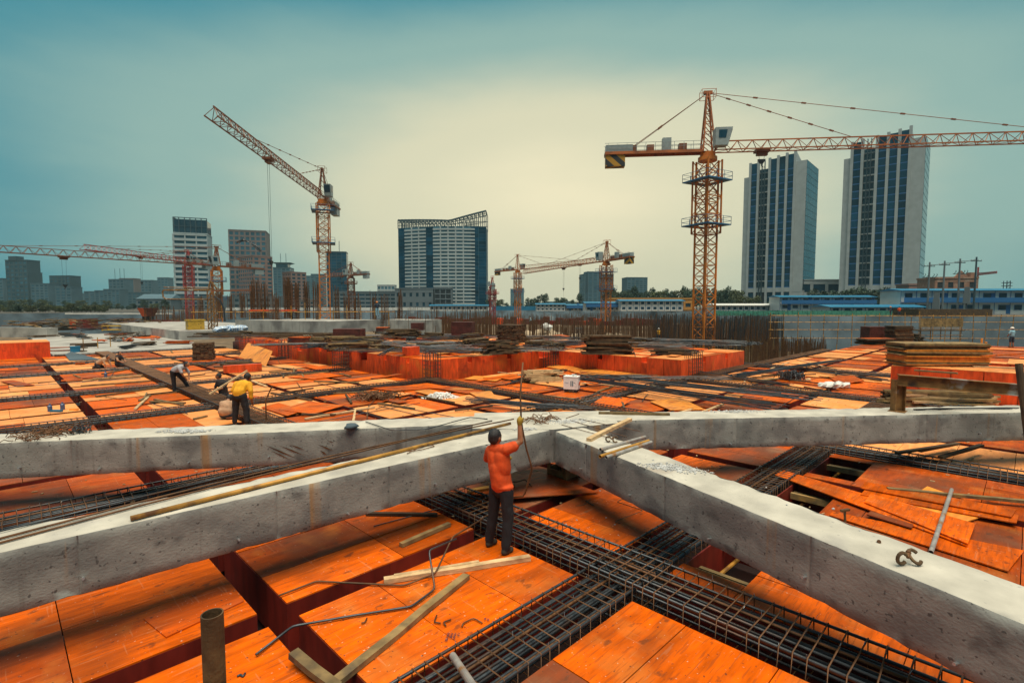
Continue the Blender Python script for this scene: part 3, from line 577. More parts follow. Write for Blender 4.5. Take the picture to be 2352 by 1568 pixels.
# ================================================================== concrete bracing
ZT, ZB = 1.19, .58
node_p = spot(1276, 990, ZT)
br = thing('concrete_bracing', (node_p.x, node_p.y, .0), 'cast concrete excavation bracing of four arms meeting above the red deck', 'bracing')
NB = Vector((node_p.x, node_p.y, 0))
def arm(e0, e1, width, joints, label, dz=0.0, seed=0):
    """beam from its front top edge e0-e1; the body lies behind that edge, seen from the camera"""
    e0 = Vector((e0.x, e0.y, 0)); e1 = Vector((e1.x, e1.y, 0)); d = (e1 - e0); Ln = d.length; d.normalize()
    nrm = Vector((-d.y, d.x, 0))
    if nrm.dot(e0 + e1) < 0: nrm = -nrm          # away from the camera
    zt, zb = ZT + dz, ZB + dz
    st = [0.0]; x = 0
    jn = sorted(joints)
    while x < Ln - .11: x += .10; st.append(x)
    st[-1] = Ln
    for j in jn: st += [j - .010, j - .004, j + .004, j + .010]
    st = sorted(set(round(v, 4) for v in st))
    prof = []                                       # (across, height, outward normal across, outward normal height)
    H = zt - zb; c = .012
    for i in range(7): prof.append((0, c + (H - 2 * c) * i / 6, -1, 0))
    prof.append((c * .35, H - c * .35, -.7, .7))
    for i in range(8): prof.append((c + (width - 2 * c) * i / 7, H, 0, 1))
    prof.append((width - c * .35, H - c * .35, .7, .7))
    for i in range(5): prof.append((width, H - c - (H - 2 * c) * i / 4, 1, 0))
    for i in range(4): prof.append((width - c - (width - 2 * c) * i / 3, 0, 0, -1))
    n = len(prof); b = MB(); vs = []
    for v in st:
        groove = any(abs(v - j) < .006 for j in jn)
        for (u, h, nu, nh) in prof:
            q = Vector((v * 1.3 + seed * 17, u * 3, h * 3))
            k = noise.noise(q * 2.0) * .005 + noise.noise(q * 9) * .0022
            edge = min(abs(h - H), 1) < .02 and (u < .03 or u > width - .03)
            if edge or (h < .02 and u < .02):
                ch = noise.noise(Vector((v * 5 + seed, u * 7, h * 5 + 3))); ch2 = noise.noise(Vector((v * 19 + seed, u * 3, 7)))
                k -= max(0, ch + .12) * .026 + max(0, ch2) * .012
            if nh == 1: k += noise.noise(Vector((v * .8, u * 2, seed))) * .004
            if groove and nu == -1: k -= .007
            p = e0 + d * v + nrm * (u + nu * k); vs.append((p.x - NB.x, p.y - NB.y, zb + h + nh * k))
    fs = []
    for i in range(len(st) - 1):
        for k in range(n):
            k2 = (k + 1) % n; fs.append((i * n + k, i * n + k2, (i + 1) * n + k2, (i + 1) * n + k))
    fs += [tuple(range(n)), tuple((len(st) - 1) * n + k for k in range(n - 1, -1, -1))]
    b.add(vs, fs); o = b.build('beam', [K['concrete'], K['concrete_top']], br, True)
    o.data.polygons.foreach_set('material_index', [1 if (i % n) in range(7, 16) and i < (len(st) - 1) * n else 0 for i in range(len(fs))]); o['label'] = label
    # anchor stubs left in the face
    x = .7 + (seed * .37) % .6
    while x < Ln - .3:
        p = e0 + d * x - nrm * .0; z = zb + .13 + .05 * math.sin(x * 3)
        q = p - nrm * .055
        MB().tube([(p.x + nrm.x * .02 - NB.x, p.y + nrm.y * .02 - NB.y, z), (q.x - NB.x, q.y - NB.y, z + .012)], .013, 7).build('anchor_stub', K['wire'], br)
        x += RN.uniform(1.15, 1.5)
    return e0, e1, d, nrm
nl = spot(1268, 986, ZT); e_l = spot(0, 1267, ZT); dl = (e_l - nl).normalized()
ARM_L = arm(nl, e_l + dl * 2.0, .62, [1.35, 3.25, 4.75, 6.6], 'arm with a yellow pipe and bars lying along its top', .0, 1)
nr = spot(1276, 990, ZT); e_r = spot(2352, 1432, ZT); dr = (e_r - nr).normalized()
ARM_R = arm(nr, e_r + dr * 2.0, .66, [.95, 2.75, 4.75, 6.8], 'arm with three pipe offcuts across its top', .003, 2)
fl0 = spot(1130, 971, ZT); fl1 = spot(0, 1016, ZT); d_ = (fl1 - fl0).normalized()
ARM_FL = arm(fl0 - d_ * 1.0, fl1 + d_ * 2.5, .74, [2.2, 4.0, 6.1, 8.1], 'arm with scraped rust marks on its face', -.003, 3)
fr0 = spot(1400, 966, ZT); fr1 = spot(2345, 947, ZT); d_ = (fr1 - fr0).normalized()
ARM_FR = arm(fr0 - d_ * 1.0, fr1 + d_ * 3.0, .74, [1.9, 3.6, 5.9, 7.7], 'arm carrying the rusty steel portal', .006, 4)
# node block between the arms
nb = MB(); pn = [nl + (nr - nl) * .3, spot(1420, 972, ZT), spot(1400, 944, ZT), spot(1090, 949, ZT), spot(1085, 985, ZT)]
poly = [(p.x - NB.x, p.y - NB.y) for p in pn]
ar = sum(poly[i][0] * poly[(i + 1) % 5][1] - poly[(i + 1) % 5][0] * poly[i][1] for i in range(5))
if ar < 0: poly.reverse()
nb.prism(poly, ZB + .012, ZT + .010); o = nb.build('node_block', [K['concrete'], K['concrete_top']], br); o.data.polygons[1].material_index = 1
# lattice steel column under the node
cc = spot(1296, 1085, .15); cc = Vector((cc.x - NB.x + .18, cc.y - NB.y + .18, 0))
for sx in (-1, 1):
    for sy in (-1, 1):
        x, y = cc.x + sx * .22, cc.y + sy * .22
        MB().box(x - .07 * (sx > 0) - .07 * 0, y - .012, -3.9, x + .07 * (sx < 0), y + .012, ZB + .03).box(x - .012, y - .07 * (sy > 0), -3.9, x + .012, y + .07 * (sy < 0), ZB + .03).build('column_angle', K['rust'], br)
for z in (-.5, .02, .40):
    for s_ in (-1, 1):
        MB().box(cc.x - .21, cc.y + s_ * .236 - .006, z, cc.x + .21, cc.y + s_ * .236 + .006, z + .16).build('batten_plate', K['rust'], br)
        MB().box(cc.x + s_ * .236 - .006, cc.y - .21, z, cc.x + s_ * .236 + .006, cc.y + .21, z + .16).build('batten_plate', K['rust'], br)
# rust scrapes on the far left arm
sc = MB(); e0, e1, d, nrm = ARM_FL
for (x0, y0, x1, y1, w) in ((610, 1022, 680, 1052, 7), (640, 1022, 700, 1046, 6), (665, 1020, 702, 1034, 5), (620, 1033, 668, 1056, 5), (730, 1020, 768, 1036, 6), (735, 1034, 752, 1045, 7), (752, 1012, 768, 1016, 4)):
    def onface(px, py):
        r, f, u = ray(px, py); D = W(r, f, u); o_ = Vector((0, 0, CAM_H))
        t_ = (e0 - nrm * .012 - o_).dot(nrm) / D.dot(nrm); return o_ + D * t_
    a, b_ = onface(x0, y0), onface(x1, y1); dd = (b_ - a).normalized(); sd_ = dd.cross(nrm) * (w * .0022)
    m_ = a.lerp(b_, .5)
    sc.add([a - NB, m_ - sd_ - NB, b_ - NB, m_ + sd_ - NB], [(0, 1, 2, 3)])
tag(sc.build('rust_scrapes', K['rebar_rust'], br), kind='stuff')
# ================================================================== small helpers for loose things
def px3(p, z=0.0): return spot(p[0], p[1], p[2] if len(p) > 2 else z)
def plank(p, q, w, h, label, m='timber_d', z=0.0, name='timber_plank', cat='timber', group=None, roll=0):
    a, b_ = px3(p, z + h / 2), px3(q, z + h / 2)
    if len(p) < 3: a.z = z + h / 2
    if len(q) < 3: b_.z = z + h / 2
    L_ = (b_ - a); n = max(2, int(L_.length / .4)); mb = MB(); d = L_.normalized(); s_ = d.cross(Vector((0, 0, 1))).normalized(); u = s_.cross(d)
    vs = []
    for i in range(n + 1):
        c_ = a + L_ * (i / n) + s_ * RN.gauss(0, .004) + u * (math.sin(i / n * PI) * RN.uniform(-.004, .008))
        ww, hh = w / 2 * RN.uniform(.93, 1.03), h / 2
        vs += [c_ - s_ * ww - u * hh, c_ + s_ * ww - u * hh, c_ + s_ * ww + u * hh, c_ - s_ * ww + u * hh]
    fs = [(i * 4 + k, i * 4 + (k + 1) % 4, i * 4 + 4 + (k + 1) % 4, i * 4 + 4 + k) for i in range(n) for k in range(4)] + [(3, 2, 1, 0), tuple(n * 4 + k for k in range(4))]
    mb.add(vs, fs)
    return tag(mb.build(name, K[m]), label, cat, group)
def rod(pts, r, label, m='rebar_rust', z=.012, name='loose_bar', cat='steel bar', group=None, n=7):
    P_ = []
    for p in pts:
        v = px3(p, z); P_.append(v)
    # soften the bends
    Q = [P_[0]]
    for i in range(1, len(P_) - 1):
        a, b_, c_ = P_[i - 1], P_[i], P_[i + 1]; k = min(.05, (a - b_).length * .3, (c_ - b_).length * .3)
        u, v = b_ + (a - b_).normalized() * k, b_ + (c_ - b_).normalized() * k
        Q += [u, u.lerp(b_, .55).lerp(v.lerp(b_, .55), .5), v]
    Q.append(P_[-1])
    return tag(MB().tube(Q, r, n).build(name, K[m], smooth=True), label, cat, group)
def hollow(p, q, r, label, m, z0, z1, group=None, name='steel_pipe'):
    a, b_ = px3(p, z0), px3(q, z1); d = (b_ - a).normalized(); mb = MB()
    mb.tube([a, b_], r, 14, cap=False); o = len(mb.v)
    mb.tube([a, b_], r * .86, 14, cap=False)
    for k in range(14):
        k2 = (k + 1) % 14
        mb.f.append((k, o + k, o + k2, k2)); mb.f.append((14 + k, 14 + k2, o + 14 + k2, o + 14 + k))
    return tag(mb.build(name, K[m], smooth=False), label, 'pipe', group)
def board(pts, label, m='ply', t=.018, z=.0, lift=None, name='plywood_offcut', group=None):
    """a loose sheet through four survey points on the deck"""
    V = [px3(p, z) for p in pts]
    if lift: V = [v + Vector((0, 0, k)) for v, k in zip(V, lift)]
    nn = (V[1] - V[0]).cross(V[2] - V[0]).normalized()
    if nn.z < 0: V.reverse(); nn = -nn
    lo = [v + nn * .003 for v in V]; hi = [v + nn * (t + .003) for v in V]; n = len(V)
    mb = MB().add(lo + hi, [tuple(range(n - 1, -1, -1)), tuple(range(n, 2 * n))] + [(i, (i + 1) % n, n + (i + 1) % n, n + i) for i in range(n)])
    return tag(mb.build(name, K[m]), label, 'plywood', group)
def stones(cx, cy, z, rx, ry, n, rot, label, m='rubble', smin=.008, smax=.03, dens=1.0, hgt=0):
    mb = MB(); c0 = spot(cx, cy, z)
    for i in range(n):
        u, v = RN.gauss(0, .42), RN.gauss(0, .42)
        if u * u + v * v > 1: continue
        s_ = RN.uniform(smin, smax) * (1 - .3 * abs(u)); x, y = u * rx, v * ry
        hz = hgt * max(0, 1 - (u * u + v * v) * 1.4) * RN.random()
        mb.ball(c0 + Vector((x * math.cos(rot) - y * math.sin(rot), x * math.sin(rot) + y * math.cos(rot), s_ * .35 + hz)), s_, 5, 3, (1, RN.uniform(.6, 1), RN.uniform(.45, .8)), .7)
    o = mb.build('rubble', K[m]); return tag(o, label, 'rubble', kind='stuff')
# ---- on the near deck
plank((882, 1333), (1217, 1280), .085, .06, 'pale split timber lying across the orange deck at the worker\'s feet', 'timber')
plank((905, 1322), (1100, 1290), .05, .035, 'pale splinter of timber lying against the split plank', 'timber', z=.03)
plank((752, 1582), (1072, 1322), .10, .055, 'long brown square timber reaching from the trench to the pale plank')
plank((672, 1500, .12), (775, 1580, .05), .10, .06, 'short brown timber lying across the empty trench', 'timber_d')
plank((921, 1251), (1032, 1203), .075, .055, 'short brown timber lying by itself under the beam')
plank((842, 1179), (1004, 1182), .07, .05, 'dark timber half under the pipe-carrying beam', 'timber_b')
plank((1075, 1128, .10), (1180, 1112, .10), .12, .05, 'yellowish timber lying on the cage behind the worker\'s legs', 'pipe_y')
rod([(640, 1367, .03), (727, 1334, .02), (928, 1344, .02), (1000, 1316, .05), (1040, 1232, .35), (1110, 1190, .30)], .012, 'rusty bent bar with a kinked end standing up over the pale plank')
rod([(588, 1502, .04), (672, 1437, .03), (810, 1413, .02), (945, 1392, .02), (999, 1352, .03), (985, 1263, .36), (1048, 1237, .34)], .013, 'grey bent bar whose end stands up beside the long brown timber', 'rebar')
rod([(1003, 1412), (997, 1428), (1012, 1430)], .008, 'small hooked bar end shaped like an L, beside an open hook', cat='bar offcut')
rod([(1036, 1422), (1018, 1428), (1024, 1436)], .008, 'small hooked bar end lying open towards the bent hook', cat='bar offcut')
rod([(1061, 1438), (1064, 1430), (1088, 1418), (1108, 1430)], .008, 'wide bent hook bar lying near the handwriting', cat='bar offcut')
rod([(843, 1418), (838, 1428), (830, 1430)], .008, 'tiny hooked offcut near the grey bent bar', cat='bar offcut')
rod([(858, 1208), (990, 1172), (1168, 1128, .18)], .008, 'thin straight bar running from the deck up onto the cage', 'rebar')
rod([(690, 1222), (860, 1170)], .006, 'thin wire-like bar beside the dark timber', 'rebar')
rod([(1118, 1112, .2), (1195, 1105, .14), (1205, 1100, .14), (1222, 1117, .1)], .010, 'rusty bar end lying on the sheet beside the worker\'s hip')
rod([(1160, 1140, .2), (1110, 1098, .2)], .008, 'short rusty bar lying over the cage at the worker\'s back')
board([(1018, 1132), (1240, 1088), (1375, 1136), (1178, 1158)], 'loose dark sheet of plywood lying tilted under the node', 'ply_old', lift=(.02, .04, .03, .1))
rod([(1322, 1161), (1340, 1160), (1352, 1150), (1358, 1143)], .007, 'small bent rod on the plank-strewn deck beside a dark stick', cat='bar offcut')
plank((1345, 1150), (1362, 1161), .03, .02, 'tiny dark stick on the plank-strewn deck', 'timber_b', cat='stick')
rod([(1436, 1145), (1426, 1147), (1417, 1152), (1478, 1172), (1420, 1194), (1412, 1199), (1425, 1201)], .008, 'double bent rusty bar on the deck under the coupler-bearing beam')
hollow((1040, 1505), (1090, 1580), .034, 'grey pipe end sticking out over the front cage', 'pipe_g', .14, .30)
pp = spot(487, 1408, 1.62)
up = MB(); o_ = 20
for (z0, z1) in ((-.7, 1.62),):
    up.tube([(pp.x, pp.y, z0), (pp.x, pp.y, z1)], .060, o_, cap=False); k0 = len(up.v); up.tube([(pp.x, pp.y, z0), (pp.x, pp.y, z1)], .052, o_, cap=False)
    for k in range(o_):
        k2 = (k + 1) % o_; up.f.append((o_ + k, o_ + k2, k0 + o_ + k2, k0 + o_ + k))
tag(up.build('steel_pipe', K['rust_d'], smooth=False), 'upright open-ended rusty pipe standing before the red deck', 'pipe')
board([(330, 1424), (382, 1466), (560, 1383), (513, 1345)], 'loose thin sheet of plywood lying on the bay under the pipe-carrying beam', 'ply_old')
rod([(545, 1552), (552, 1548), (558, 1553), (563, 1545)], .010, 'small black bar clip on the bay under the pipe-carrying beam', 'rebar', z=.02, cat='bar offcut')
for (x, y, s_) in ((1378, 1128, .02), (1452, 1130, .016), (1392, 1190, .018), (1325, 1196, .02), (1365, 1218, .014), (1412, 1206, .02), (1420, 1230, .015), (1300, 1205, .018), (1285, 1178, .012), (1290, 1128, .018), (1330, 1118, .014)):
    p = spot(x, y); tag(MB().ball(p + Vector((0, 0, s_ * .5)), s_, 6, 4, (1, .8, .7), .5).build('pebble', K['rubble']), 'small chip of concrete lying on the deck under the coupler-bearing beam', 'chip', 'concrete chips on the deck')
# handwriting on the sheets: pen strokes 1 mm above the board
def scribble(x, y, text_rows, ang, size, label):
    mb = MB(); p0 = spot(x, y, .012)
    ux = Vector((math.cos(ang), math.sin(ang), 0)); uy = Vector((-ux.y, ux.x, 0))
    SEG = {'0': 'abcdef', '1': 'bc', '2': 'abged', '3': 'abgcd', '4': 'fgbc', '5': 'afgcd', '6': 'afgedc', '8': 'abcdefg', '9': 'abfgcd', 'x': 'xy', '/': 'y', '.': '.', 'm': 'efabc'}
    E_ = {'a': ((0, 2), (1, 2)), 'b': ((1, 2), (1, 1)), 'c': ((1, 1), (1, 0)), 'd': ((0, 0), (1, 0)), 'e': ((0, 0), (0, 1)), 'f': ((0, 1), (0, 2)), 'g': ((0, 1), (1, 1)), 'x': ((0, 1.4), (1, .2)), 'y': ((0, .2), (1, 1.4)), '.': ((.4, 0), (.5, .1))}
    for r_, row in enumerate(text_rows):
        for i, ch in enumerate(row):
            for s_ in SEG.get(ch, ''):
                (xa, ya), (xb, yb) = E_[s_]
                f = lambda u, v: p0 + ux * ((i * 1.7 + u + v * .25) * size) + uy * ((v - r_ * 3.2) * size)
                mb.bar(f(xa, ya), f(xb, yb), .0035, .0012)
    return tag(mb.build('handwriting', K['ink']), label, 'handwriting')
scribble(1052, 1452, ['210', '146x84', '19x89', '1008/900'], -2.45, .011, 'small rows of handwritten figures on the near orange sheet')
scribble(1120, 1418, ['106', '89.1'], -2.45, .011, 'two short handwritten numbers on the near orange sheet')
scribble(1068, 1478, ['136'], -2.45, .011, 'handwritten number beside the front cage, farther from the hook')
scribble(1035, 1502, ['130'], -2.45, .011, 'handwritten number beside the pipe end on the cage')
# ---- plank-strewn deck
board([(1780, 1095), (1800, 1085), (2235, 1215), (2220, 1262)], 'long orange sheet strip lying beside the coupler-bearing beam', 'ply', lift=(.03, .03, .04, .04))
board([(1985, 1163), (2000, 1142), (2240, 1215), (2222, 1262)], 'wide orange board with dark smudges on the strip stack', 'ply', lift=(.06, .06, .07, .07))
board([(1905, 1186), (1912, 1178), (2352, 1268), (2315, 1316)], 'low orange board sliding towards the coupler-bearing beam', 'ply', lift=(.01, .01, .01, .01))
board([(1976, 1132), (1985, 1117), (2334, 1184), (2322, 1202)], 'narrow red-orange plank of plywood lying lengthwise under the pole', 'ply', lift=(.08, .08, .09, .09))
board([(1976, 1144), (1990, 1128), (2340, 1192), (2334, 1212)], 'second narrow plank of plywood just under the topmost one', 'ply', lift=(.05, .05, .06, .06))
board([(2070, 1160), (2130, 1122), (2290, 1180), (2190, 1214)], 'bright orange offcut under the narrow planks', 'ply_gold', lift=(.03, .03, .03, .03))
board([(1990, 1190), (2000, 1182), (2098, 1214), (2094, 1222)], 'short red strip of plywood on the low board', 'ply_old', lift=(.05, .05, .05, .05))
plank((2038, 1122, .1), (2365, 1152, .1), .09, .05, 'old black-edged timber lying under the pole on the plank-strewn deck', 'timber_d')
hollow((2138, 1268), (2186, 1124), .030, 'grey pole leaning across the orange planks on the plank-strewn deck', 'pipe_g', .10, .16)
for i, (p, q) in enumerate((((2110, 1035), (2200, 1018)), ((2060, 1040), (2190, 1020)), ((2160, 1050), (2255, 1022)))):
    plank(p, q, .10, .05, ('dark plank propped under the portal beam, the shortest', 'dark plank lying on the cage under the portal beam', 'dark plank nearest the cage under the portal beam')[i], 'timber_b', z=.12 + .04 * i)
# ---- lying on the bracing
def on(px, py): return (px, py, ZT + .02)
for i, (p, q, r, m, l) in enumerate((((300, 1190), (1172, 972), .027, 'pipe_y', 'yellow-painted pipe lying along the pipe-carrying beam'),)):
    a, b_ = spot(p[0], p[1], ZT + .03), spot(q[0], q[1], ZT + .03); tag(MB().tube([a, b_], r, 12).build('steel_pipe', K[m], smooth=True), l, 'pipe')
rod([(-60, 1262, ZT + .02), (300, 1166, ZT + .02), (620, 1086, ZT + .022), (940, 1010, ZT + .02), (1180, 962, ZT + .02)], .012, 'long rusty bar lying along the pipe-carrying beam, next to the yellow pipe')
rod([(-60, 1252, ZT + .02), (330, 1150, ZT + .02), (700, 1060, ZT + .022), (1130, 966, ZT + .02)], .012, 'long brown bar on the rear edge of the pipe-carrying beam')
rod([(-60, 1234, ZT + .02), (250, 1158, ZT + .02), (560, 1085, ZT + .02)], .010, 'grey bar on the rear edge of the pipe-carrying beam', 'rebar')
rod([(935, 1041, ZT + .015), (980, 1020, ZT + .03), (1000, 1024, ZT + .015), (962, 1034, ZT + .02), (935, 1036, ZT + .03)], .007, 'crumpled wire loop on top of the pipe-carrying beam', cat='wire')
plank((1352, 1010, ZT + .03), (1447, 963, ZT + .03), .085, .06, 'square timber lying across the root of the coupler-bearing beam', 'timber')
plank((1375, 948, ZT + .03), (1538, 951, ZT + .03), .07, .05, 'brown round timber along the rear of the portal beam', 'timber_d')
for i, (p, q, m, l) in enumerate((((1379, 1032), (1482, 1003), 'pipe_g', 'grey speckled pipe offcut, the upper of three on the coupler-bearing beam'), ((1378, 1048), (1490, 1012), 'pipe_y', 'yellow-ended pipe offcut between two grey ones'), ((1392, 1050), (1496, 1015), 'pipe_g', 'grey rust-spotted pipe offcut, the lower of three on the coupler-bearing beam'))):
    hollow(p, q, .026, l, m, ZT + .028 + .002 * i, ZT + .03, 'pipe offcuts on the coupler-bearing beam')
def coupler(px, py, s_, label, rz):
    t = thing('scaffold_coupler', spot(px, py, ZT + .008), label, 'coupler', None, rz)
    for k, (dx, rot) in enumerate(((-.045, 0), (.05, 1))):
        pts = []
        for i in range(12):
            a = .5 + i / 11 * 5.0; pts.append((dx + math.cos(a) * .034, (math.sin(a) * .03 if rot else 0), .045 + math.sin(a) * (.034 if not rot else .03)))
        MB().tube(pts, .011, 6).build('jaw', K['rust_d'], t)
    MB().tube([(-.012, -.008, .05), (.018, .014, .062)], .010, 6).ball((.022, .018, .066), .016, 6, 4).build('bolt', K['rebar_rust'], t)
    t.scale = (s_,) * 3; return t
coupler(2085, 1296, 1.4, 'rusty scaffold coupler lying open on the coupler-bearing beam', cam_rz(12))
coupler(1405, 1016, 1.2, 'small rusty coupler beside the pipe offcuts', cam_rz(-15))
# wing bolt standing on the coupler-bearing beam edge
wb = thing('wing_bolt', spot(1941, 1198, ZT - .02), 'rusty wing bolt standing at the rear edge of the coupler-bearing beam', 'bolt')
MB().tube([(0, 0, 0), (.01, .01, .12)], .012, 8).build('shank', K['rebar_rust'], wb); MB().bar((-.04, .03, .12), (.05, -.02, .125), .03, .022).build('wing', K['rebar_rust'], wb)
tag(MB().tube([spot(2019, 1243, ZT + .004), spot(2019, 1243, ZT + .02)], .018, 8).build('nut', K['rebar_rust']), 'rusty nut on top of the coupler-bearing beam', 'nut')
for (x, y, rx, ry, n, r_, l) in ((1545, 1075, .55, .2, 520, -1.2, 'broken concrete chips strewn over the coupler-bearing beam'), (1310, 968, .75, .25, 650, -.7, 'loose concrete rubble around the node'), (1210, 985, .3, .12, 160, -.7, 'patch of chips near the worker\'s raised arm'),
                                 (425, 990, .55, .16, 420, -.75, 'heap of grey chips on the rust-scraped beam'), (1690, 945, .7, .18, 260, -.75, 'dark chips strewn on the portal beam')):
    stones(x, y, ZT + .004, rx, ry, n, r_, l, smin=.006, smax=.024)
for (x, y, s_) in ((1807, 1160, .014), (1914, 1170, .02), (1975, 1220, .012), (1760, 1120, .012), (1500, 1058, .02), (1150, 1000, .015), (2110, 1300, .012)):
    p = spot(x, y, ZT); tag(MB().ball(p + Vector((0, 0, s_ * .5)), s_, 6, 4, (1, .8, .7), .5).build('pebble', K['rubble']), 'single pebble lying on a bracing beam', 'pebble', 'pebbles on the bracing')
# wire tangles
def tangle(px, py, z, rx, n, r, label, m='rebar_rust', hgt=.12, ln=.25):
    c0 = spot(px, py, z); mb = MB()
    for i in range(n):
        p = c0 + Vector((RN.gauss(0, rx * .45), RN.gauss(0, rx * .45), r)); a = RN.random() * 6.28; pts = [p]
        for k in range(3):
            a += RN.uniform(-1.2, 1.2); p = p + Vector((math.cos(a) * ln * .5, math.sin(a) * ln * .5, 0)); p.z = z + r + RN.random() * hgt; pts.append(p)
        mb.tube(pts, r, 4)
    return tag(mb.build('wire_tangle', K[m]), label, 'wire', kind=None)
tangle(1240, 968, ZT, .3, 26, .007, 'tangle of rusty bent wire heaped on the node', hgt=.10, ln=.22)
tangle(115, 997, ZT, .45, 90, .007, 'flat heap of rusty wire on the rust-scraped beam', hgt=.09, ln=.2)
tangle(185, 994, ZT, .12, 24, .008, 'small dark wad next to the rusty wire heap', 'rebar', hgt=.12, ln=.1)
for i, (p, q) in enumerate((((1310, 965), (1440, 1003)), ((1330, 962), (1470, 990)), ((1290, 975), (1400, 1005)), ((1300, 960), (1330, 950)))):
    rod([(p[0], p[1], ZT + .02), (q[0], q[1], ZT + .02)], .006, ('thin bar fanning out over the node towards the square timber', 'thin bar fanning out over the node behind the other two', 'thin bar fanning out over the node along the front edge', 'stub of thin bar beside the rubble of the node')[i])
rod([(840, 968, ZT + .02), (900, 988, ZT + .02), (980, 985, ZT + .03), (1080, 958, ZT + .05), (1120, 962, ZT + .02)], .009, 'bent black bar lying along the rust-scraped beam', 'rebar')
# worn rag and shovel head
rg = MB(); c0 = spot(807, 985, ZT)
rg.ball(c0 + Vector((0, 0, .05)), .13, 9, 6, (1.1, .7, .45), .45); tag(rg.build('rag', K['shot'], smooth=True), 'grey-blue crumpled rag on the rust-scraped beam', 'rag')
plank((816, 940, .3), (810, 978, ZT + .04), .05, .03, 'pale stick standing against the rust-scraped beam beside the rag', 'timber')
# ---- rusty steel portal on the portal beam
pt = thing('steel_portal', spot(2068, 945, ZT), 'rusty steel portal of channel sections standing on one arm of the bracing', 'steel frame', None)
pb = pt.location
def ibeam(mb, p, q, w, h, up):
    p, q = Vector(p), Vector(q); d = (q - p).normalized(); s_ = d.cross(Vector(up)).normalized(); u = s_.cross(d)
    mb.bar(p, q, .012, h, up); mb.bar(p + u * (h / 2), q + u * (h / 2), w, .014, up); mb.bar(p - u * (h / 2), q - u * (h / 2), w, .014, up); return mb
top0 = far(2062, 872, W(0, 0).x + (pb.x + pb.y) * s2); top1 = far(2400, 900, (pb.x + pb.y) * s2 * .93)
ibeam(MB(), (0, .05, .0), (0, .05, top0.z - pb.z), .16, .2, (s2, -s2, 0)).build('portal_leg', K['rust'], pt)
ibeam(MB(), top0 - pb, top1 - pb, .16, .22, (0, 0, 1)).build('portal_beam', K['rust'], pt)
MB().box(-.16, -.1, 0, .16, .2, .015).build('base_plate', K['rust'], pt)
a, b_ = far(2340, 835, 9.3), far(2362, 1010, 9.0)
MB().tube([a - pb, b_ - pb], .055, 10).build('raking_post', K['timber_b'], pt)
# ================================================================== things on the deck, middle distance
def pile(px, py, z, length, ncol, nrow, w, h, label, m, rot=0, jit=.05, name='timber_pile', cat='timber pile', piece='timber', tilt=.04, mats=None, taper=.0):
    t = thing(name, spot(px, py, z), label, cat, None, cam_rz(rot))
    for r in range(nrow):
        nc = max(1, int(ncol * (1 - taper * r / max(1, nrow))))
        for c in range(nc):
            x = RN.gauss(0, jit * 2); y = (c - (nc - 1) / 2) * w * 1.06 + RN.gauss(0, jit * .3); zz = (r + .5) * h * 1.02
            L_ = length * RN.uniform(.8, 1.05); a = RN.gauss(0, tilt)
            MB().bar((x - L_ / 2 * math.cos(a), y - L_ / 2 * math.sin(a), zz), (x + L_ / 2 * math.cos(a), y + L_ / 2 * math.sin(a), zz + RN.gauss(0, h * .12)), w * RN.uniform(.85, 1), h).build(piece, K[RN.choice(mats) if mats else m], t)
    return t
def crib(px, py, z, size, layers, h, label, m, rot=0, per=5, name='timber_stack', jit=.02):
    t = thing(name, spot(px, py, z), label, 'timber stack', None, cam_rz(rot))
    for r in range(layers):
        for c in range(per):
            o = (c - (per - 1) / 2) * size / per; d = size / 2 * RN.uniform(.92, 1.08); j = RN.gauss(0, jit)
            if r % 2: MB().bar((o + j, -d, (r + .5) * h), (o - j, d, (r + .5) * h), size / per * .86, h * .97).build('timber', K[m], t)
            else: MB().bar((-d, o + j, (r + .5) * h), (d, o - j, (r + .5) * h), size / per * .86, h * .97).build('timber', K[m], t)
    return t
def ply_stack(px, py, z, w, d, n, th, label, m='ply_dark', rot=0, jit=.02, mats=None, name='plywood_stack', topm=None):
    t = thing(name, spot(px, py, z), label, 'plywood stack', None, cam_rz(rot))
    for r in range(n):
        x, y = RN.gauss(0, jit), RN.gauss(0, jit)
        k = topm if (topm and r == n - 1) else (RN.choice(mats) if mats else m)
        o = MB().box(-w / 2 + x, -d / 2 + y, r * th, w / 2 + x, d / 2 + y, (r + .9) * th).build('plywood_sheet', K[k], t); o.rotation_euler = (0, 0, RN.gauss(0, jit * .4))
    return t
def bundle(p, q, n, r, spread, label, m='rebar', zoff=.0, sag=.0, name='bar_bundle'):
    a, b_ = px3(p), px3(q); c0 = a.lerp(b_, .5); t = thing(name, (c0.x, c0.y, min(a.z, b_.z)), label, 'bar bundle'); base = t.location
    d = (b_ - a).normalized(); s_ = d.cross(Vector((0, 0, 1))).normalized()
    for i in range(n):
        u0, u1 = RN.gauss(0, spread * .5), RN.gauss(0, spread * .5); e0, e1 = RN.uniform(-.08, .1), RN.uniform(-.1, .12); zz = RN.random() * spread * .35
        P0, P1 = a.lerp(b_, max(-.05, e0)) + s_ * u0, a.lerp(b_, 1 - max(-.05, e1)) + s_ * u1; pts = []
        for k in range(6):
            f = k / 5; v = P0.lerp(P1, f) + Vector((0, 0, zz - sag * math.sin(f * PI) + RN.gauss(0, .008))) + s_ * math.sin(f * PI) * RN.gauss(0, spread * .15); pts.append(v - base)
        MB().tube(pts, r, 5).build('steel_bar', K[m], t)
    return t
RZ = RAISE
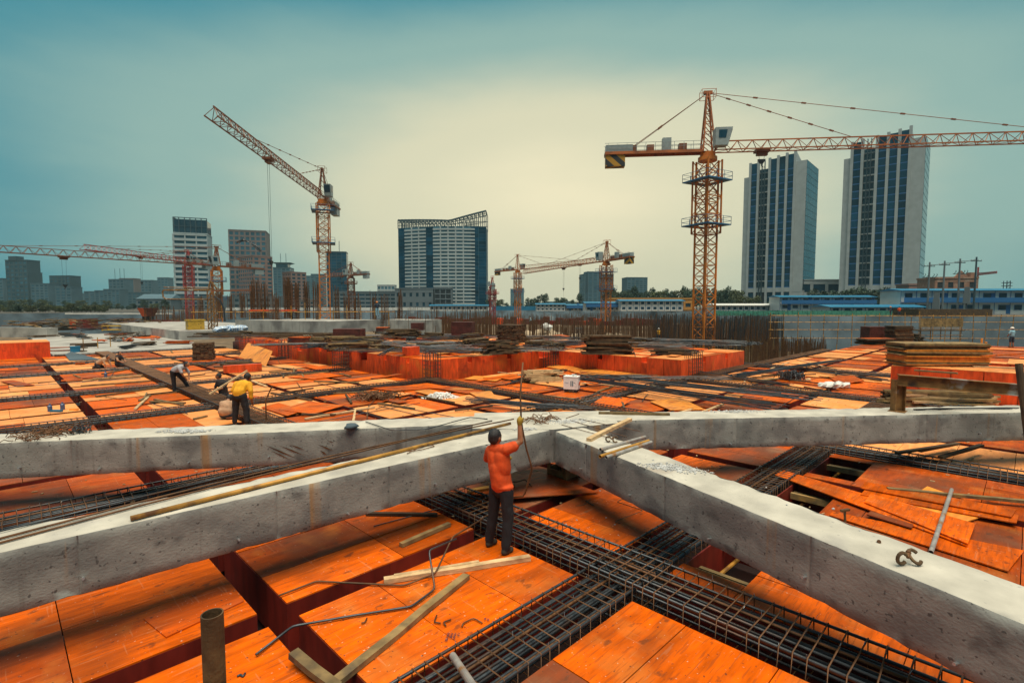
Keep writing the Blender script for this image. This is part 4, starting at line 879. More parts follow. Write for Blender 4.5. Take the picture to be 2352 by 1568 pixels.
# welding machine on casters
wm = thing('welding_machine', spot(1313, 899), 'white wheeled welding machine with a red hand wheel on the deck', 'welding machine', None, cam_rz(-20))
K['wm'] = mat('welder_white', (.80, .81, .79), .45, var=.12, scale=6, c2=(.30, .30, .28), c2scale=9, c2lo=.62, c2hi=.68)
K['red'] = mat('red_paint', (.55, .09, .03), .45, var=.2)
MB().box(-.29, -.21, .12, .29, .21, .60).build('housing', K['wm'], wm)
MB().box(-.30, -.22, .60, .30, .22, .635).build('lid', K['wm'], wm)
MB().box(-.27, -.19, .07, .27, .19, .12).build('chassis', K['dark'], wm)
for x in (-.2, .2):
    for y in (-.17, .17): MB().tube([(x, y - .025, .06), (x, y + .025, .06)], .06, 12).build('caster', K['dark'], wm)
for x in (.02, .09): MB().box(x - .018, -.214, .24, x + .018, -.2, .46).build('louvre', K['glass'], wm)
hw = MB(); hw.tube([(.325, math.cos(i / 12 * 6.283) * .075 + .02, .35 + math.sin(i / 12 * 6.283) * .075) for i in range(12)], .012, 6, closed=True)
hw.bar((.32, -.05, .35), (.32, .09, .35), .012); hw.bar((.32, .02, .28), (.32, .02, .42), .012); hw.tube([(.28, .02, .35), (.33, .02, .35)], .02, 8); hw.build('hand_wheel', K['red'], wm)
MB().box(.288, -.17, .52, .294, .07, .58).build('name_plate', K['white'], wm); MB().box(.288, .10, .46, .296, .16, .57).build('switch', K['dark'], wm)
mk = MB()
for i in range(7): mk.box(-.24 + i * .024, -.2125, .375 + .004 * (i % 2), -.224 + i * .024, -.2105, .392)
mk.box(-.2, -.2125, .352, -.12, -.2105, .358); mk.build('lettering', K['blue_deep'], wm)
mk = MB()
for i in range(4): mk.box(.292, -.1 + i * .04, .155, .2945, -.07 + i * .04, .185)
mk.build('lettering', K['blue_deep'], wm)
MB().tube([(.1, .1, .635), (.02, .0, .69), (.1, -.08, .7), (.2, -.02, .66)], .03, 6).build('cloth_on_lid', K['white'], wm)
# piles
pile(1243, 876, 0, 1.5, 7, 7, .10, .075, 'heap of pale square timbers beside the welding machine', 'timber', rot=14, jit=.09, tilt=.12, mats=['timber', 'timber', 'timber_d'], taper=.7)
pile(2155, 932, 0, 3.3, 8, 7, .11, .075, 'long weathered timbers piled behind the rusty portal', 'timber_d', rot=-4, jit=.1, tilt=.05, mats=['timber_d', 'timber_d', 'timber_b', 'timber'], taper=.5)
ply_stack(2149, 838, 1.15, 3.0, 1.2, 19, .046, 'golden stack of plywood boards on the tall red block behind the portal', 'ply_gold', rot=-6, jit=.045, mats=['ply_gold', 'ply_gold', 'timber_d'])
for i, (x, y, l) in enumerate(((2243, 836, 'upright golden board at the end of the golden stack, the shortest'), (2252, 834, 'tall upright golden board standing behind the golden stack'), (2262, 838, 'upright golden board farthest from the golden stack'))):
    p = spot(x, y, 1.15); tag(MB().box(p.x - .08, p.y - .03, 1.14, p.x + .08, p.y + .03, 1.15 + (.75, 1.0, .9)[i]).build('upright_board', K['ply_gold']), l, 'board')
plank((2235, 842, 1.17), (2360, 846, 1.17), .12, .05, 'flat plank on the tall red block behind the portal beyond the golden stack', 'timber')
plank((2100, 850, 1.17), (2200, 857, 1.17), .12, .05, 'dark stick along the front of the tall red block under the golden stack', 'timber_d')
plank((2255, 818, 1.7), (2352, 812, 1.75), .10, .04, 'pink-edged rail plank held level behind the upright boards', 'ply')
crib(469, 826, 0, 1.1, 15, .075, 'tall square stack of dark timbers on the deck around the workers', 'timber_b', rot=20)
pile(553, 842, 0, 1.5, 5, 5, .2, .06, 'low pile of dark boards in front of the leaning orange sheet', 'timber_b', rot=8, jit=.12, taper=.4)
pile(1396, 812, RZ, 2.3, 7, 13, .16, .075, 'large dark timber pile on the second raised block', 'timber_b', rot=-5, jit=.1, tilt=.06, taper=.25)
pile(1146, 812, RZ, 1.6, 8, 10, .14, .07, 'ragged dark timber heap on the first raised block', 'timber_b', rot=24, jit=.14, tilt=.3, taper=.75)
crib(1175, 787, RZ, 1.5, 17, .075, 'leaning tall timber crib behind the first raised block', 'timber_b', rot=-30, per=6, jit=.05)
pile(1545, 815, RZ, 1.6, 5, 5, .12, .06, 'small dark timber pile near the corner of the second raised block', 'timber_b', rot=-14, jit=.12, taper=.5)
pile(925, 776, RZ, 2.3, 8, 9, .18, .08, 'broad brown timber pile beside the tall maroon stack', 'timber_b', rot=6, jit=.12, tilt=.08, taper=.3)
pile(810, 786, RZ, 3.2, 6, 5, .2, .08, 'brown brushwood-like timber heap before the wide maroon stack', 'timber_d', rot=16, jit=.2, tilt=.2, mats=['timber_b', 'timber_d'], taper=.5)
pile(722, 776, RZ, 5.0, 9, 5, .25, .08, 'long dark timber heap on the far raised deck', 'timber_b', rot=8, jit=.3, tilt=.1, taper=.3)
pile(560, 772, RZ, 5.5, 9, 4, .28, .08, 'long dark timber spread before the pale board-marked wall', 'timber_b', rot=5, jit=.4, tilt=.12, taper=.3)
pile(945, 782, RZ, .9, 6, 4, .09, .06, 'small bundle of grey sticks beside the broad brown pile', 'rebar', rot=80, jit=.05)
ply_stack(1064, 776, RZ, 1.7, 1.2, 26, .05, 'tall maroon plywood stack on the first raised block', 'ply_dark', rot=-8, jit=.008)
ply_stack(803, 780, RZ, 2.1, 1.2, 17, .05, 'wide maroon plywood stack on the far raised deck', 'ply_dark', rot=-5, jit=.006)
ply_stack(960, 758, RZ, 1.3, 1.2, 16, .05, 'narrow maroon plywood stack before the second pale wall', 'ply_dark', jit=.006)
ply_stack(880, 760, RZ, 1.2, 1.2, 8, .05, 'low maroon plywood stack with a pink top', 'ply_dark', topm='ply')
ply_stack(692, 786, RZ, 1.3, 1.2, 8, .05, 'low maroon stack with a pale top on the raised run behind the workers', 'ply_dark', topm='ply', rot=-20)
ply_stack(2006, 784, 0, 1.9, 1.2, 27, .055, 'tall smooth maroon stack at the end of the deck before the scaffold lattice', 'ply_dark', jit=.006, rot=6)
ply_stack(2063, 787, 0, 1.9, 1.2, 27, .06, 'tall ragged grey-brown plywood stack at the end of the deck before the scaffold lattice', 'timber_b', jit=.05, rot=6)
ply_stack(2010, 790, 0, 2.6, 1.3, 11, .05, 'sliding heap of dark sheets before the maroon stack', 'timber_b', jit=.16, topm='ply_old')
pile(2103, 783, 0, 1.2, 9, 8, .14, .09, 'round heap of sticks beside the ragged stack', 'timber_b', rot=70, jit=.15, tilt=.2, taper=.7)
# loose boards on the middle deck
LB = [([(549, 820), (611, 841), (627, 835), (571, 812)], 'weathered orange sheet leaning up on the deck around the workers', 'ply_gold', (0, 0, .75, .8)),
      ([(845, 893), (905, 900), (990, 895), (930, 888)], 'pale sheet on the deck near the wire heap', 'ply', (.05,) * 4), ([(990, 892), (1075, 907), (1115, 899), (1050, 890)], 'loose sheet beside the white rubble heap', 'ply', (.06,) * 4),
      ([(1078, 906), (1120, 927), (1147, 926), (1128, 903)], 'bent golden offcut beyond the white rubble heap', 'ply_gold', (.12, .04, .06, .16)), ([(1065, 872), (1090, 865), (1160, 868), (1140, 877)], 'golden sheet at the foot of the first raised block', 'ply_gold', (.05,) * 4),
      ([(1130, 868), (1200, 858), (1235, 864), (1170, 874)], 'orange sheet at the foot of the first raised block', 'ply', (.07,) * 4), ([(1255, 845), (1290, 838), (1340, 851), (1300, 853)], 'golden sheet behind the pale timber heap', 'ply_gold', (.1,) * 4),
      ([(1305, 853), (1385, 850), (1450, 862), (1350, 866)], 'long golden sheet behind the welding machine', 'ply_gold', (.08,) * 4), ([(1370, 851), (1460, 862), (1530, 868), (1430, 860)], 'golden strip along the foot of the second raised block', 'ply_gold', (.12,) * 4),
      ([(1360, 930), (1385, 917), (1450, 927), (1420, 940)], 'tilted orange sheet beside the crossing of two cages', 'ply', (.05, .2, .2, .05)), ([(1493, 925), (1560, 915), (1620, 944), (1540, 945)], 'golden offcut behind the portal beam', 'ply_gold', (.06,) * 4),
      ([(660, 868), (740, 858), (790, 864), (720, 873)], 'pale sheet on the deck around the workers beyond the yellow-shirted worker', 'ply', (.06,) * 4), ([(700, 845), (770, 842), (800, 848), (730, 852)], 'thin sheet stack by the raised run behind the workers', 'ply', (.1,) * 4),
      ([(640, 945), (710, 925), (790, 935), (720, 955)], 'loose sheet with its edge over a gap near the bent standing bar', 'ply', (.08,) * 4), ([(600, 938), (640, 928), (700, 945), (660, 958)], 'small loose sheet behind the yellow-shirted worker', 'ply', (.05,) * 4),
      ([(149, 818), (160, 829), (232, 827), (165, 812)], 'slate-coloured board lying on the deck beside the pale blue box', 'shot', (.22, .03, .03, .25)), ([(0, 878), (40, 889), (80, 887), (30, 876)], 'dark curled sheet beside the two trench cages past the bottles', 'ply_old', (.08,) * 4),
      ([(1900, 866), (1960, 868), (1985, 880), (1930, 885)], 'pink curved sheet beside the plastic bag', 'ply', (.05, .2, .2, .05)), ([(300, 775), (350, 770), (372, 776), (330, 779)], 'pink sheet at the edge of the pale slab', 'ply', (.1,) * 4),
      ([(680, 800), (735, 792), (770, 798), (720, 806)], 'thin sheet lying on the raised run behind the workers', 'ply', (RZ + .03,) * 4), ([(1205, 803), (1290, 792), (1310, 798), (1235, 808)], 'pale sheet lying on the first raised block', 'ply', (RZ + .03,) * 4)]
for pts, l, m, lf in LB: board(pts, l, m, lift=[k if (k > .5 or 'leaning' in l) else k * .5 + .004 for k in lf], t=.02)
a, b_ = spot(514, 857), spot(600, 851); tag(MB().bar(a + Vector((0, 0, .2)), b_ + Vector((0, 0, .2)), .35, .38).build('form_box', K['ply_side']), 'red plywood box form lying on the deck around the workers', 'formwork')
p = spot(1083, 800, RZ)
t_ = MB().bar(spot(930, 817, RZ) + Vector((0, 0, .22)), spot(958, 815, RZ) + Vector((0, 0, .24)), .5, .44).build('form_box', K['ply_side']); tag(t_, 'small red box form holding up the sagging bars', 'formwork')
# loose timbers on the middle deck
LT = [((310, 940), (340, 912), 'grey stick by the leaning planks on the deck around the workers', 'timber'), ((345, 922), (425, 925), 'yellow timber lying beside the grey stick', 'timber_d'), ((320, 920), (345, 908), 'short brown timber on the deck around the workers', 'timber_d'),
      ((190, 876), (305, 857), 'long yellow timber lying behind the single bottle', 'timber_d'), ((185, 886), (345, 874), 'long yellow timber along the edge of the trench', 'timber_d'), ((220, 910), (375, 888), 'thin yellow timber near the worker in grey', 'timber_d'),
      ((700, 962), (860, 935), 'pale plank sloping across the gap beyond the rag', 'timber'), ((445, 962), (475, 955), 'short block of timber near the crouching worker', 'timber_d'), ((750, 972), (785, 985), 'short yellow plank on the bay behind the rust-scraped beam', 'timber'),
      ((1235, 948), (1290, 940), 'yellow-topped timber block just behind the node', 'ply_gold'), ((1330, 920), (1375, 945), 'thin pale stick near the crossing of two cages', 'timber'), ((1520, 925), (1640, 946), 'golden lath beside the loose bars', 'ply_gold'),
      ((1553, 950), (1590, 940), 'short pale block just behind the portal beam', 'timber'), ((1831, 826), (1920, 849), 'long pale pole lying across the thick bar bundle', 'timber'), ((1770, 847), (1812, 832), 'short pale pole by the thick bar bundle', 'timber'),
      ((1215, 905), (1330, 917), 'thin brown lath on the deck before the welding machine', 'timber_d'), ((765, 903), (870, 898), 'dark plank beside the cage and the raised block', 'timber_d'), ((560, 838), (700, 848), 'pale lath by the leaning orange sheet', 'timber'),
      ((355, 917), (420, 929), 'second yellow timber crossing under the grey stick', 'timber_d'), ((640, 905), (700, 895), 'dark lath beyond the yellow-shirted worker', 'timber_b')]
for p, q, l, m in LT: plank(p, q, .09, .05, l, m, z=.01)
for i, (p, q, l) in enumerate((((730, 968), (965, 925), 'thin bar lying slantwise on the bay beyond the rag'), ((870, 932), (1000, 962), 'thin bar, one of a fan on the middle bay'), ((895, 930), (1045, 958), 'thin bar beside the fan on the middle bay'), ((1790, 935), (1840, 905), 'thin bar on the deck between the coil and the long bars'), ((1255, 890), (1340, 893), 'thin bar near the casters of the welding machine'), ((1480, 965), (1590, 930), 'thin bar behind the portal beam'))):
    rod([p, q], .012, l, 'rebar', z=.03)
# long bars and bundles
bundle((1341, 864, .2), (1852, 918, .2), 16, .014, .45, 'loose bundle of long dark bars behind the welding machine')
bundle((1350, 876, .2), (1775, 941, .18), 18, .014, .6, 'spread of long dark bars crossing the middle deck')
bundle((1080, 922, .16), (1352, 943, .18), 14, .014, .35, 'dark bars lying over the cage behind the node')
bundle((1697, 866, .15), (1922, 830, .3), 26, .016, .4, 'thick bundle of grey bars on the deck beyond the portal')
bundle((885, 792, RZ + .35), (1110, 806, RZ + .1), 26, .017, .5, 'sagging bundle of black bars over the small red box', sag=.12)
bundle((905, 800, RZ + .3), (870, 817, RZ + .05), 10, .017, .25, 'short black bars sloping off the raised edge')
bundle((700, 800, RZ + .1), (880, 782, RZ + .1), 20, .017, .7, 'dark bars spread on the raised run behind the workers')
bundle((960, 785, RZ + .1), (1100, 775, RZ + .1), 18, .017, .8, 'dark bars spread behind the sagging bundle')
bundle((1460, 786, RZ + .1), (1700, 795, RZ + .1), 24, .017, .9, 'dark bars spread on the second raised block')
bundle((2170, 938, .5), (2352, 940, .5), 8, .016, .2, 'black cables drooping behind the portal beam', 'dark', sag=.2)
bundle((2110, 940, ZT + .02), (2345, 938, ZT + .02), 3, .014, .06, 'thin black bars lying on the portal beam', 'dark')
tangle(866, 914, 0, .55, 130, .014, 'heap of rusty stirrups on the middle deck', 'rebar_rust', hgt=.22, ln=.4)
tangle(1817, 872, 0, .45, 150, .014, 'round dark coil of stirrups on the deck beyond the portal', 'rebar', hgt=.42, ln=.25)
tangle(1720, 792, RZ, .5, 60, .014, 'dark wire heap on the edge of the second raised block', 'rebar', hgt=.2, ln=.4)
stones(1012, 913, .01, .75, .35, 800, -.7, 'white rubble heap spilled over a bay', 'wm', .016, .05, hgt=.2)
# plastic bag
pg = MB()
for i in range(9): pg.ball(spot(1919 + RN.gauss(0, 14), 884, .1 + RN.random() * .15), RN.uniform(.14, .26), 8, 5, (1, .8, .6), .5)
tag(pg.build('plastic_bag', K['white']), 'crumpled white plastic bag on the deck beyond the portal', 'bag')
pg = MB()
for i in range(4): pg.ball(spot(1860 + RN.gauss(0, 6), 872, .1), RN.uniform(.08, .14), 7, 5, (1, .8, .6), .5)
tag(pg.build('sack', K['timber']), 'small crumpled straw-coloured sack on the deck beyond the portal', 'sack')
# bottles and box on the deck around the workers
K['bottle'] = mat('blue_bottle', (.06, .10, .2), .3, var=.2)
for i, (x, y, h, l) in enumerate(((115, 945, .26, 'squat blue bottle, the one with the packet before it'), (144, 941, .26, 'blue bottle beside the squat one and the packet'), (243, 869, .36, 'blue bottle by the long yellow timber'))):
    p = spot(x, y); tag(MB().tube([p, p + Vector((0, 0, h * .7)), p + Vector((0, 0, h * .82)), p + Vector((0, 0, h))], [.065, .065, .03, .028], 10).build('bottle', K['bottle'], smooth=False), l, 'bottle')
p = spot(130, 946); tag(MB().bar(p + Vector((-.12, .12, .04)), p + Vector((.12, -.14, .04)), .09, .07).build('glove_packet', K['blue_roof']), 'pale blue packet beside the pair of bottles', 'packet')
p = spot(170, 942); tag(MB().bar(p + Vector((-.1, .08, .025)), p + Vector((.1, -.08, .03)), .05, .05).build('yellow_tool', K['ply_gold']), 'yellow handled tool near the pair of bottles', 'tool')
p = spot(173, 809); tag(MB().box(p.x - .28, p.y - .28, .0, p.x + .28, p.y + .28, .42).box(p.x - .3, p.y - .3, .4, p.x + .3, p.y + .3, .45).build('cooler_box', K['blue_roof']), 'pale blue box standing behind the slate-coloured board', 'box')
p = spot(612, 978); tag(MB().tube([p, p + Vector((0, 0, .75)), p + Vector((.18, -.05, 1.15))], .02, 7).build('standing_bar', K['rebar_rust']), 'bent bar standing upright beside the yellow-shirted worker', 'steel bar')
for i, (x, y, h) in enumerate(((192, 807, 1.0), (225, 800, .9), (254, 797, .9))):
    p = spot(x, y); tag(MB().tube([p, p + Vector((0, 0, h))], .035, 6).build('marker_post', K['pipe_y']), ('yellow post beside the pale blue box', 'yellow post between the two slender ones', 'yellow post nearest the pale slab')[i], 'post')
# column starter cages at the edges of the raised blocks
def col_cage(px, py, z, h, w, label, nb=4, hooks=True, m='rebar', conc=False):
    t = thing('column_cage', spot(px, py, z), label, 'column cage', 'column cages by the raised blocks')
    for i in range(nb):
        for j in range(nb):
            if 0 < i < nb - 1 and 0 < j < nb - 1: continue
            x, y = (i / (nb - 1) - .5) * w, (j / (nb - 1) - .5) * w; hh = h * RN.uniform(.9, 1.02)
            pts = [(x, y, -.6), (x, y, hh)] + ([(x * .9, y * .9, hh + .05), (x * .5, y * .5, hh + .06)] if hooks else [])
            MB().tube(pts, .015, 5).build('column_bar', K[m], t)
    z_ = .1
    while z_ < h * .9:
        q = w / 2 + .012; MB().tube([(-q, -q, z_), (q, -q, z_), (q, q, z_), (-q, q, z_)], .010, 4, closed=True).build('link', K['rebar_rust'], t); z_ += .2
    if conc: MB().box(-w * .32, -w * .32, -.6, w * .32, w * .32, h * .45).build('concrete_stub', K['slab'], t)
for x, y, z, h, l in ((992, 872, 0, 1.3, 'column cage at the corner of the first raised block'), (1265, 842, 0, 1.3, 'column cage in the gap between the two raised blocks'), (1592, 866, 0, 1.25, 'column cage at the corner of the second raised block'), (783, 853, 0, 1.25, 'column cage beside the long face of the first raised block'), (655, 822, 0, 1.2, 'column cage along the raised run behind the leaning sheet'), (565, 803, 0, 1.2, 'column cage at the pale-slab end of the raised run'), (1330, 766, RZ, .5, 'low column cage behind the second raised block')):
    col_cage(x, y, z, h, .6, l)
# ================================================================== pale slabs and walls beyond the deck
tag(MB().box(2.9, 48.6, -.6, 13.6, 84, .02).build('concrete_slab', K['slab']), kind='structure')
tag(MB().box(-9, 66, -.6, 2.7, 96, -.1).build('site_floor', K['pit']), kind='structure')
def panel_wall(p, q, z0, z1, n, depth, label, m='slab'):
    a, b_ = Vector(p), Vector(q); d = (b_ - a); L_ = d.length; d.normalize(); nr_ = Vector((-d.y, d.x, 0))
    if nr_.dot(a) < 0: nr_ = -nr_
    t = thing('concrete_wall', (a.x, a.y, z0), label, 'wall'); o = Vector((a.x, a.y, 0))
    for i in range(n):
        s0, s1 = L_ * i / n + .012, L_ * (i + 1) / n - .012; j = RN.uniform(0, .02)
        A, B = d * s0 + nr_ * j, d * s1 + nr_ * j; A2, B2 = d * s0 + nr_ * .25, d * s1 + nr_ * .25
        MB().hexa([A, B, B2, A2] + [v + Vector((0, 0, z1 - z0)) for v in (A, B, B2, A2)]).build('wall_panel', K[m], t)
    A, B, A2, B2 = d * 0 + nr_ * .06, d * L_ + nr_ * .06, nr_ * depth, d * L_ + nr_ * depth
    MB().hexa([A, B, B2, A2] + [v + Vector((0, 0, z1 - z0 - .03)) for v in (A, B, B2, A2)]).build('wall_core', K[m], t)
    return t
panel_wall(W(fx(540, 58), 58, 0), W(fx(747, 53), 53, 0),   .6, 1.95, 26, 9, 'pale board-marked concrete wall with bars standing on it')
panel_wall(W(fx(862, 62), 62, 0), W(fx(970, 60), 60, 0), .2, 1.9, 12, 5, 'short pale wall behind the maroon stacks')
panel_wall(W(fx(241, 82), 82, 0), W(fx(412, 53), 53, 0), .0, .95, 9, 14, 'pale wall with dark joints along the concrete slab')
panel_wall(W(fx(-60, 61), 61, 0), W(fx(107, 59), 59, 0), -.2, 1.05, 4, 1.2, 'pale block wall behind the red box')
# striped tarpaulin, sacks and hoppers
K['tarp'] = mat('striped_tarpaulin', (.60, .66, .70), .6, var=.1, c2=(.10, .25, .48), c2scale=5, c2lo=.5, c2hi=.54, c2str=(2.5, 2.5, .2))
tp = MB(); c0 = W(fx(518, 54), 54, .95)
for i in range(7): tp.ball(c0 + Vector((RN.gauss(0, .7), RN.gauss(0, .5), .15)), RN.uniform(.35, .6), 9, 5, (1.2, 1, .7), .5)
tag(tp.build('tarpaulin', K['tarp']), 'blue and white striped tarpaulin heaped on the pale slab', 'tarpaulin')
K['machine_y'] = mat('machine_yellow', (.5, .3, .03), .5, var=.3, c2=(.1, .07, .03), c2scale=3)
c0 = W(fx(448, 57), 57, .95); tag(MB().box(c0.x - .8, c0.y - .5, .95, c0.x + .8, c0.y + .5, 2.0).box(c0.x - .9, c0.y - .55, 1.9, c0.x + .9, c0.y + .55, 2.05).build('skip_bin', K['machine_y']), 'yellow metal bin on the pale slab', 'bin')
fr_ = thing('tubular_trestle', W(fx(268, 74), 74, .02), 'low yellow tubular frame lying on the pale slab', 'frame', None, cam_rz(4))
for y in (-.6, .6):
    for z in (.15, .7): MB().tube([(-1.6, y, z), (1.6, y, z)], .08, 6).build('rail', K['machine_y'], fr_)
for x in (-1.6, 1.6):
    for y in (-.6, .6): MB().tube([(x, y, 0), (x, y, .75)], .08, 6).build('post', K['machine_y'], fr_)
for i, px_ in enumerate((335, 348)):
    h = thing('concrete_hopper', W(fx(px_, 100), 100, 1.2), ('bright orange concrete hopper near the red crane', 'dark rusty concrete hopper beside the orange one')[i], 'hopper', None, cam_rz())
    MB().add([(-.4, -.4, .4), (.4, -.4, .4), (.4, .4, .4), (-.4, .4, .4), (-.9, -.9, 2.0), (.9, -.9, 2.0), (.9, .9, 2.0), (-.9, .9, 2.0)], [(0, 3, 2, 1), (4, 5, 6, 7), (0, 1, 5, 4), (1, 2, 6, 5), (2, 3, 7, 6), (3, 0, 4, 7)]).build('bucket', K['red' if i == 0 else 'ply_dark'], h)
    for x in (-.35, .35): MB().box(x - .05, -.35, -.3, x + .05, .35, .4).build('leg', K['dark'], h)
# formwork patches far off
for i, (px_, d_, w_, l) in enumerate(((180, 105, 4, 'far red formwork panel by the treed bank'), (330, 104, 9, 'far strip of red formwork under the hoppers'), (385, 98, 6, 'far pink formwork by the placing boom'), (1030, 128, 20, 'far maroon formwork strip beyond the pit'), (1225, 125, 24, 'far red formwork strip below the small cranes'), (1330, 120, 8, 'far orange formwork panel beside the middle crane'), (1440, 118, 18, 'far dark formwork strip under the white cabins'))):
    c0 = W(fx(px_, d_), d_); t = thing('far_formwork', (c0.x, c0.y, -.8), l, 'formwork', None, cam_rz())
    n = max(3, int(w_ / 1.6))
    for k in range(n): MB().box(-w_ / 2 + k * w_ / n + .03, RN.uniform(0, .3), 0, -w_ / 2 + (k + 1) * w_ / n - .03, 2.5, RN.uniform(.9, 1.9)).build('form_panel', K[('ply_dark', 'ply_dark', 'ply_trench_shade', 'ply_side')[RN.randrange(4)]], t)
# rock mound
rk = MB()
for i in range(16): rk.ball(W(fx(1245, 72) + RN.gauss(0, 3.4), 74 + RN.gauss(0, 2), -2.2 + RN.random() * 1.2), RN.uniform(1.0, 2.2), 9, 6, (1.3, 1.1, .7), .35)
K['rock'] = mat('pale_rock', (.36, .28, .19), .95, var=.3, scale=.7, bump=.5, bscale=2)
tag(rk.build('rock_mound', K['rock']), 'pale broken rock mound in the pit before the small cranes', 'mound')
tp = MB()
for i in range(5): tp.ball(W(fx(1250, 73) + RN.gauss(0, .6), 73 + RN.gauss(0, .4), .4 + RN.random() * .5), RN.uniform(.3, .6), 8, 5, (1.2, 1, .9), .5)
tag(tp.build('white_sheet', K['white']), 'white sheet bundled on top of the rock mound', 'sheet')
# ================================================================== standing reinforcement
def bars_field(name, poly, n, zlo, ztop, r, m, label, lean=.03, cat=None):
    mb = MB()
    for i in range(n):
        y = RN.uniform(poly[2], poly[3]); x = fx(RN.uniform(poly[0], poly[1]), y); h = RN.uniform(*ztop); p = W(x, y, zlo)
        mb.tube([p, W(x + RN.gauss(0, lean) * h, y, h)], r, 3, cap=False)
    o = mb.build(name, K[m]); return tag(o, label, cat or 'reinforcement', kind='stuff')
bars_field('starter_bars', (1010, 1790, 52, 120), 2300, -4, (.0, 2.5), .032, 'rebar_rust', 'forest of rusty starter bars standing in the pit', .012)
bars_field('starter_bars', (1500, 1800, 58, 95), 700, -4, (.5, 2.5), .030, 'rebar', 'dense grey starter bars standing around the main crane', .012)
bars_field('yellow_props', (1000, 1800, 48, 66), 420, -4, (-1.2, .1), .03, 'timber_d', 'yellow steel props standing in the pit behind the raised blocks', .0, 'props')
bars_field('starter_bars', (1730, 1900, 40, 58), 520, -1.5, (-.3, .35), .022, 'rebar_rust', 'dense wall reinforcement at the end of the second raised block', .005)
bars_field('starter_bars', (880, 1120, 60, 95), 300, -3, (1.0, 3.6), .03, 'rebar_rust', 'loose tall bars behind the maroon stacks', .012)
bars_field('starter_bars', (330, 480, 90, 125), 160, -1, (1.5, 3.8), .035, 'rebar_rust', 'rusty bars standing around the formwork under the hoppers', .01)
def column_bars(px, dist, z0, h, w, nb, label, m='rebar_rust'):
    c0 = W(fx(px, dist), dist, z0); t = thing('column_bars', c0, label, 'column bars', 'tall column bars on the pale platform', cam_rz(RN.uniform(-20, 20)))
    mb = MB()
    for i in range(nb):
        x, y = RN.uniform(-w, w), RN.uniform(-w, w); k = RN.gauss(0, .012)
        mb.tube([(x, y, 0), (x + k * h, y, h * RN.uniform(.75, 1.0))], .028, 4, cap=False)
    mb.build('bars', K[m], t)
    b2 = MB(); zz = .2
    while zz < h * .55: q = w; b2.tube([(-q, -q, zz), (q, -q, zz), (q, q, zz), (-q, q, zz)], .022, 3, closed=True); zz += .3
    b2.build('links', K['rebar_rust'], t)
for i, (px_, d_, h, nb, w) in enumerate(((463, 66, 3.2, 16, .35), (505, 70, 4.2, 26, .4), (530, 64, 3.2, 14, .35), (560, 72, 3.6, 24, .5), (586, 66, 5.2, 34, .5), (606, 70, 5.0, 34, .5), (628, 62, 3.6, 14, .35), (660, 70, 5.6, 40, .5), (680, 64, 4.6, 28, .45), (705, 72, 5.2, 26, .45), (728, 62, 4.8, 12, .35), (775, 66, 4.6, 14, .35), (800, 70, 3.6, 20, .45), (822, 62, 3.4, 14, .4), (858, 66, 3.8, 12, .4), (885, 62, 3.2, 14, .4), (920, 70, 4.2, 18, .4), (640, 60, 3.0, 12, .3))):
    column_bars(px_, d_, 1.9 if px_ < 760 else .2, h + (0 if px_ < 760 else 1.6), w, nb, 'cluster of tall rusty column bars on the pale platform behind the board-marked wall')
sf = thing('scaffold_rail', W(fx(660, 61), 61, 1.9), 'low yellow scaffold rail in front of the tall column bars', 'scaffold', None, cam_rz())
for z in (.9,): MB().tube([(fx(440, 61) - fx(660, 61), 0, z), (fx(905, 61) - fx(660, 61), .4, z + .05)], .05, 6).build('ledger', K['pipe_y'], sf)
for k in range(15):
    x = fx(445 + k * 32, 61) - fx(660, 61); MB().tube([(x, .06, 0 if 445 + k * 32 < 750 else -2), (x, .06, RN.uniform(1.0, 2.0))], .045, 5).build('standard', K['pipe_y'], sf)
c0 = W(fx(610, 63), 63, 3.0); tag(MB().bar(c0 + W(-1.6, 0) * 1, c0 + W(3.6, 0), 1.5, .18).build('form_table', K['ply_side']), 'red and black form table lifted among the tall column bars', 'formwork')
# scaffold screen before the sprayed bank on the right
sc_ = thing('scaffold_screen', W(fx(2060, 62), 62, -1.5), 'yellow-brown scaffold lattice before the grey sprayed bank', 'scaffold', None, cam_rz())
x0 = fx(2060, 62)
for k in range(21):
    px_ = 1770 + k * 31; MB().tube([(fx(px_, 62) - x0, RN.uniform(-.3, .3), -1), (fx(px_, 62) - x0 + RN.gauss(0, .05), 0, RN.uniform(3.9, 4.5))], .04, 5).build('standard', K['pipe_y'], sc_)
for z in (1.2, 2.2, 3.1, 3.9): MB().tube([(fx(1765, 62) - x0, .05, z), (fx(2420, 62) - x0, -.4, z + RN.uniform(-.1, .1))], .035, 5).build('ledger', K['pipe_y'], sc_)
# bamboo clad staging tower
st_ = thing('staging', W(fx(2150, 54), 54, 0), 'raised staging clad with old bamboo boards near the bank', 'staging', None, cam_rz(3))
for x in (-2.2, -1.1, 0, 1.1, 2.2):
    for y in (-.6, .6): MB().tube([(x, y, 0), (x, y, 2.4)], .04, 5).build('standard', K['rust'], st_)
for k in range(12): MB().box(-2.3 + k * .385, -.68, 1.35, -1.93 + k * .385, -.64, 2.25).build('clad_board', K['timber_d'], st_)
MB().box(-2.4, -.8, .95, 2.4, .8, 1.05).build('platform', K['timber_b'], st_)
for z in (.5, 1.2): MB().tube([(-2.3, -.66, z), (2.3, -.66, z)], .035, 5).build('ledger', K['rust'], st_)
plank((481, 905, .42), (568, 851, 1.12), .07, .05, 'long pale batten held up by the yellow-shirted worker', 'timber')

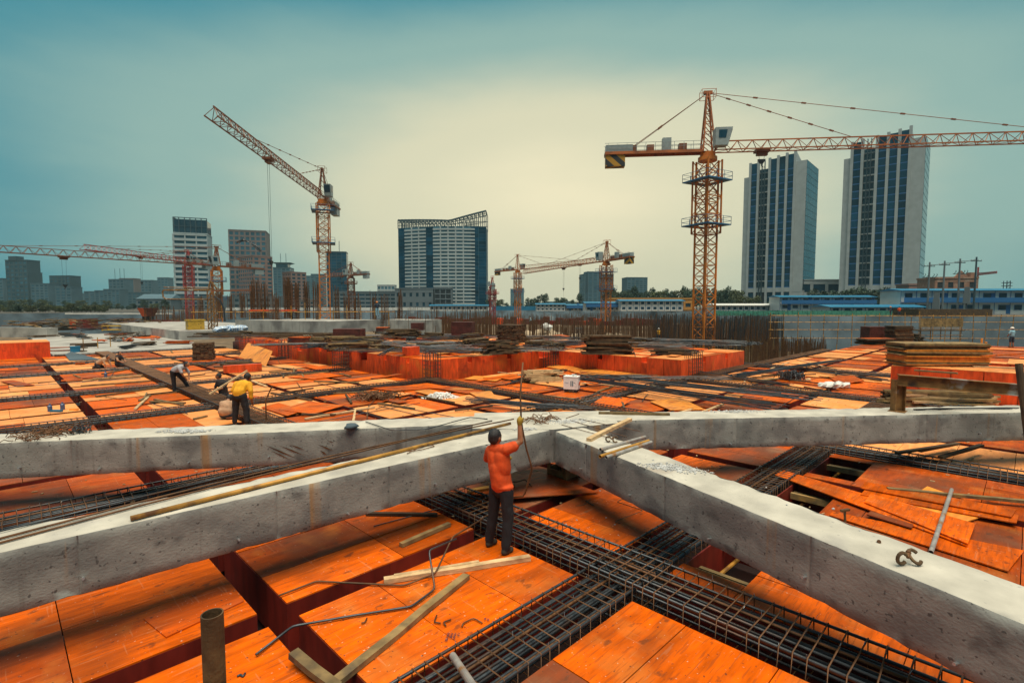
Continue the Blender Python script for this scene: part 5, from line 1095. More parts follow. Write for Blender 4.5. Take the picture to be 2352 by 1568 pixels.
for i in range(34):
    a, b = RN.uniform(3.2, 13.2), RN.uniform(50, 82); t = RN.random() * 3.14; L_ = RN.uniform(.8, 2.6); mb = MB()
    for k in range(RN.randint(2, 7)):
        y = RN.gauss(0, .25); u = Vector((math.cos(t + RN.gauss(0, .15)), math.sin(t), 0)); v = Vector((-u.y, u.x, 0)); c = Vector((a, b, .08 + RN.random() * .25)) + v * y; mb.bar(c - u * L_ / 2, c + u * L_ / 2, RN.uniform(.1, .35), .06)
    tag(mb.build('scrap_heap', K[RN.choice(('timber_b', 'timber_b', 'rebar', 'ply_old'))]), 'dark heap of scrap boards lying on the pale slab', 'scrap', 'scrap heaps on the pale slab')
for i in range(26):
    d_ = RN.uniform(66, 112); px_ = RN.uniform(10, 430); c = W(fx(px_, d_), d_, .3); t = RN.random() * 3.14; mb = MB()
    for k in range(RN.randint(4, 9)):
        u = Vector((math.cos(t + RN.gauss(0, .2)), math.sin(t + RN.gauss(0, .2)), RN.gauss(0, .05))); q = c + Vector((RN.gauss(0, .7), RN.gauss(0, .7), RN.random() * .8)); mb.bar(q - u * RN.uniform(.8, 2), q + u * RN.uniform(.8, 2), RN.uniform(.1, .6), .08)
    tag(mb.build('scrap_heap', K[RN.choice(('timber_b', 'ply_dark', 'rust', 'timber_d'))]), 'far heap of dark timber and steel between the pale walls and the treed bank', 'scrap', 'far scrap heaps by the treed bank')
# ================================================================== loose clutter over the deck
def level(a, b):
    z = zone(a, b); return z
def clutter(n, a_r, b_r, make, zwant=None, fmin=15.5):
    k = 0; tries = 0
    while k < n and tries < n * 60:
        tries += 1
        a, b = RN.uniform(*a_r), RN.uniform(*b_r); f = (a + b) * s2; x = (a - b) * s2
        z = level(a, b)
        if z is None or f < fmin or abs(x) > f * 1.0 or (zwant is not None and (z > .5) != zwant): continue
        make(a, b, z); k += 1
def batten(a, b, z):
    L_ = RN.uniform(.8, 3.0); t = RN.choice((0, PI / 2)) + RN.gauss(0, .35); w = RN.uniform(.05, .11); d = Vector((math.cos(t), math.sin(t), 0)) * L_ / 2; c = Vector((a, b, z + .045))
    hi = z > .5
    o = MB().bar(c - d, c + d + Vector((0, 0, RN.choice((0, 0, .06)))), w, .05).build('timber_batten', K[RN.choice(('timber', 'timber_d', 'timber_d', 'timber_b'))])
    tag(o, 'loose timber batten lying on the raised blocks' if hi else 'loose timber batten lying on the low deck bays', 'timber', 'battens on the raised blocks' if hi else 'battens on the low deck')
def offcut(a, b, z):
    w, d = RN.uniform(.25, .8), RN.uniform(.6, 1.6); t = RN.choice((0, PI / 2)) + RN.gauss(0, .3); u = Vector((math.cos(t), math.sin(t), RN.gauss(0, .025))); v = Vector((-math.sin(t), math.cos(t), RN.gauss(0, .025))); c = Vector((a, b, z + .05)); q = Vector((0, 0, .02))
    P_ = [c - u * w / 2 - v * d / 2, c + u * w / 2 - v * d / 2, c + u * w / 2 * RN.uniform(.8, 1) + v * d / 2, c - u * w / 2 + v * d / 2]
    hi = z > .5
    o = MB().hexa(P_ + [p + q for p in P_]).build('plywood_offcut', K[RN.choice(('ply', 'ply_pale', 'ply_old', 'ply_gold'))]); tag(o, 'loose plywood offcut lying on the raised blocks' if hi else 'loose plywood offcut lying on the low deck bays', 'plywood', 'offcuts on the raised blocks' if hi else 'offcuts on the low deck')
def longbar(a, b, z):
    L_ = RN.uniform(1.5, 5); t = RN.choice((0, PI / 2)) + RN.gauss(0, .4); d = Vector((math.cos(t), math.sin(t), 0)) * L_ / 2; c = Vector((a, b, z + .04)); s_ = Vector((-d.y, d.x, 0)).normalized() * RN.gauss(0, .1)
    hi = z > .5
    o = MB().tube([c - d, c + s_, c + d], .014, 5).build('loose_bar', K[RN.choice(('rebar', 'rebar', 'rebar_rust'))]); tag(o, 'single dark bar lying loose on the raised blocks' if hi else 'single dark bar lying loose on the low deck bays', 'steel bar', 'loose bars on the raised blocks' if hi else 'loose bars on the low deck')
def barheap(a, b, z):
    t = RN.choice((0, PI / 2, -PI / 4, -PI / 4)) + RN.gauss(0, .25); L_ = RN.uniform(3, 6.5); o = thing('bar_bundle', (a, b, z), 'bundle of dark bars spread over the raised blocks' if z > .5 else 'bundle of dark bars spread over the low deck bays', 'bar bundle', 'bar bundles on the raised blocks' if z > .5 else 'bar bundles on the low deck', t)
    for i in range(RN.randint(9, 16)):
        y0, y1 = RN.gauss(0, .16), RN.gauss(0, .22); e = RN.uniform(-.5, .5); zz = .04 + RN.random() * .14
        MB().tube([(-L_ / 2 + e, y0, zz), (0, (y0 + y1) / 2 + RN.gauss(0, .05), zz + .02), (L_ / 2 + e, y1, zz)], .016, 5).build('steel_bar', K['rebar' if i % 4 else 'rebar_rust'], o)
def lowpile(a, b, z):
    t = RN.choice((0, PI / 2)) + RN.gauss(0, .3); o = thing('timber_pile', (a, b, z), 'low dark pile of old timbers on the raised blocks', 'timber pile', 'low timber piles on the raised blocks', t)
    L_ = RN.uniform(1.2, 2.4)
    for r in range(RN.randint(3, 6)):
        for c in range(6 - r // 2):
            y = (c - 2.5) * .15 + RN.gauss(0, .03); a_ = RN.gauss(0, .06)
            MB().bar((-L_ / 2 + RN.gauss(0, .1), y - a_, r * .075 + .04), (L_ / 2 + RN.gauss(0, .1), y + a_, r * .075 + .04), .13, .07).build('timber', K['timber_b' if RN.random() < .75 else 'timber_d'], o)
clutter(60, (2, 31), (4, 46), batten, False); clutter(35, (14, 31), (12, 46), batten, True)
clutter(36, (2, 31), (5, 46), offcut, False); clutter(40, (14, 31), (12, 46), offcut, True)
clutter(40, (2, 45), (4, 42), longbar, False); clutter(25, (14, 31), (12, 46), longbar, True)
clutter(42, (14, 31), (12, 48), barheap, True, 27); clutter(5, (15, 40), (4, 19), barheap, False, 20)
clutter(24, (14, 31), (14, 48), lowpile, True, 30)
ch = MB()
def chip(a, b, z):
    s_ = RN.uniform(.008, .045); c = Vector((a, b, z + .012)); t = RN.random() * 6.28; d = Vector((math.cos(t), math.sin(t), 0)) * s_; ch.bar(c - d, c + d, s_ * RN.uniform(.3, .9), .014)
clutter(1500, (0, 31), (0, 46), chip, None, 8)
tag(ch.build('wood_chips', K['timber']), 'scattered wood chips and splinters over the deck', 'debris', kind='stuff')
# ================================================================== tower cranes
K['crane_o'] = mat('crane_orange', (.56, .17, .018), .5, var=.25, scale=.5, c2=(.22, .07, .02), c2scale=.9)
K['crane_r'] = mat('crane_red', (.34, .035, .03), .5, var=.2, scale=.5)
K['crane_b'] = mat('crane_rust_brown', (.20, .07, .03), .55, var=.3, scale=.6)
K['crane_br'] = mat('crane_red_brown', (.36, .105, .022), .55, var=.3, scale=.6, c2=(.16, .05, .02), c2scale=.8)
K['crane_blue'] = mat('platform_blue', (.02, .12, .26), .5, var=.2)
K['crane_grey'] = mat('cab_grey', (.26, .32, .33), .45, var=.15)
m_ = bpy.data.materials.new('hazard_stripes'); m_.use_nodes = True; t_ = m_.node_tree; bs = t_.nodes['Principled BSDF']
w_ = t_.nodes.new('ShaderNodeTexWave'); w_.inputs['Scale'].default_value = .42; w_.bands_direction = 'DIAGONAL'; tcn = t_.nodes.new('ShaderNodeTexCoord'); t_.links.new(tcn.outputs['Object'], w_.inputs['Vector'])
rp = t_.nodes.new('ShaderNodeValToRGB'); rp.color_ramp.interpolation = 'CONSTANT'; rp.color_ramp.elements[0].color = (.02, .025, .03, 1); rp.color_ramp.elements[1].color = (.42, .22, .015, 1); rp.color_ramp.elements[1].position = .5
t_.links.new(w_.outputs['Fac'], rp.inputs[0]); t_.links.new(rp.outputs[0], bs.inputs['Base Color']); bs.inputs['Roughness'].default_value = .6
K['hazard'] = m_
def crane(px, D, z0, slew_y, apex_y, mw, az, jl, cl, label, mrot=25, mt='crane_o', jm=None, trolley=.3, drop=6.0, blue=True, thick=1.0, jh=1.2, plats=(2.2, 6.0), collar=True, hazard=True, cabside=1, line=None, x=None):
    jm = jm or mt; X = fx(px, D) if x is None else x
    t = thing('tower_crane', W(X, D, z0), label, 'tower crane', None, cam_rz())
    zs = fz(slew_y, D) - z0; za = fz(apex_y, D) - z0; hc = .075 * thick; hb = .038 * thick; h = mw / 2
    # mast sections
    sec = 2.5; n = int((zs - 1.0) / sec) + 1; sec = (zs - 1.0) / n; mb = MB(); cs = [(-h, -h), (h, -h), (h, h), (-h, h)]
    for (a, b) in cs: mb.bar((a, b, 0), (a, b, sec), hc * 2)
    for i in range(4):
        a, b = cs[i], cs[(i + 1) % 4]; mb.bar((*a, .05), (*b, .05), hb * 2)
        mb.bar((*a, .05), (*b, sec / 2), hb * 2); mb.bar((*b, sec / 2), (*a, sec - .05), hb * 2); mb.bar((*a, sec / 2), (*b, sec / 2), hb * 1.6)
    me = mb.mesh('mast_section', K[mt]); rm = math.radians(mrot)
    for i in range(n): inst(me, (0, 0, i * sec), t, (0, 0, rm), name='mast_section')
    ld = MB()
    for y in (-.2, .2): ld.bar((h * .3, y, 0), (h * .3, y, zs - 1), hb)
    for i in range(int(zs / .6)): ld.bar((h * .3, -.2, i * .6 + .3), (h * .3, .2, i * .6 + .3), hb * .8)
    o = ld.build('ladder', K[mt], t); o.rotation_euler.z = rm
    # climbing collar and platforms
    q = h * 1.32
    if collar:
        cb = MB(); c2 = [(-q, -q), (q, -q), (q, q), (-q, q)]; zb, zt = zs - 9.5 * (zs / 24 if zs < 24 else 1), zs - .9
        for a, b in c2: cb.bar((a, b, zb), (a, b, zt), hc * 1.8)
        for i in range(4):
            a, b = c2[i], c2[(i + 1) % 4]
            for k in range(4):
                za_, zb_ = zb + (zt - zb) * k / 4, zb + (zt - zb) * (k + 1) / 4; cb.bar((*a, za_), (*b, za_), hb * 2.2); cb.bar((*a, za_), (*b, zb_), hb * 1.6)
        o = cb.build('climbing_frame', K[mt], t); o.rotation_euler.z = rm
    for i, pz in enumerate(plats):
        w = h * 2.25; pm = MB(); zz = zs - pz
        for (xa, ya, xb, yb) in ((-w, -w, w, -q), (-w, q, w, w), (-w, -q, -q, q), (q, -q, w, q)): pm.box(xa, ya, zz, xb, yb, zz + .12 * thick)
        o = pm.build('work_platform', K['crane_blue' if blue else mt], t); o.rotation_euler.z = rm
        rl = MB()
        for z in (.5, 1.0): rl.tube([(-w, -w, zz + z), (w, -w, zz + z), (w, w, zz + z), (-w, w, zz + z)], .022 * thick, 4, closed=True)
        for a in (-1, -.33, .33, 1):
            for (xx, yy) in ((a * w, -w), (a * w, w), (-w, a * w), (w, a * w)): rl.bar((xx, yy, zz), (xx, yy, zz + 1.0), .035 * thick)
        o2 = rl.build('guard_rail', K['crane_blue' if blue else mt], o)
    # slewing unit
    sl = MB(); sl.tube([(0, 0, zs - 1.0), (0, 0, zs - .55)], h * 1.25, 14).tube([(0, 0, zs - .55), (0, 0, zs)], h * 1.0, 14); sl.build('slewing_ring', K[mt], t)
    aa = math.radians(az); u = Vector((math.cos(aa), math.sin(aa), 0)); v = Vector((-u.y, u.x, 0)); Z = Vector((0, 0, 1))
    # tower head
    hd = MB(); tp = Vector((0, 0, za)) - u * .15; hh = za - zs
    for a, b in ((1, 1), (1, -1), (-1, 1), (-1, -1)): hd.bar(u * a * h * .8 + v * b * h * .8 + Z * zs, tp + v * b * .12 + u * a * .12, hc * 1.8)
    for k in range(6):
        f0, f1 = k / 6, (k + 1) / 6
        for b in (1, -1):
            A = lambda f, a: (u * a * h * .8 + v * b * h * .8 + Z * zs).lerp(tp + v * b * .12 + u * a * .12, f)
            hd.bar(A(f0, 1), A(f1, -1), hb * 1.7); hd.bar(A(f0, 1), A(f0, -1), hb * 1.5)
        for a in (1, -1):
            B_ = lambda f, b: (u * a * h * .8 + v * b * h * .8 + Z * zs).lerp(tp + v * b * .12 + u * a * .12, f)
            hd.bar(B_(f0, 1), B_(f1, -1), hb * 1.5)
    hd.bar(tp - u * .5, tp + u * .5, .35); hd.build('tower_head', K[jm], t)
    hp = MB(); zq = tp - Z * hh * .1
    for z in (0, .9):
        hp.tube([zq + u * .8 + v * .6 + Z * z, zq - u * .8 + v * .6 + Z * z, zq - u * .8 - v * .6 + Z * z, zq + u * .8 - v * .6 + Z * z], .03 * thick, 4, closed=True)
    for a in (-.8, .8):
        for b in (-.6, .6): hp.bar(zq + u * a + v * b, zq + u * a + v * b + Z * .9, .04 * thick)
    hp.build('head_platform', K[jm], t)
    # jib
    jb = MB(); n = max(8, int(jl / 1.7)); jw = h * .75; J = lambda f, s_, top: u * (h * .9 + f * (jl - h)) + v * (0 if top else s_ * jw) + Z * (zs + .15 + (jh if top else 0))
    for s_ in (-1, 1): jb.bar(J(0, s_, 0), J(1, s_, 0), hc * 1.35)
    jb.bar(J(0.0, 0, 1), J(.985, 0, 1), hc * 1.5)
    for k in range(n):
        f0, fm, f1 = k / n, (k + .5) / n, (k + 1) / n
        for s_ in (-1, 1): jb.bar(J(f0, s_, 0), J(fm, 0, 1), hb * 1.35); jb.bar(J(fm, 0, 1), J(f1, s_, 0), hb * 1.35)
        jb.bar(J(f0, -1, 0), J(f0, 1, 0), hb * 1.2); jb.bar(J(f0, -1 if k % 2 else 1, 0), J(f1, 1 if k % 2 else -1, 0), hb)
    jb.build('jib', K[jm], t)
    # counter jib
    cj = MB(); Q = lambda d, s_, z: -u * (h * .8 + d) + v * s_ * jw + Z * (zs + .1 + z)
    for s_ in (-1, 1): cj.bar(Q(0, s_, 0), Q(cl, s_, 0), .16 * thick, .28 * thick)
    for k in range(int(cl / 1.5) + 1): cj.bar(Q(k * 1.5, -1, 0), Q(k * 1.5, 1, 0), .09 * thick)
    o = cj.build('counter_jib', K[jm], t)
    dk = MB(); dk.hexa([Q(0, -1, .15), Q(cl, -1, .15), Q(cl, 1, .15), Q(0, 1, .15)] + [Q(0, -1, .2), Q(cl, -1, .2), Q(cl, 1, .2), Q(0, 1, .2)]); dk.build('walkway', K['crane_b'], o)
    rl = MB()
    for s_ in (-1, 1):
        for z in (.65, 1.15): rl.bar(Q(0, s_, z), Q(cl, s_, z), .035 * thick)
        for k in range(int(cl / 1.1) + 1): rl.bar(Q(k * 1.1, s_, .1), Q(k * 1.1, s_, 1.15), .035 * thick)
    rl.build('guard_rail', K['crane_grey'], o)
    for k, (d, w, z) in enumerate(((1.8, .9, .8), (3.6, 1.0, 1.5), (5.6, .8, .75), (7.6, .8, .75))):
        if d + w < cl - 2: b_ = MB(); b_.hexa([Q(d, -.6, .2), Q(d + w, -.6, .2), Q(d + w, .6, .2), Q(d, .6, .2)] + [Q(d, -.6, .2 + z), Q(d + w, -.6, .2 + z), Q(d + w, .6, .2 + z), Q(d, .6, .2 + z)]); b_.build('machinery_box', K['crane_grey' if k == 1 else 'crane_b'], t)
    b_ = MB(); d0, d1 = cl - 2.4, cl - .1; b_.hexa([Q(d0, -.9, -1.5), Q(d1, -.9, -1.5), Q(d1, .9, -1.5), Q(d0, .9, -1.5)] + [Q(d0, -.9, -.05), Q(d1, -.9, -.05), Q(d1, .9, -.05), Q(d0, .9, -.05)])
    o = b_.build('counterweight', K['hazard' if hazard else 'crane_grey'], t)
    b_ = MB(); b_.hexa([Q(d0 - .9, -.8, .2), Q(d1, -.8, .2), Q(d1, .8, .2), Q(d0 - .9, .8, .2)] + [Q(d0 - .9, -.8, 1.0), Q(d1, -.8, 1.0), Q(d1, .8, 1.0), Q(d0 - .9, .8, 1.0)]); b_.build('winch_house', K['crane_grey'], t)
    # cab hung beside the jib root
    s_ = cabside; cbm = MB(); A = lambda a, b, z: u * (h * .4 + a) + v * s_ * (jw + .1 + b) + Z * (zs + .3 + z)
    cbm.hexa([A(0, 0, 0), A(1.4, 0, 0), A(1.4, 1.2, 0), A(0, 1.2, 0)] + [A(0, 0, 2.0), A(1.9, 0, 2.0), A(1.9, 1.2, 2.0), A(0, 1.2, 2.0)]); o = cbm.build('cab', K['crane_grey'], t)
    g = MB(); g.hexa([A(.35, 1.2, .8), A(1.15, 1.2, .8), A(1.15, 1.23, .8), A(.35, 1.23, .8)] + [A(.35, 1.2, 1.7), A(1.3, 1.2, 1.7), A(1.3, 1.23, 1.7), A(.35, 1.23, 1.7)]); g.build('cab_window', K['glass_d'], o)
    g = MB(); g.hexa([A(1.56, .1, .6), A(1.58, .1, .6), A(1.58, 1.1, .6), A(1.56, 1.1, .6)] + [A(1.88, .1, 1.8), A(1.9, .1, 1.8), A(1.9, 1.1, 1.8), A(1.88, 1.1, 1.8)]); g.build('cab_window', K['glass_d'], o)
    # ties
    for (f, fr) in ((.30, 1), (.72, 1)):
        a, b = tp, J(f, 0, 1); mb = MB(); mb.tube([a, b], .035 * thick, 5)
        for k in range(1, 7): c_ = a.lerp(b, k / 7); mb.bar(c_ - (b - a).normalized() * .25, c_ + (b - a).normalized() * .25, .13 * thick)
        mb.build('jib_tie', K['crane_b'], t)
    for s_ in (-.6, .6): mb = MB(); mb.tube([tp, Q(cl * .78, s_, .2)], .035 * thick, 5); mb.bar(tp.lerp(Q(cl * .78, s_, .2), .55), tp.lerp(Q(cl * .78, s_, .2), .6), .13 * thick); mb.build('counter_tie', K['crane_b'], t)
    # trolley and hook
    c_ = J(trolley, 0, 0); tr = MB(); tr.bar(c_ - u * .8 - Z * .15, c_ + u * .8 - Z * .15, 1.2 * h, .3); tr.bar(c_ - u * .6 - Z * .5, c_ + u * .6 - Z * .5, .5, .35); tr.build('trolley', K['crane_b'], t)
    hk = MB(); e = c_ - Z * drop
    for s_ in (-.35, .35): hk.tube([c_ + u * s_ - Z * .5, e + u * s_ * .7 + Z * .5], .018 * thick, 4)
    o = hk.build('hoist_rope', K['dark'], t)
    hb_ = MB(); hb_.hexa([e - u * .15 - v * .12, e + u * .15 - v * .12, e + u * .15 + v * .12, e - u * .15 + v * .12] + [e - u * .45 - v * .15 + Z * .5, e + u * .45 - v * .15 + Z * .5, e + u * .45 + v * .15 + Z * .5, e - u * .45 + v * .15 + Z * .5]); hb_.tube([e, e - Z * .25, e - Z * .4 + u * .12, e - Z * .3 + u * .2], .05 * thick, 5); hb_.build('hook_block', K['dark'], o)
    if line: mb = MB(); mb.tube([e - Z * .4, e - Z * line + u * .3], .015 * thick, 4); mb.build('sling', K['dark'], o)
    return t
crane(1616, 63, -4, 351, 213, 1.75, -5.9, 52, 11.4, 'large orange tower crane whose long jib runs past the twin towers', mrot=28, jm='crane_br', trolley=.105, drop=1.6, thick=1.15, jh=1.15, cabside=-1, plats=(3.4, 8.6))
crane(748, 96, -4, 458, 388, 1.75, -85.3, 41.2, 9.5, 'orange tower crane with its jib swung towards the site, blue platforms', mrot=18, jm='crane_b', trolley=.62, drop=14, thick=1.15, jh=1.2, plats=(2.2, 8.0), hazard=False, line=8)
crane(1391, 130, -4, 600, 556, 1.7, 111, 55, 10.5, 'orange tower crane between the white cabins, cabin-side striped counterweight', mrot=30, jm='crane_br', trolley=.42, drop=6.5, thick=1.1, jh=1.3, plats=(2.8, 7.0), line=22)
crane(1189, 200, -4, 620, 586, 1.8, -52, 44, 13.5, 'orange tower crane beyond the rock mound, hotel-side striped counterweight', mrot=22, jm='crane_br', trolley=.75, drop=5.0, thick=1.25, jh=1.3, plats=(3.4, 8.4), line=18)
crane(1131, 220, -3, 659, 637, 2.0, 95, 22, 7, 'slim red crane beside the curved hotel', mrot=20, mt='crane_r', blue=False, thick=1.8, plats=(3.0,), hazard=False, trolley=.2, drop=3)
crane(502, 126, -4, 612, 567, 1.75, -124, 52, 11, 'rust-brown crane with the jib reaching past the skyline and blue platforms', mrot=25, mt='crane_o', jm='crane_b', trolley=.55, drop=6, thick=1.15, jh=1.2, plats=(3.6, 8.0), hazard=False, line=5)
crane(438, 176, -3, 604, 577, 2.1, -94, 40, 9.5, 'red crane standing before the white banded tower', mrot=20, mt='crane_r', blue=False, trolley=.5, drop=8, thick=1.6, jh=1.4, plats=(), hazard=False)
crane(808, 190, -3, 633, 605, 1.9, 140, 18, 10, 'small dark crane with its counterweight turned to the hotel', mrot=20, mt='crane_b', thick=1.6, jh=1.2, plats=(3.0,), blue=False, hazard=False, trolley=.3, drop=3)
# concrete placing boom
pbm = thing('placing_boom', W(fx(489, 58), 58, .9), 'yellow folding concrete placing boom on a lattice mast', 'placing boom', None, cam_rz())
mb = MB(); h_ = .32; zt_ = fz(672, 58) - .9
for a in (-h_, h_):
    for b in (-h_, h_): mb.bar((a, b, 0), (a, b, zt_), .09)
for k in range(8):
    z0_, z1_ = zt_ * k / 8, zt_ * (k + 1) / 8
    for s_ in (-1, 1): mb.bar((-h_, s_ * h_, z0_), (h_, s_ * h_, z1_), .05); mb.bar((s_ * h_, -h_, z0_), (s_ * h_, h_, z1_), .05); mb.bar((-h_, s_ * h_, z1_), (h_, s_ * h_, z1_), .05)
mb.build('mast', K['rust'], pbm)
L_ = -fx(489, 58) + fx(377, 58)
for z, r in ((zt_ - .75, .06), (zt_ + .25, .075), (zt_ + .55, .05)): MB().tube([(0, 0, z), (L_, .2, z + .05)], r, 8).build('delivery_pipe', K['rust'], pbm)
MB().bar((0, .1, zt_ + .35), (L_ + .3, .3, zt_ + .3), .16, .22).build('boom_arm', K['rust'], pbm)
MB().tube([(L_, .2, zt_ + .3), (L_ - .15, .2, zt_ + .1), (L_ - .1, .2, zt_ - .5), (L_ + .3, .2, zt_ - .7)], .08, 8).build('pipe_bend', K['rust'], pbm)
MB().bar((0, 0, zt_ + .2), (4.4, 0, zt_ + .25), .14, .16).bar((4.35, 0, zt_ + .2), (4.35, 0, zt_ + .7), .12).build('counter_arm', K['crane_b'], pbm)
MB().bar((-.5, 0, zt_), (-.1, 0, zt_ + 1.3), .12).bar((-.1, 0, zt_ + 1.3), (.7, 0, zt_ + .3), .12).build('pivot_frame', K['rust'], pbm)
MB().tube([(.3, 0, zt_ - .4), (.9, 0, zt_ - .8), (1.3, 0, zt_ - 1.8), (1.35, 0, zt_ - 3.2)], .09, 8).build('drop_hose', K['dark'], pbm)
# flexible hose arching above the site
ar = [far(545, 556, 70), far(560, 552, 70), far(575, 556, 70), far(588, 566, 70), far(597, 577, 70)]
lm = thing('luffing_cable_arm', W(fx(545, 70), 70, 1.9), 'dark bundle of long bars bowed in a lifting sling above the column bars', 'bar bundle'); lb = lm.location
for k in range(9): MB().tube([p - lb + Vector((RN.gauss(0, .12), RN.gauss(0, .12), RN.gauss(0, .1))) for p in ar], .04, 5).build('steel_bar', K['rebar'], lm)
# ================================================================== city
K['wall_w'] = mat('pale_banded_wall', (.34, .40, .41), .8, var=.1, scale=.1)
K['wall_brown'] = mat('brown_stone_wall', (.165, .135, .13), .8, var=.12, scale=.1)
K['wall_pink'] = mat('pink_stone_wall', (.23, .14, .118), .8, var=.1, scale=.1)
K['wall_grey'] = mat('grey_render', (.115, .15, .17), .8, var=.12, scale=.1)
K['wall_teal'] = mat('teal_render', (.065, .125, .16), .8, var=.15, scale=.1)
K['wall_lt'] = mat('pale_tile', (.35, .39, .39), .75, var=.1, scale=.4)
K['brick'] = mat('bare_brick', (.28, .15, .10), .9, var=.25, scale=1.0, c2=(.38, .28, .22), c2scale=.6)
K['glass_b'] = mat('blue_curtain_glass', (.006, .045, .085), .15, var=.3, scale=.12, rnd=.4, spec=.3)
K['mull'] = mat('dark_mullion', (.03, .06, .08), .5, var=.1)
K['wall_dteal'] = mat('dark_teal_render', (.03, .066, .086), .8, var=.15, scale=.1)
WIN = {}
def pane(par, P, u0, u1, z0, z1, m, name='window', dep=.06):
    """a glass pane of its own on the face P(u, v, z)"""
    a, b = Vector(P(u0, 0, z0)), Vector(P(u1, 0, z0)); n_ = Vector(P(0, 1, 0)) - Vector(P(0, 0, 0))
    w, h = (b - a).length, z1 - z0; key = (round(w, 2), round(h, 2), m)
    if key not in WIN: WIN[key] = MB().box(-w / 2, -dep, 0, w / 2, .0, h).mesh('window', K[m])
    o = bpy.data.objects.new(name, WIN[key]); C.objects.link(o); o.parent = par; c = (a + b) / 2 + n_ * .03
    o.location = c; o.rotation_euler = (0, 0, math.atan2((b - a).y, (b - a).x)); return o
def fbox(mb, P, u0, u1, v0, v1, z0, z1): mb.hexa([P(u0, v1, z0), P(u1, v1, z0), P(u1, v0, z0), P(u0, v0, z0), P(u0, v1, z1), P(u1, v1, z1), P(u1, v0, z1), P(u0, v0, z1)])
def facade(root, P, w, z0, z1, nf, nb, wm, gm, sp=.4, pr=.2, out=.35, jitter=0, skip=None):
    fh = (z1 - z0) / nf; bw = w / nb; mb = MB()
    for k in range(nf + 1): fbox(mb, P, -.02, w + .02, .0, out, z0 + k * fh - (fh * sp / 2 if k else 0), z0 + k * fh + (fh * sp / 2 if k < nf else 0))
    if pr > 0:
        for k in range(nb + 1): fbox(mb, P, max(0, k * bw - bw * pr / 2), min(w, k * bw + bw * pr / 2), .0, out * .8, z0, z1)
    mb.build('facade_frame', K[wm], root)
    for f in range(nf):
        for b in range(nb):
            if skip and skip(f, b): continue
            pane(root, P, b * bw + bw * pr / 2, (b + 1) * bw - bw * pr / 2, z0 + f * fh + fh * sp / 2, z0 + (f + 1) * fh - fh * sp / 2, gm)
def faces(w, d):
    return {'f': lambda u, v, z: (u - w / 2, -v, z), 'l': lambda u, v, z: (-w / 2 - v, d - u, z), 'r': lambda u, v, z: (w / 2 + v, u, z)}
def block(px, D, w, d, h, yaw, label, wm, gm, nf, nb, side=None, nbs=2, sp=.4, pr=.25, out=.3, base=1.8, cat='building', z0=.5, group=None, x=None, roof=True):
    t = thing('building', W(fx(px, D) if x is None else x, D, base), label, cat, group, cam_rz(yaw)); F = faces(w, d)
    MB().box(-w / 2, .0, 0, w / 2, d, h).build('wall', K[wm], t)
    facade(t, F['f'], w, z0, h - .4, nf, nb, wm, gm, sp, pr, out)
    if side: facade(t, F[side], d, z0, h - .4, nf, nbs, wm, gm, sp, pr, out)
    if roof: MB().box(-w / 2 - .2, -.4, h, w / 2 + .2, d + .2, h + .6).build('parapet', K[wm], t)
    return t, F
def top(y, D, base=1.8): return fz(y, D) - base
# --- white banded tower, left
D = 350; t, F = block(446, D, 19.5, 18, top(537, D), 21, 'white banded office tower with a dark glass crown', 'wall_w', 'glass', 14, 3, 'l', 3, sp=.46, pr=.12, out=.9)
h0, h1 = top(537, D) + .6, top(504, D)
MB().box(-9.4, .5, h0, 9.4, 17.6, h1).build('glass_crown', K['glass_d'], t)
mb = MB()
for k in range(7): x = -9.7 + k * 3.23; mb.bar((x, .2, h0), (x, .2, h1 + 1.2), .5)
for k in range(6): mb.bar((-9.7, .2 + k * 3.5, h0), (-9.7, .2 + k * 3.5, h1 + 1.2), .5)
mb.bar((-9.7, .2, h1 + 1), (9.7, .2, h1 + 1), .5); mb.bar((-9.7, .2, h1 + 1), (-9.7, 17.7, h1 + 1), .5); mb.bar((-9.7, .2, h1 * .5 + h0 * .5), (9.7, .2, h1 * .5 + h0 * .5), .3); mb.build('crown_frame', K['mull'], t)
block(452, 342, 30, 12, top(682, 342), 2, 'grey podium under the white banded tower', 'wall_grey', 'glass_d', 3, 9, sp=.5, pr=.5)
t, F = block(356, 330, 21, 14, top(688, 330), 4, 'low grey hall with a pitched roof beside the white banded tower', 'wall_grey', 'glass_d', 2, 6, sp=.5, pr=.5)
hh = top(688, 330); MB().add([(-11, -.6, hh + .5), (11, -.6, hh + .5), (11, 14, hh + .5), (-11, 14, hh + .5), (-10, 7, hh + 3.6), (10, 7, hh + 3.6)], [(0, 1, 5, 4), (1, 2, 5), (2, 3, 4, 5), (3, 0, 4)]).build('roof', K['wall_teal'], t)
# --- brown towers
D = 420; block(575, D, 27, 24, top(530, D), 18, 'tall brown stone tower with teal window strips', 'wall_brown', 'glass', 16, 7, 'l', 4, sp=.34, pr=.34)
D = 400; block(569, D, 22, 15, top(590, D), -36, 'pink-brown apartment block in front of the tall brown tower', 'wall_pink', 'glass', 13, 7, 'r', 3, sp=.42, pr=.4)
D = 430; block(662, D, 14, 13, top(626, D), -40, 'smaller pink-brown block with a roof frame', 'wall_pink', 'glass_d', 10, 5, 'r', 3, sp=.42, pr=.4)
block(582, 380, 36, 12, top(682, 380), 2, 'grey podium below the brown towers', 'wall_grey', 'glass_d', 2, 8, sp=.5, pr=.4)
block(690, 390, 22, 10, top(690, 390), 0, 'low brown annex beside the smaller pink block', 'wall_brown', 'glass_d', 2, 6, sp=.5, pr=.4)
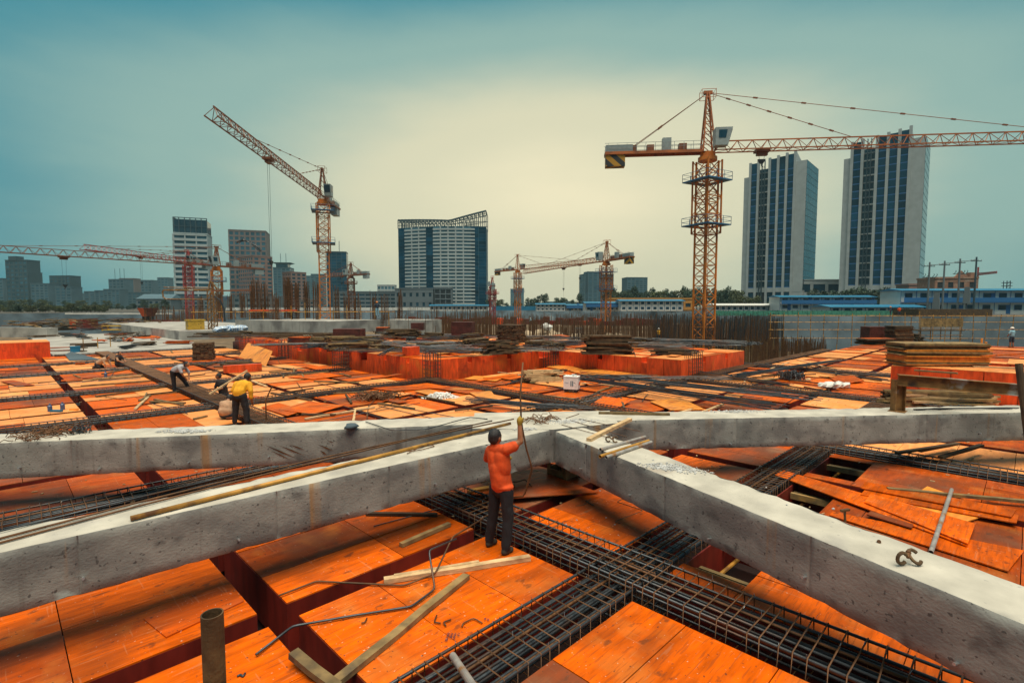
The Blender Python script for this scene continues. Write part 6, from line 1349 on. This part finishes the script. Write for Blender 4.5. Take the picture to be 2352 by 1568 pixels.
# --- teal tower with hat roof
D = 560; t, F = block(650, D, 17, 16, top(615, D), 8, 'pale teal tower with a wide flat hat roof', 'wall_teal', 'glass', 16, 4, 'r', 2, sp=.4, pr=.3)
h = top(615, D); MB().box(-6, 2, h, 6, 12, h + 4).build('lantern', K['glass'], t); MB().hexa([(-6, 2, h + 4), (6, 2, h + 4), (6, 12, h + 4), (-6, 12, h + 4), (-10, -2, h + 5.6), (10, -2, h + 5.6), (10, 16, h + 5.6), (-10, 16, h + 5.6)]).build('hat_roof', K['wall_teal'], t)
for x in (-2.5, 3): MB().tube([(x, 7, h + 5), (x, 7, h + 16)], .25, 5).build('mast_antenna', K['mull'], t)
block(711, 640, 14, 12, top(634, 640), 10, 'pale twin apartment tower beside the smaller pink block', 'wall_teal', 'glass', 14, 3, sp=.45, pr=.4)
block(732, 660, 16, 12, top(630, 660), 10, 'pale twin apartment tower beside the crane with blue platforms', 'wall_teal', 'glass', 14, 3, sp=.45, pr=.4)
D = 440; t, F = block(776, D, 16, 14, top(579, D), 12, 'dark blue glass tower behind the mast with blue platforms', 'mull', 'glass_b', 18, 4, 'r', 2, sp=.12, pr=.08, out=.1)
MB().tube([(2, 4, top(579, D)), (2, 4, top(552, D))], .25, 5).build('antenna', K['mull'], t)
# --- curved hotel
D = 300
ht = thing('hotel', W(fx(1014, D), D, 1.8), 'curved slab hotel with white floor bands and an open steel roof frame', 'building', None, cam_rz()); xl, xr = fx(910, D) - fx(1014, D), fx(1117, D) - fx(1014, D)
hw = xr - xl; H = top(519, D); R_ = 95.0
def arcp(x): return Vector((x, R_ - math.sqrt(R_ * R_ - (x - 6) ** 2) + (0 if x > 0 else abs(x) * .12), 0))
xs = [xl + hw * k / 24 for k in range(25)]
front = [arcp(x) for x in xs]
poly = [(p.x, p.y) for p in front] + [(xr, 22), (xl, 22)]
MB().prism(poly, 0, H).build('wall', K['wall_teal'], ht)
nf = 23; fh = (H - 1.2) / nf
glassy = lambda k: k < 1.4 or 8 <= k < 10 or k >= 20.8           # columns of full height glass
for f in range(nf):
    z0, z1 = 1 + f * fh, 1 + (f + 1) * fh; mb = MB()
    for k in range(24):
        a, b = front[k], front[k + 1]; d = (b - a).normalized(); n_ = Vector((d.y, -d.x, 0))
        if not glassy(k): mb.hexa([a + n_ * .5 + Vector((0, 0, z0)), b + n_ * .5 + Vector((0, 0, z0)), b + Vector((0, 0, z0)), a + Vector((0, 0, z0)), a + n_ * .5 + Vector((0, 0, z0 + fh * .48)), b + n_ * .5 + Vector((0, 0, z0 + fh * .48)), b + Vector((0, 0, z0 + fh * .48)), a + Vector((0, 0, z0 + fh * .48))])
    mb.build('floor_band', K['wall_w'], ht)
    for k in range(0, 24, 2):
        a, b = front[k], front[k + 2]; g = glassy(k) or glassy(k + 1)
        e_ = (b - a) * (.02 if g else .07); P = lambda u, v, z, a=a + e_, d=(b - a).normalized(): a + d * u + Vector((d.y, -d.x, 0)) * v + Vector((0, 0, z))
        pane(ht, P, 0, (b - a).length - 2 * e_.length, z0 + (.06 if g else fh * .48), z1 - .06, 'glass_b' if g else 'glass')
mb = MB()
for k in (4, 6, 12, 14, 16, 18):
    p = front[k]; mb.box(p.x - .35, p.y - .45, 1, p.x + .35, p.y + .1, H)
mb.build('pier', K['wall_w'], ht)
mb = MB(); zl, zm, zr = top(500, D), top(507, D), top(483, D)
def roofz(x): f = (x - xl) / hw; return zl + (zm - zl) * f / .6 if f < .6 else zm + (zr - zm) * (f - .6) / .4
for k in range(25):
    x = xs[k]; mb.bar((x, front[k].y, H - .3), (x, front[k].y, roofz(x)), .45); mb.bar((x, 21, H - .3), (x, 21, roofz(x)), .4)
    mb.bar((x, front[k].y, roofz(x)), (x, 21, roofz(x)), .35)
    if k < 24:
        for q in (0, .35, .7):
            y0 = front[k].y + (21 - front[k].y) * q; mb.bar((x, y0, roofz(x)), (xs[k + 1], y0, roofz(xs[k + 1])), .9 if q == 0 else .35)
        for q in (.33, .66): za, zb = H + (roofz(x) - H) * q, H + (roofz(xs[k + 1]) - H) * q; mb.bar((x, front[k].y, za), (xs[k + 1], front[k + 1].y, zb), .3); mb.bar((x, 21, za), (xs[k + 1], 21, zb), .3)
for k in range(24):
    x = (xs[k] + xs[k + 1]) / 2; y = (front[k].y + front[k + 1].y) / 2; mb.bar((x, y, H - .3), (x, y, roofz(x)), .3); mb.bar((x, 21, H - .3), (x, 21, roofz(x)), .3)
mb.build('roof_frame', K['mull'], ht)
t, F = block(952, 285, 21, 10, top(664, 285), 0, 'grey windowless podium before the curved hotel', 'wall_grey', 'glass_d', 2, 6, sp=.6, pr=.6)
t, F = block(840, 320, 38, 10, top(671, 320), 6, 'long grey four-storey block beside the curved hotel', 'wall_grey', 'glass_d', 4, 10, sp=.55, pr=.15)
t, F = block(1018, 284, 9, 8, top(662, 284), 0, 'bare concrete frame building in front of the curved hotel', 'wall_grey', 'dark', 4, 3, sp=.2, pr=.15, out=.5)
block(888, 600, 20, 10, top(655, 600), 0, 'distant pale roof block behind the grey building', 'wall_lt', 'glass', 5, 5)
# --- far towers, middle
D = 480; block(1376, D, 27, 18, top(630, D), 10, 'stepped pale apartment tower behind the middle crane', 'wall_teal', 'glass', 17, 6, 'l', 3, sp=.45, pr=.35)
block(1366, D - 3, 14, 12, top(625, D - 3), 10, 'higher core of the stepped apartment tower', 'wall_teal', 'glass', 18, 3, sp=.45, pr=.35)
D = 500; block(1462, D, 20, 16, top(638, D), 6, 'short pale apartment tower with balconies', 'wall_teal', 'glass', 14, 5, 'r', 2, sp=.45, pr=.35)
for i, (px_, D, w, y, l) in enumerate(((1183, 900, 16, 664, 'faint far tower beside the small crane, the wider one'), (1194, 900, 14, 662, 'faint far tower beside the small crane, the higher one'), (1225, 1000, 28, 694, 'faint low far block over the trees'), (1262, 1000, 22, 693, 'faint wide far block over the trees'), (1300, 1100, 36, 692, 'faintest far block on the skyline'), (1120, 950, 18, 690, 'faint far block beside the red crane'), (1665, 700, 30, 672, 'far pale block beyond the main crane and the twin towers'), (1690, 640, 12, 676, 'small far block at the foot of the twin towers'))):
    block(px_, D, w, 12, top(y, D), 0, l, 'wall_teal', 'glass', 8, 4, sp=.5, pr=.5)
# --- left skyline
for i, (px_, D, w, y, nf, nb, m, l) in enumerate(((46, 480, 22, 598, 20, 5, 'wall_dteal', 'dark stepped tower, the tallest of the hazy skyline'), (3, 520, 9, 640, 16, 2, 'wall_teal', 'narrow tower beyond the dark stepped one'), (70, 560, 12, 626, 18, 3, 'wall_dteal', 'slim shoulder tower behind the dark stepped one'), (96, 470, 16, 652, 14, 4, 'wall_teal', 'pale gabled apartment house beside the dark stepped tower'), (143, 520, 22, 634, 16, 5, 'wall_dteal', 'dark tower with an open frame top'), (150, 460, 14, 660, 11, 3, 'wall_teal', 'pale block standing before the framed tower'), (186, 700, 16, 674, 10, 4, 'wall_teal', 'small pale far block with a red sign light'), (222, 520, 20, 670, 12, 4, 'wall_teal', 'grey-teal block before the ragged topped tower'), (243, 500, 18, 668, 12, 4, 'wall_teal', 'grey-teal block with a vaulted roof'), (272, 560, 18, 642, 17, 4, 'wall_teal', 'ragged topped tower with antennas'), (296, 600, 16, 640, 17, 3, 'wall_brown', 'brownish tower joined to the ragged one'), (336, 640, 18, 644, 16, 4, 'wall_teal', 'box tower with pale bands'), (378, 700, 14, 638, 18, 3, 'wall_teal', 'faint tower partly behind the white banded one'), (312, 520, 14, 672, 9, 3, 'wall_teal', 'low pale block before the box tower'), (260, 480, 14, 665, 12, 4, 'wall_teal', 'pale window-gridded slab in the cluster'))):
    t, F = block(px_, D, w, 12, top(y, D), RN.uniform(-8, 8), l, m, 'glass', nf // 2 + 2, nb, sp=.45, pr=.35)
    if i in (0,): MB().box(-9, 1, top(y, D), -1, 8, top(y, D) + 4).build('roof_block', K[m], t)
    if i in (9,):
        for x in (-5, 1, 6): MB().tube([(x, 4, top(y, D)), (x, 4, top(y, D) + 12)], .2, 5).build('antenna', K['mull'], t)
# --- twin towers on the right
def twin(cx_, D, label):
    yaw = -42 + 0; w, d = 29.6, 24; base = 1.8
    # corner nearest the camera at (cx_, D); the front runs back to the left
    ph = math.radians(42); mid = Vector((cx_ - math.cos(ph) * w / 2, D + math.sin(ph) * w / 2))
    t = thing('office_tower', W(mid.x, mid.y, base), label, 'tower', 'twin office towers', cam_rz(-42)); F = faces(w, d); P = F['f']
    H = 3.4 - base + 72; Hc = H + 5.5
    MB().box(-w / 2 + 3, .6, 0, w / 2 - .6, d, H - 1).build('wall', K['glass_d'], t)
    MB().box(-w / 2, .3, 0, -w / 2 + 3.2, d - 1, H - 4).build('end_wall', K['wall_lt'], t)
    mb = MB(); fbox(mb, P, w - 5.6, w, -1, .25, 0, H); mb.build('corner_pier', K['wall_lt'], t)
    edges = [3.2, 7.2, 12.6, 16.6, 20.6, 24.4]
    mb = MB()
    for k, e in enumerate(edges): fbox(mb, P, e - .55, e + .55, -.8, .7, 0, Hc - 2.5 + k * .5)
    mb.build('fin', K['wall_lt'], t)
    nf = 19; z0 = 11.5; fh = (H - z0) / nf
    mb = MB(); fbox(mb, P, 3, w, -.4, .35, z0 - 2.2, z0); mb.build('podium_band', K['wall_lt'], t)
    for f in range(nf):
        for k in range(5):
            u0, u1 = edges[k] + .6, edges[k + 1] - .6
            if k == 1:
                mb = MB(); fbox(mb, P, u0, u1, -1.5, .1, z0 + f * fh, z0 + f * fh + .55); mb.build('open_floor_slab', K['wall_lt'] if f % 2 else K['wall_grey'], t); continue
            pane(t, P, u0, u1, z0 + f * fh + .5, z0 + (f + 1) * fh, 'glass_b')
            mb = MB(); fbox(mb, P, u0, u1, -.1, .12, z0 + f * fh, z0 + f * fh + .45); mb.build('ledge', K['blue_deep'], t)
    for k in range(5):
        if k != 1: pane(t, P, edges[k] + .6, edges[k + 1] - .6, H, Hc - 3 + k * .4, 'glass_b')
        pane(t, P, edges[k] + .6, edges[k + 1] - .6, .5, z0 - 2.4, 'glass_b' if k != 1 else 'dark')
    mb = MB(); fbox(mb, P, edges[1] + .6, edges[2] - .6, -2.2, -1.5, 0, H - 2); mb.build('open_core', K['dark'], t)
    mb = MB()
    for u in (9.2, 10.6):
        for v in (.6, 1.6): mb.bar(P(u, v, 0), P(u, v, H + 3), .22)
    for f in range(30): mb.bar(P(9.2, 1.6, f * H / 30), P(10.6, 1.6, (f + 1) * H / 30), .14); mb.bar(P(9.2, 1.6, f * H / 30), P(10.6, 1.6, f * H / 30), .14)
    mb.build('hoist_mast', K['mull'], t)
    MB().hexa([(w / 2 - 5.6, .4, H), (w / 2 - 5.0, .4, H), (w / 2 - 5.0, d * .8, H), (w / 2 - 5.6, d * .8, H), (w / 2 - 5.6, .4, Hc), (w / 2 - 5.0, .4, Hc), (w / 2 - 5.0, d * .8, H + .3), (w / 2 - 5.6, d * .8, H + .3)]).build('sloped_parapet', K['wall_lt'], t)
    facade(t, F['r'], d, 10, H, 19, 5, 'mull', 'glass_d', sp=.08, pr=.06, out=.12)
    mb = MB(); fbox(mb, F['r'], 0, d, -.5, .3, 6.5, 10); mb.build('side_band', K['wall_lt'], t); fb = MB()
    for k in range(6): fbox(fb, F['r'], k * 4.4, k * 4.4 + .9, -.5, .3, 0, 6.5)
    fb.build('side_pier', K['wall_lt'], t)
    return t
twin(fx(1840, 260), 260, 'white finned office tower with a dark open core, the one nearer the main crane')
twin(fx(2105, 225), 225, 'white finned office tower with a dark open core, behind the power poles')
t, F = block(1895, 262, 30, 14, top(644, 262), 0, 'low link building joining the two finned towers', 'wall_lt', 'glass_b', 2, 4, sp=.42, pr=.2)
# ================================================================== site cabins and hoarding
def cabin(px0, px1, D, y0, y1, floors, nb, label, yaw=0, roof='blue_roof', trim='blue_deep', walk=False, end=False, d=7, base=None):
    base = fz(y1, D) if base is None else base; h = fz(y0, D) - base; x0, x1 = fx(px0, D), fx(px1, D); w = x1 - x0
    t = thing('site_cabin', W((x0 + x1) / 2, D, base), label, 'cabin', 'site cabins', cam_rz(yaw)); F = faces(w, d); P = F['f']; MB().box(-w / 2, 0, 0, w / 2, d, h).build('wall', K['white'], t)
    MB().add([(-w / 2 - .5, -.9, h), (w / 2 + .5, -.9, h), (w / 2 + .5, d + .5, h), (-w / 2 - .5, d + .5, h), (-w / 2 - .5, d / 2, h + .55), (w / 2 + .5, d / 2, h + .55), (-w / 2 - .5, -.9, h - .15), (w / 2 + .5, -.9, h - .15)], [(0, 1, 5, 4), (2, 3, 4, 5), (1, 2, 5), (3, 0, 4), (0, 6, 7, 1), (3, 2, 1, 7, 6, 0)]).build('roof', K[roof], t)
    fh = h / floors; bw = w / nb
    for f in range(floors):
        for b in range(nb):
            u = b * bw + bw * .28; z = f * fh + fh * .38
            mb = MB(); fbox(mb, P, u - .08, u + bw * .44 + .08, 0, .07, z - .08, z + fh * .38 + .08); wn = mb.build('window', K[trim], t)
            mb = MB(); fbox(mb, P, u, u + bw * .44, .06, .09, z, z + fh * .38); mb.build('pane', K['glass_d'], wn)
        if walk and f: mb = MB(); fbox(mb, P, 0, w, 0, 1.2, f * fh - .1, f * fh + .05); fbox(mb, P, 0, w, 1.15, 1.22, f * fh + .05, f * fh + 1.05); mb.build('walkway_fascia', K['blue_deep'], t)
        if walk:
            for b in range(nb):
                if (b * 7 + f) % 3 == 0: mb = MB(); u = b * bw + bw * .76; fbox(mb, P, u, u + .9, 0, .06, f * fh + .1, f * fh + 2.1); mb.build('door', K['blue_deep'], t)
    mb = MB()
    for b in range(nb + 1): fbox(mb, P, max(0, b * bw - .06), b * bw + .06, 0, .05, 0, h)
    mb.build('wall_seam', K[trim], t)
    return t
cabin(988, 1120, 235, 702, 714, 1, 13, 'long single-storey white cabin with blue roof before the hotel')
cabin(1232, 1298, 225, 699, 714, 2, 7, 'two-storey white cabin beyond the small crane', end=True)
cabin(1300, 1345, 228, 701, 714, 2, 5, 'two-storey cabin with blue walkway between two white ones', walk=True)
cabin(1345, 1425, 175, 696, 714, 2, 6, 'two-storey cabin with blue gallery behind the middle crane', walk=True)
cabin(1425, 1568, 170, 691, 714, 2, 10, 'large white two-storey cabin beside the middle crane')
cabin(1792, 2002, 150, 682, 713, 2, 9, 'blue-roofed two-storey cabin before the twin towers', yaw=-3, walk=True)
cabin(2070, 2420, 118, 667, 724, 2, 10, 'blue-roofed two-storey cabin behind the power poles', yaw=-2, walk=True, base=1.8)
t = cabin(1640, 1800, 158, 701, 716, 1, 12, 'long white single-storey shed behind the main crane', roof='white')
t = cabin(1905, 2120, 112, 705, 721, 1, 8, 'cream shed with a bright blue roof below the twin towers', base=1.8)
K['orange_wall'] = mat('orange_render', (.42, .2, .04), .7, var=.15)
block(1495, 205, 33, 8, top(691, 205) + .6, 0, 'low orange hall with a rooftop unit behind the white cabin', 'orange_wall', 'glass_d', 1, 8, sp=.6, pr=.5)
def hoarding(px0, px1, D, y0, y1, n, label, m='white', base=1.8):
    x0, x1 = fx(px0, D), fx(px1, D); t = thing('hoarding', W((x0 + x1) / 2, D, base), label, 'hoarding', None, cam_rz()); w = (x1 - x0) / n; h = fz(y0, D) - base
    for k in range(n): MB().box(-(x1 - x0) / 2 + k * w + .02, RN.uniform(0, .03), 0, -(x1 - x0) / 2 + (k + 1) * w - .02, .12, h + RN.uniform(-.03, .03)).build('hoarding_panel', K[m], t)
    for k in range(n + 1): MB().box(-(x1 - x0) / 2 + k * w - .05, .1, 0, -(x1 - x0) / 2 + k * w + .05, .25, h + .1).build('post', K['mull'], t)
hoarding(520, 1130, 253, 706, 714, 44, 'long white hoarding along the far side of the site')
hoarding(150, 400, 131, 718.5, 724, 26, 'white hoarding on top of the treed bank', base=1.55)
hoarding(1128, 1240, 254, 703, 712, 10, 'pale blue hoarding between the trees and the site', 'blue_roof')
K['green'] = mat('green_net', (.05, .22, .16), .8, var=.3)
hoarding(1640, 2090, 96, 713.5, 723, 40, 'green netting fence along the top of the sprayed bank', 'green')
# brick ruin
D = 170; t, F = block(2190, D, 12.6, 9, top(640, D), -8, 'half demolished brick house with empty windows', 'brick', 'dark', 3, 4, 'r', 2, sp=.42, pr=.5, out=.25)
hh = top(640, D); MB().add([(-1, -.1, hh), (4, -.1, hh), (1.5, -.1, hh + 2.6), (-1, .5, hh), (4, .5, hh), (1.5, .5, hh + 2.6)], [(0, 1, 2), (5, 4, 3), (0, 3, 4, 1), (1, 4, 5, 2), (2, 5, 3, 0)]).box(4.2, 0, hh, 5.6, 2, hh + 2.0).build('broken_gable', K['brick'], t)
block(2110, 190, 9, 6, top(655, 190), 0, 'low pink walled shed below the tower behind the poles', 'wall_pink', 'dark', 1, 3, sp=.6, pr=.6)
# rubble-built platform with transformer poles
tag(MB().hexa([W(fx(2108, 88), 88, .9), W(fx(2278, 88), 88, .9), W(fx(2278, 88), 94, .9), W(fx(2108, 88), 94, .9), W(fx(2108, 88), 88, 3.05), W(fx(2278, 88), 88, 3.05), W(fx(2278, 88), 94, 3.05), W(fx(2108, 88), 94, 3.05)]).build('stone_wall', K['timber_b']), 'dark stone platform wall under the power poles', 'wall')
tops_ = []
for i, (px_, y) in enumerate(((2131, 602), (2165, 599), (2200, 594), (2237, 590))):
    D = 90; t = thing('power_pole', W(fx(px_ - 3, D), D, 3.0), ('power pole with a switch ring, at the twin tower end of the row', 'plain power pole, second in the row from the twin tower', 'power pole with a switch ring and pipe, third in the row', 'thick dark power pole at the far end from the twin tower')[i], 'power pole', 'power poles in a row', cam_rz()); h = fz(y, D) - 3.0
    MB().tube([(0, 0, 0), (.02, 0, h)], [.17, .12], 8).build('pole', K['wall_grey' if i < 3 else 'mull'], t)
    for z in (h - .7,): 
        MB().bar((-.9, 0, z), (.9, 0, z), .12).build('cross_arm', K['mull'], t)
        for x in (-.85, -.3, .3, .85): MB().tube([(x, 0, z), (x, 0, z + .28)], .05, 6).build('insulator', K['wall_lt'], t)
    if i in (0, 2):
        MB().bar((-1.1, 0, h - 2.6), (1.1, 0, h - 2.6), .1).build('cross_arm', K['mull'], t)
        for x in (-1, -.5, .5, 1): MB().tube([(x, -.1, h - 2.6), (x + .2, -.3, h - 2.2), (x + .1, -.3, h - 2.0)], .05, 5).build('cutout_switch', K['mull'], t)
    tops_.append(W(fx(px_ - 3, D), D, 3.0 + h - .45))
for i in range(3):
    for s_, l in ((-.6, 'lower'), (.6, 'upper')):
        a, b = tops_[i] + W(s_ * .6, s_ * .4), tops_[i + 1] + W(s_ * .6, s_ * .4); o = MB().tube([a, a.lerp(b, .5) - Vector((0, 0, .12)), b], .03, 4).build('overhead_wire', K['mull']); tag(o, 'short overhead wire between two neighbouring power poles', 'wire', 'wires between the power poles')
for i, px_ in enumerate((2148, 2217)):
    D = 89; c0 = W(fx(px_, D), D, 5.6 if i else 4.6); tag(MB().box(c0.x - .55, c0.y - .45, c0.z - 1.6, c0.x + .55, c0.y + .45, c0.z + .2).box(c0.x - .45, c0.y - .35, c0.z + .2, c0.x + .45, c0.y + .35, c0.z + 1.2).box(c0.x - .1, c0.y - .1, 3.0, c0.x + .1, c0.y + .1, c0.z - 1.6).build('transformer', K['wall_grey']), ('grey transformer between the ring-switch pole and the plain pole', 'grey transformer box beside the thick dark pole')[i], 'transformer')
# far crane jibs and lattice mast on the skyline
o = MB(); a, b = far(2245, 632, 260), far(2290, 627, 250); o.bar(a, b, .35); o.bar(a + Vector((0, 0, 1.1)), b + Vector((0, 0, .6)), .3)
for k in range(12): o.bar(a.lerp(b, k / 12), a.lerp(b, (k + .5) / 12) + Vector((0, 0, 1.0)), .2); o.bar(a.lerp(b, (k + .5) / 12) + Vector((0, 0, 1.0)), a.lerp(b, (k + 1) / 12), .2)
a2 = far(2246, 632, 260); o.bar((a2.x, a2.y, 1.8), (a2.x, a2.y, a2.z + 4), .7); tag(o.build('far_crane', K['crane_r']), 'far crane with a short jib behind the brick house', 'crane')
D = 150; t = thing('roof_antenna', W(fx(2307, D), D, 6.5), 'small lattice antenna over the blue-roofed cabin behind the poles', 'antenna', None, cam_rz()); zt = fz(645, D) - 6.5; mb = MB()
for a in (-.5, .5):
    for b in (-.5, .5): mb.bar((a, b, 0), (a, b, zt), .14)
for k in range(5): mb.bar((-.5, -.5, zt * k / 5), (.5, -.5, zt * (k + 1) / 5), .1); mb.tube([(-.8, -.8, zt * k / 5 + .3), (.8, -.8, zt * k / 5 + .3), (.8, .8, zt * k / 5 + .3), (-.8, .8, zt * k / 5 + .3)], .08, 4, closed=True)
mb.build('lattice', K['mull'], t)
# ================================================================== trees
K['leaf'] = mat('dark_foliage', (.028, .060, .036), .7, var=.5, scale=1.2, rnd=.3)
K['leaf2'] = mat('olive_foliage', (.055, .070, .022), .7, var=.5, scale=1.2, rnd=.3)
K['bark'] = mat('bark', (.06, .045, .035), .9)
def crown_mesh(seed, kind):
    r = random.Random(seed); mb = MB(); cl = []
    n = 40 if kind != 'pop' else 24
    for i in range(n):
        t = r.random(); a = r.random() * 6.283
        if kind == 'pop': z = .25 + .75 * t; rr = .16 * math.sin(PI * min(1, t * .8 + .2)) + .03
        else: z = .30 + .65 * t; rr = .34 * math.sqrt(max(0.05, 1 - ((z - .6) / .42) ** 2)) * r.uniform(.4, 1.05)
        cl.append((Vector((math.cos(a) * rr, math.sin(a) * rr, z)), r.uniform(.07, .14)))
    for c, s_ in cl:
        for k in range(46):
            d = Vector((r.gauss(0, 1), r.gauss(0, 1), r.gauss(0, .8))).normalized() * s_ * r.uniform(.5, 1.15); p = c + d
            u = Vector((r.gauss(0, 1), r.gauss(0, 1), r.gauss(0, 1))).normalized(); v = u.cross(Vector((r.gauss(0, 1), r.gauss(0, 1), r.gauss(0, 1)))).normalized(); q = r.uniform(.018, .042)
            mb.add([p - u * q, p - v * q * .6, p + u * q, p + v * q * .6], [(0, 1, 2, 3)])
    return mb
def trunk_mesh(seed):
    r = random.Random(seed); mb = MB(); mb.tube([(0, 0, -.05), (.01, 0, .3), (.0, .01, .7)], [.028, .02, .008], 7)
    for k in range(6): a = r.random() * 6.28; z = r.uniform(.3, .55); mb.tube([(0, 0, z), (math.cos(a) * .12, math.sin(a) * .12, z + .12), (math.cos(a) * .2, math.sin(a) * .2, z + .26)], [.012, .008, .004], 5)
    return mb
TR = [(crown_mesh(s_, 'pop' if s_ % 4 == 3 else 'x').mesh('crown', K['leaf' if s_ % 2 else 'leaf2']), trunk_mesh(s_).mesh('trunk', K['bark'])) for s_ in range(6)]
def tree(px, D, y, base, label, group, var, wide=1.0):
    h = fz(y, D) - base; t = thing('tree', W(fx(px, D), D, base), label, 'tree', group, RN.random() * 6.28)
    c, k = TR[var % 6]; s_ = (h * wide, h * wide, h)
    inst(c, (0, 0, 0), t, scale=s_, name='crown'); inst(k, (0, 0, 0), t, scale=s_, name='trunk')
for k in range(30): tree(6 + k * 13.2 + RN.uniform(-4, 4), RN.uniform(255, 300), RN.choice((690, 694, 697, 700, 688, 702)), 1.5, 'dark bushy tree in the row under the hazy skyline', 'trees under the hazy skyline', (0, 1, 2, 4, 5, 3)[RN.randrange(6)], RN.uniform(1.0, 1.5))
for k in range(26): tree(4 + k * 9.5 + RN.uniform(-4, 4), RN.uniform(150, 175), RN.choice((697, 700, 703, 706)), 1.5, 'low dark tree above the treed bank', 'low trees above the treed bank', (0, 1, 2, 4, 5)[RN.randrange(5)], RN.uniform(1.2, 1.7))
for k in range(15): tree(1125 + k * 14.5 + RN.uniform(-5, 5), RN.uniform(258, 285), RN.choice((676, 680, 684, 688, 690, 695)), 1.5, 'dark tree in the group between the hotel and the cabins', 'trees between the hotel and the cabins', (1, 5, 3, 2, 0, 1)[RN.randrange(6)], RN.uniform(.9, 1.3))
for k in range(30): tree(1395 + k * 10.2 + RN.uniform(-4, 4), RN.uniform(240, 275), RN.choice((660, 664, 667, 670, 674)), 1.5, 'tall dark tree in the row behind the white cabins', 'trees behind the white cabins', (1, 5, 3, 3, 1, 2)[RN.randrange(6)], RN.uniform(.8, 1.1))
for k in range(11): tree(1700 + k * 34 + RN.uniform(-9, 9), RN.uniform(190, 205), RN.choice((662, 664, 668, 660)) if k > 4 else 680, 1.5, 'round dark shrub tree at the foot of the twin towers', 'shrub trees at the foot of the towers', (1, 5, 0)[RN.randrange(3)], 1.3)
# ================================================================== haze
hz = MB().box(-900, -900, -6, 1100, 1100, 95).build('haze', None if False else K['white']); hz.data.materials.clear()
m_ = bpy.data.materials.new('haze_air'); m_.use_nodes = True; t_ = m_.node_tree; t_.nodes.clear()
o_ = t_.nodes.new('ShaderNodeOutputMaterial'); v_ = t_.nodes.new('ShaderNodeVolumePrincipled'); v_.inputs['Color'].default_value = (.50, .76, .80, 1); v_.inputs['Density'].default_value = .0002; v_.inputs['Anisotropy'].default_value = .2
t_.links.new(v_.outputs[0], o_.inputs['Volume']); hz.data.materials.append(m_); tag(hz, 'thin pale haze lying over the whole site and city', 'haze', kind='stuff')
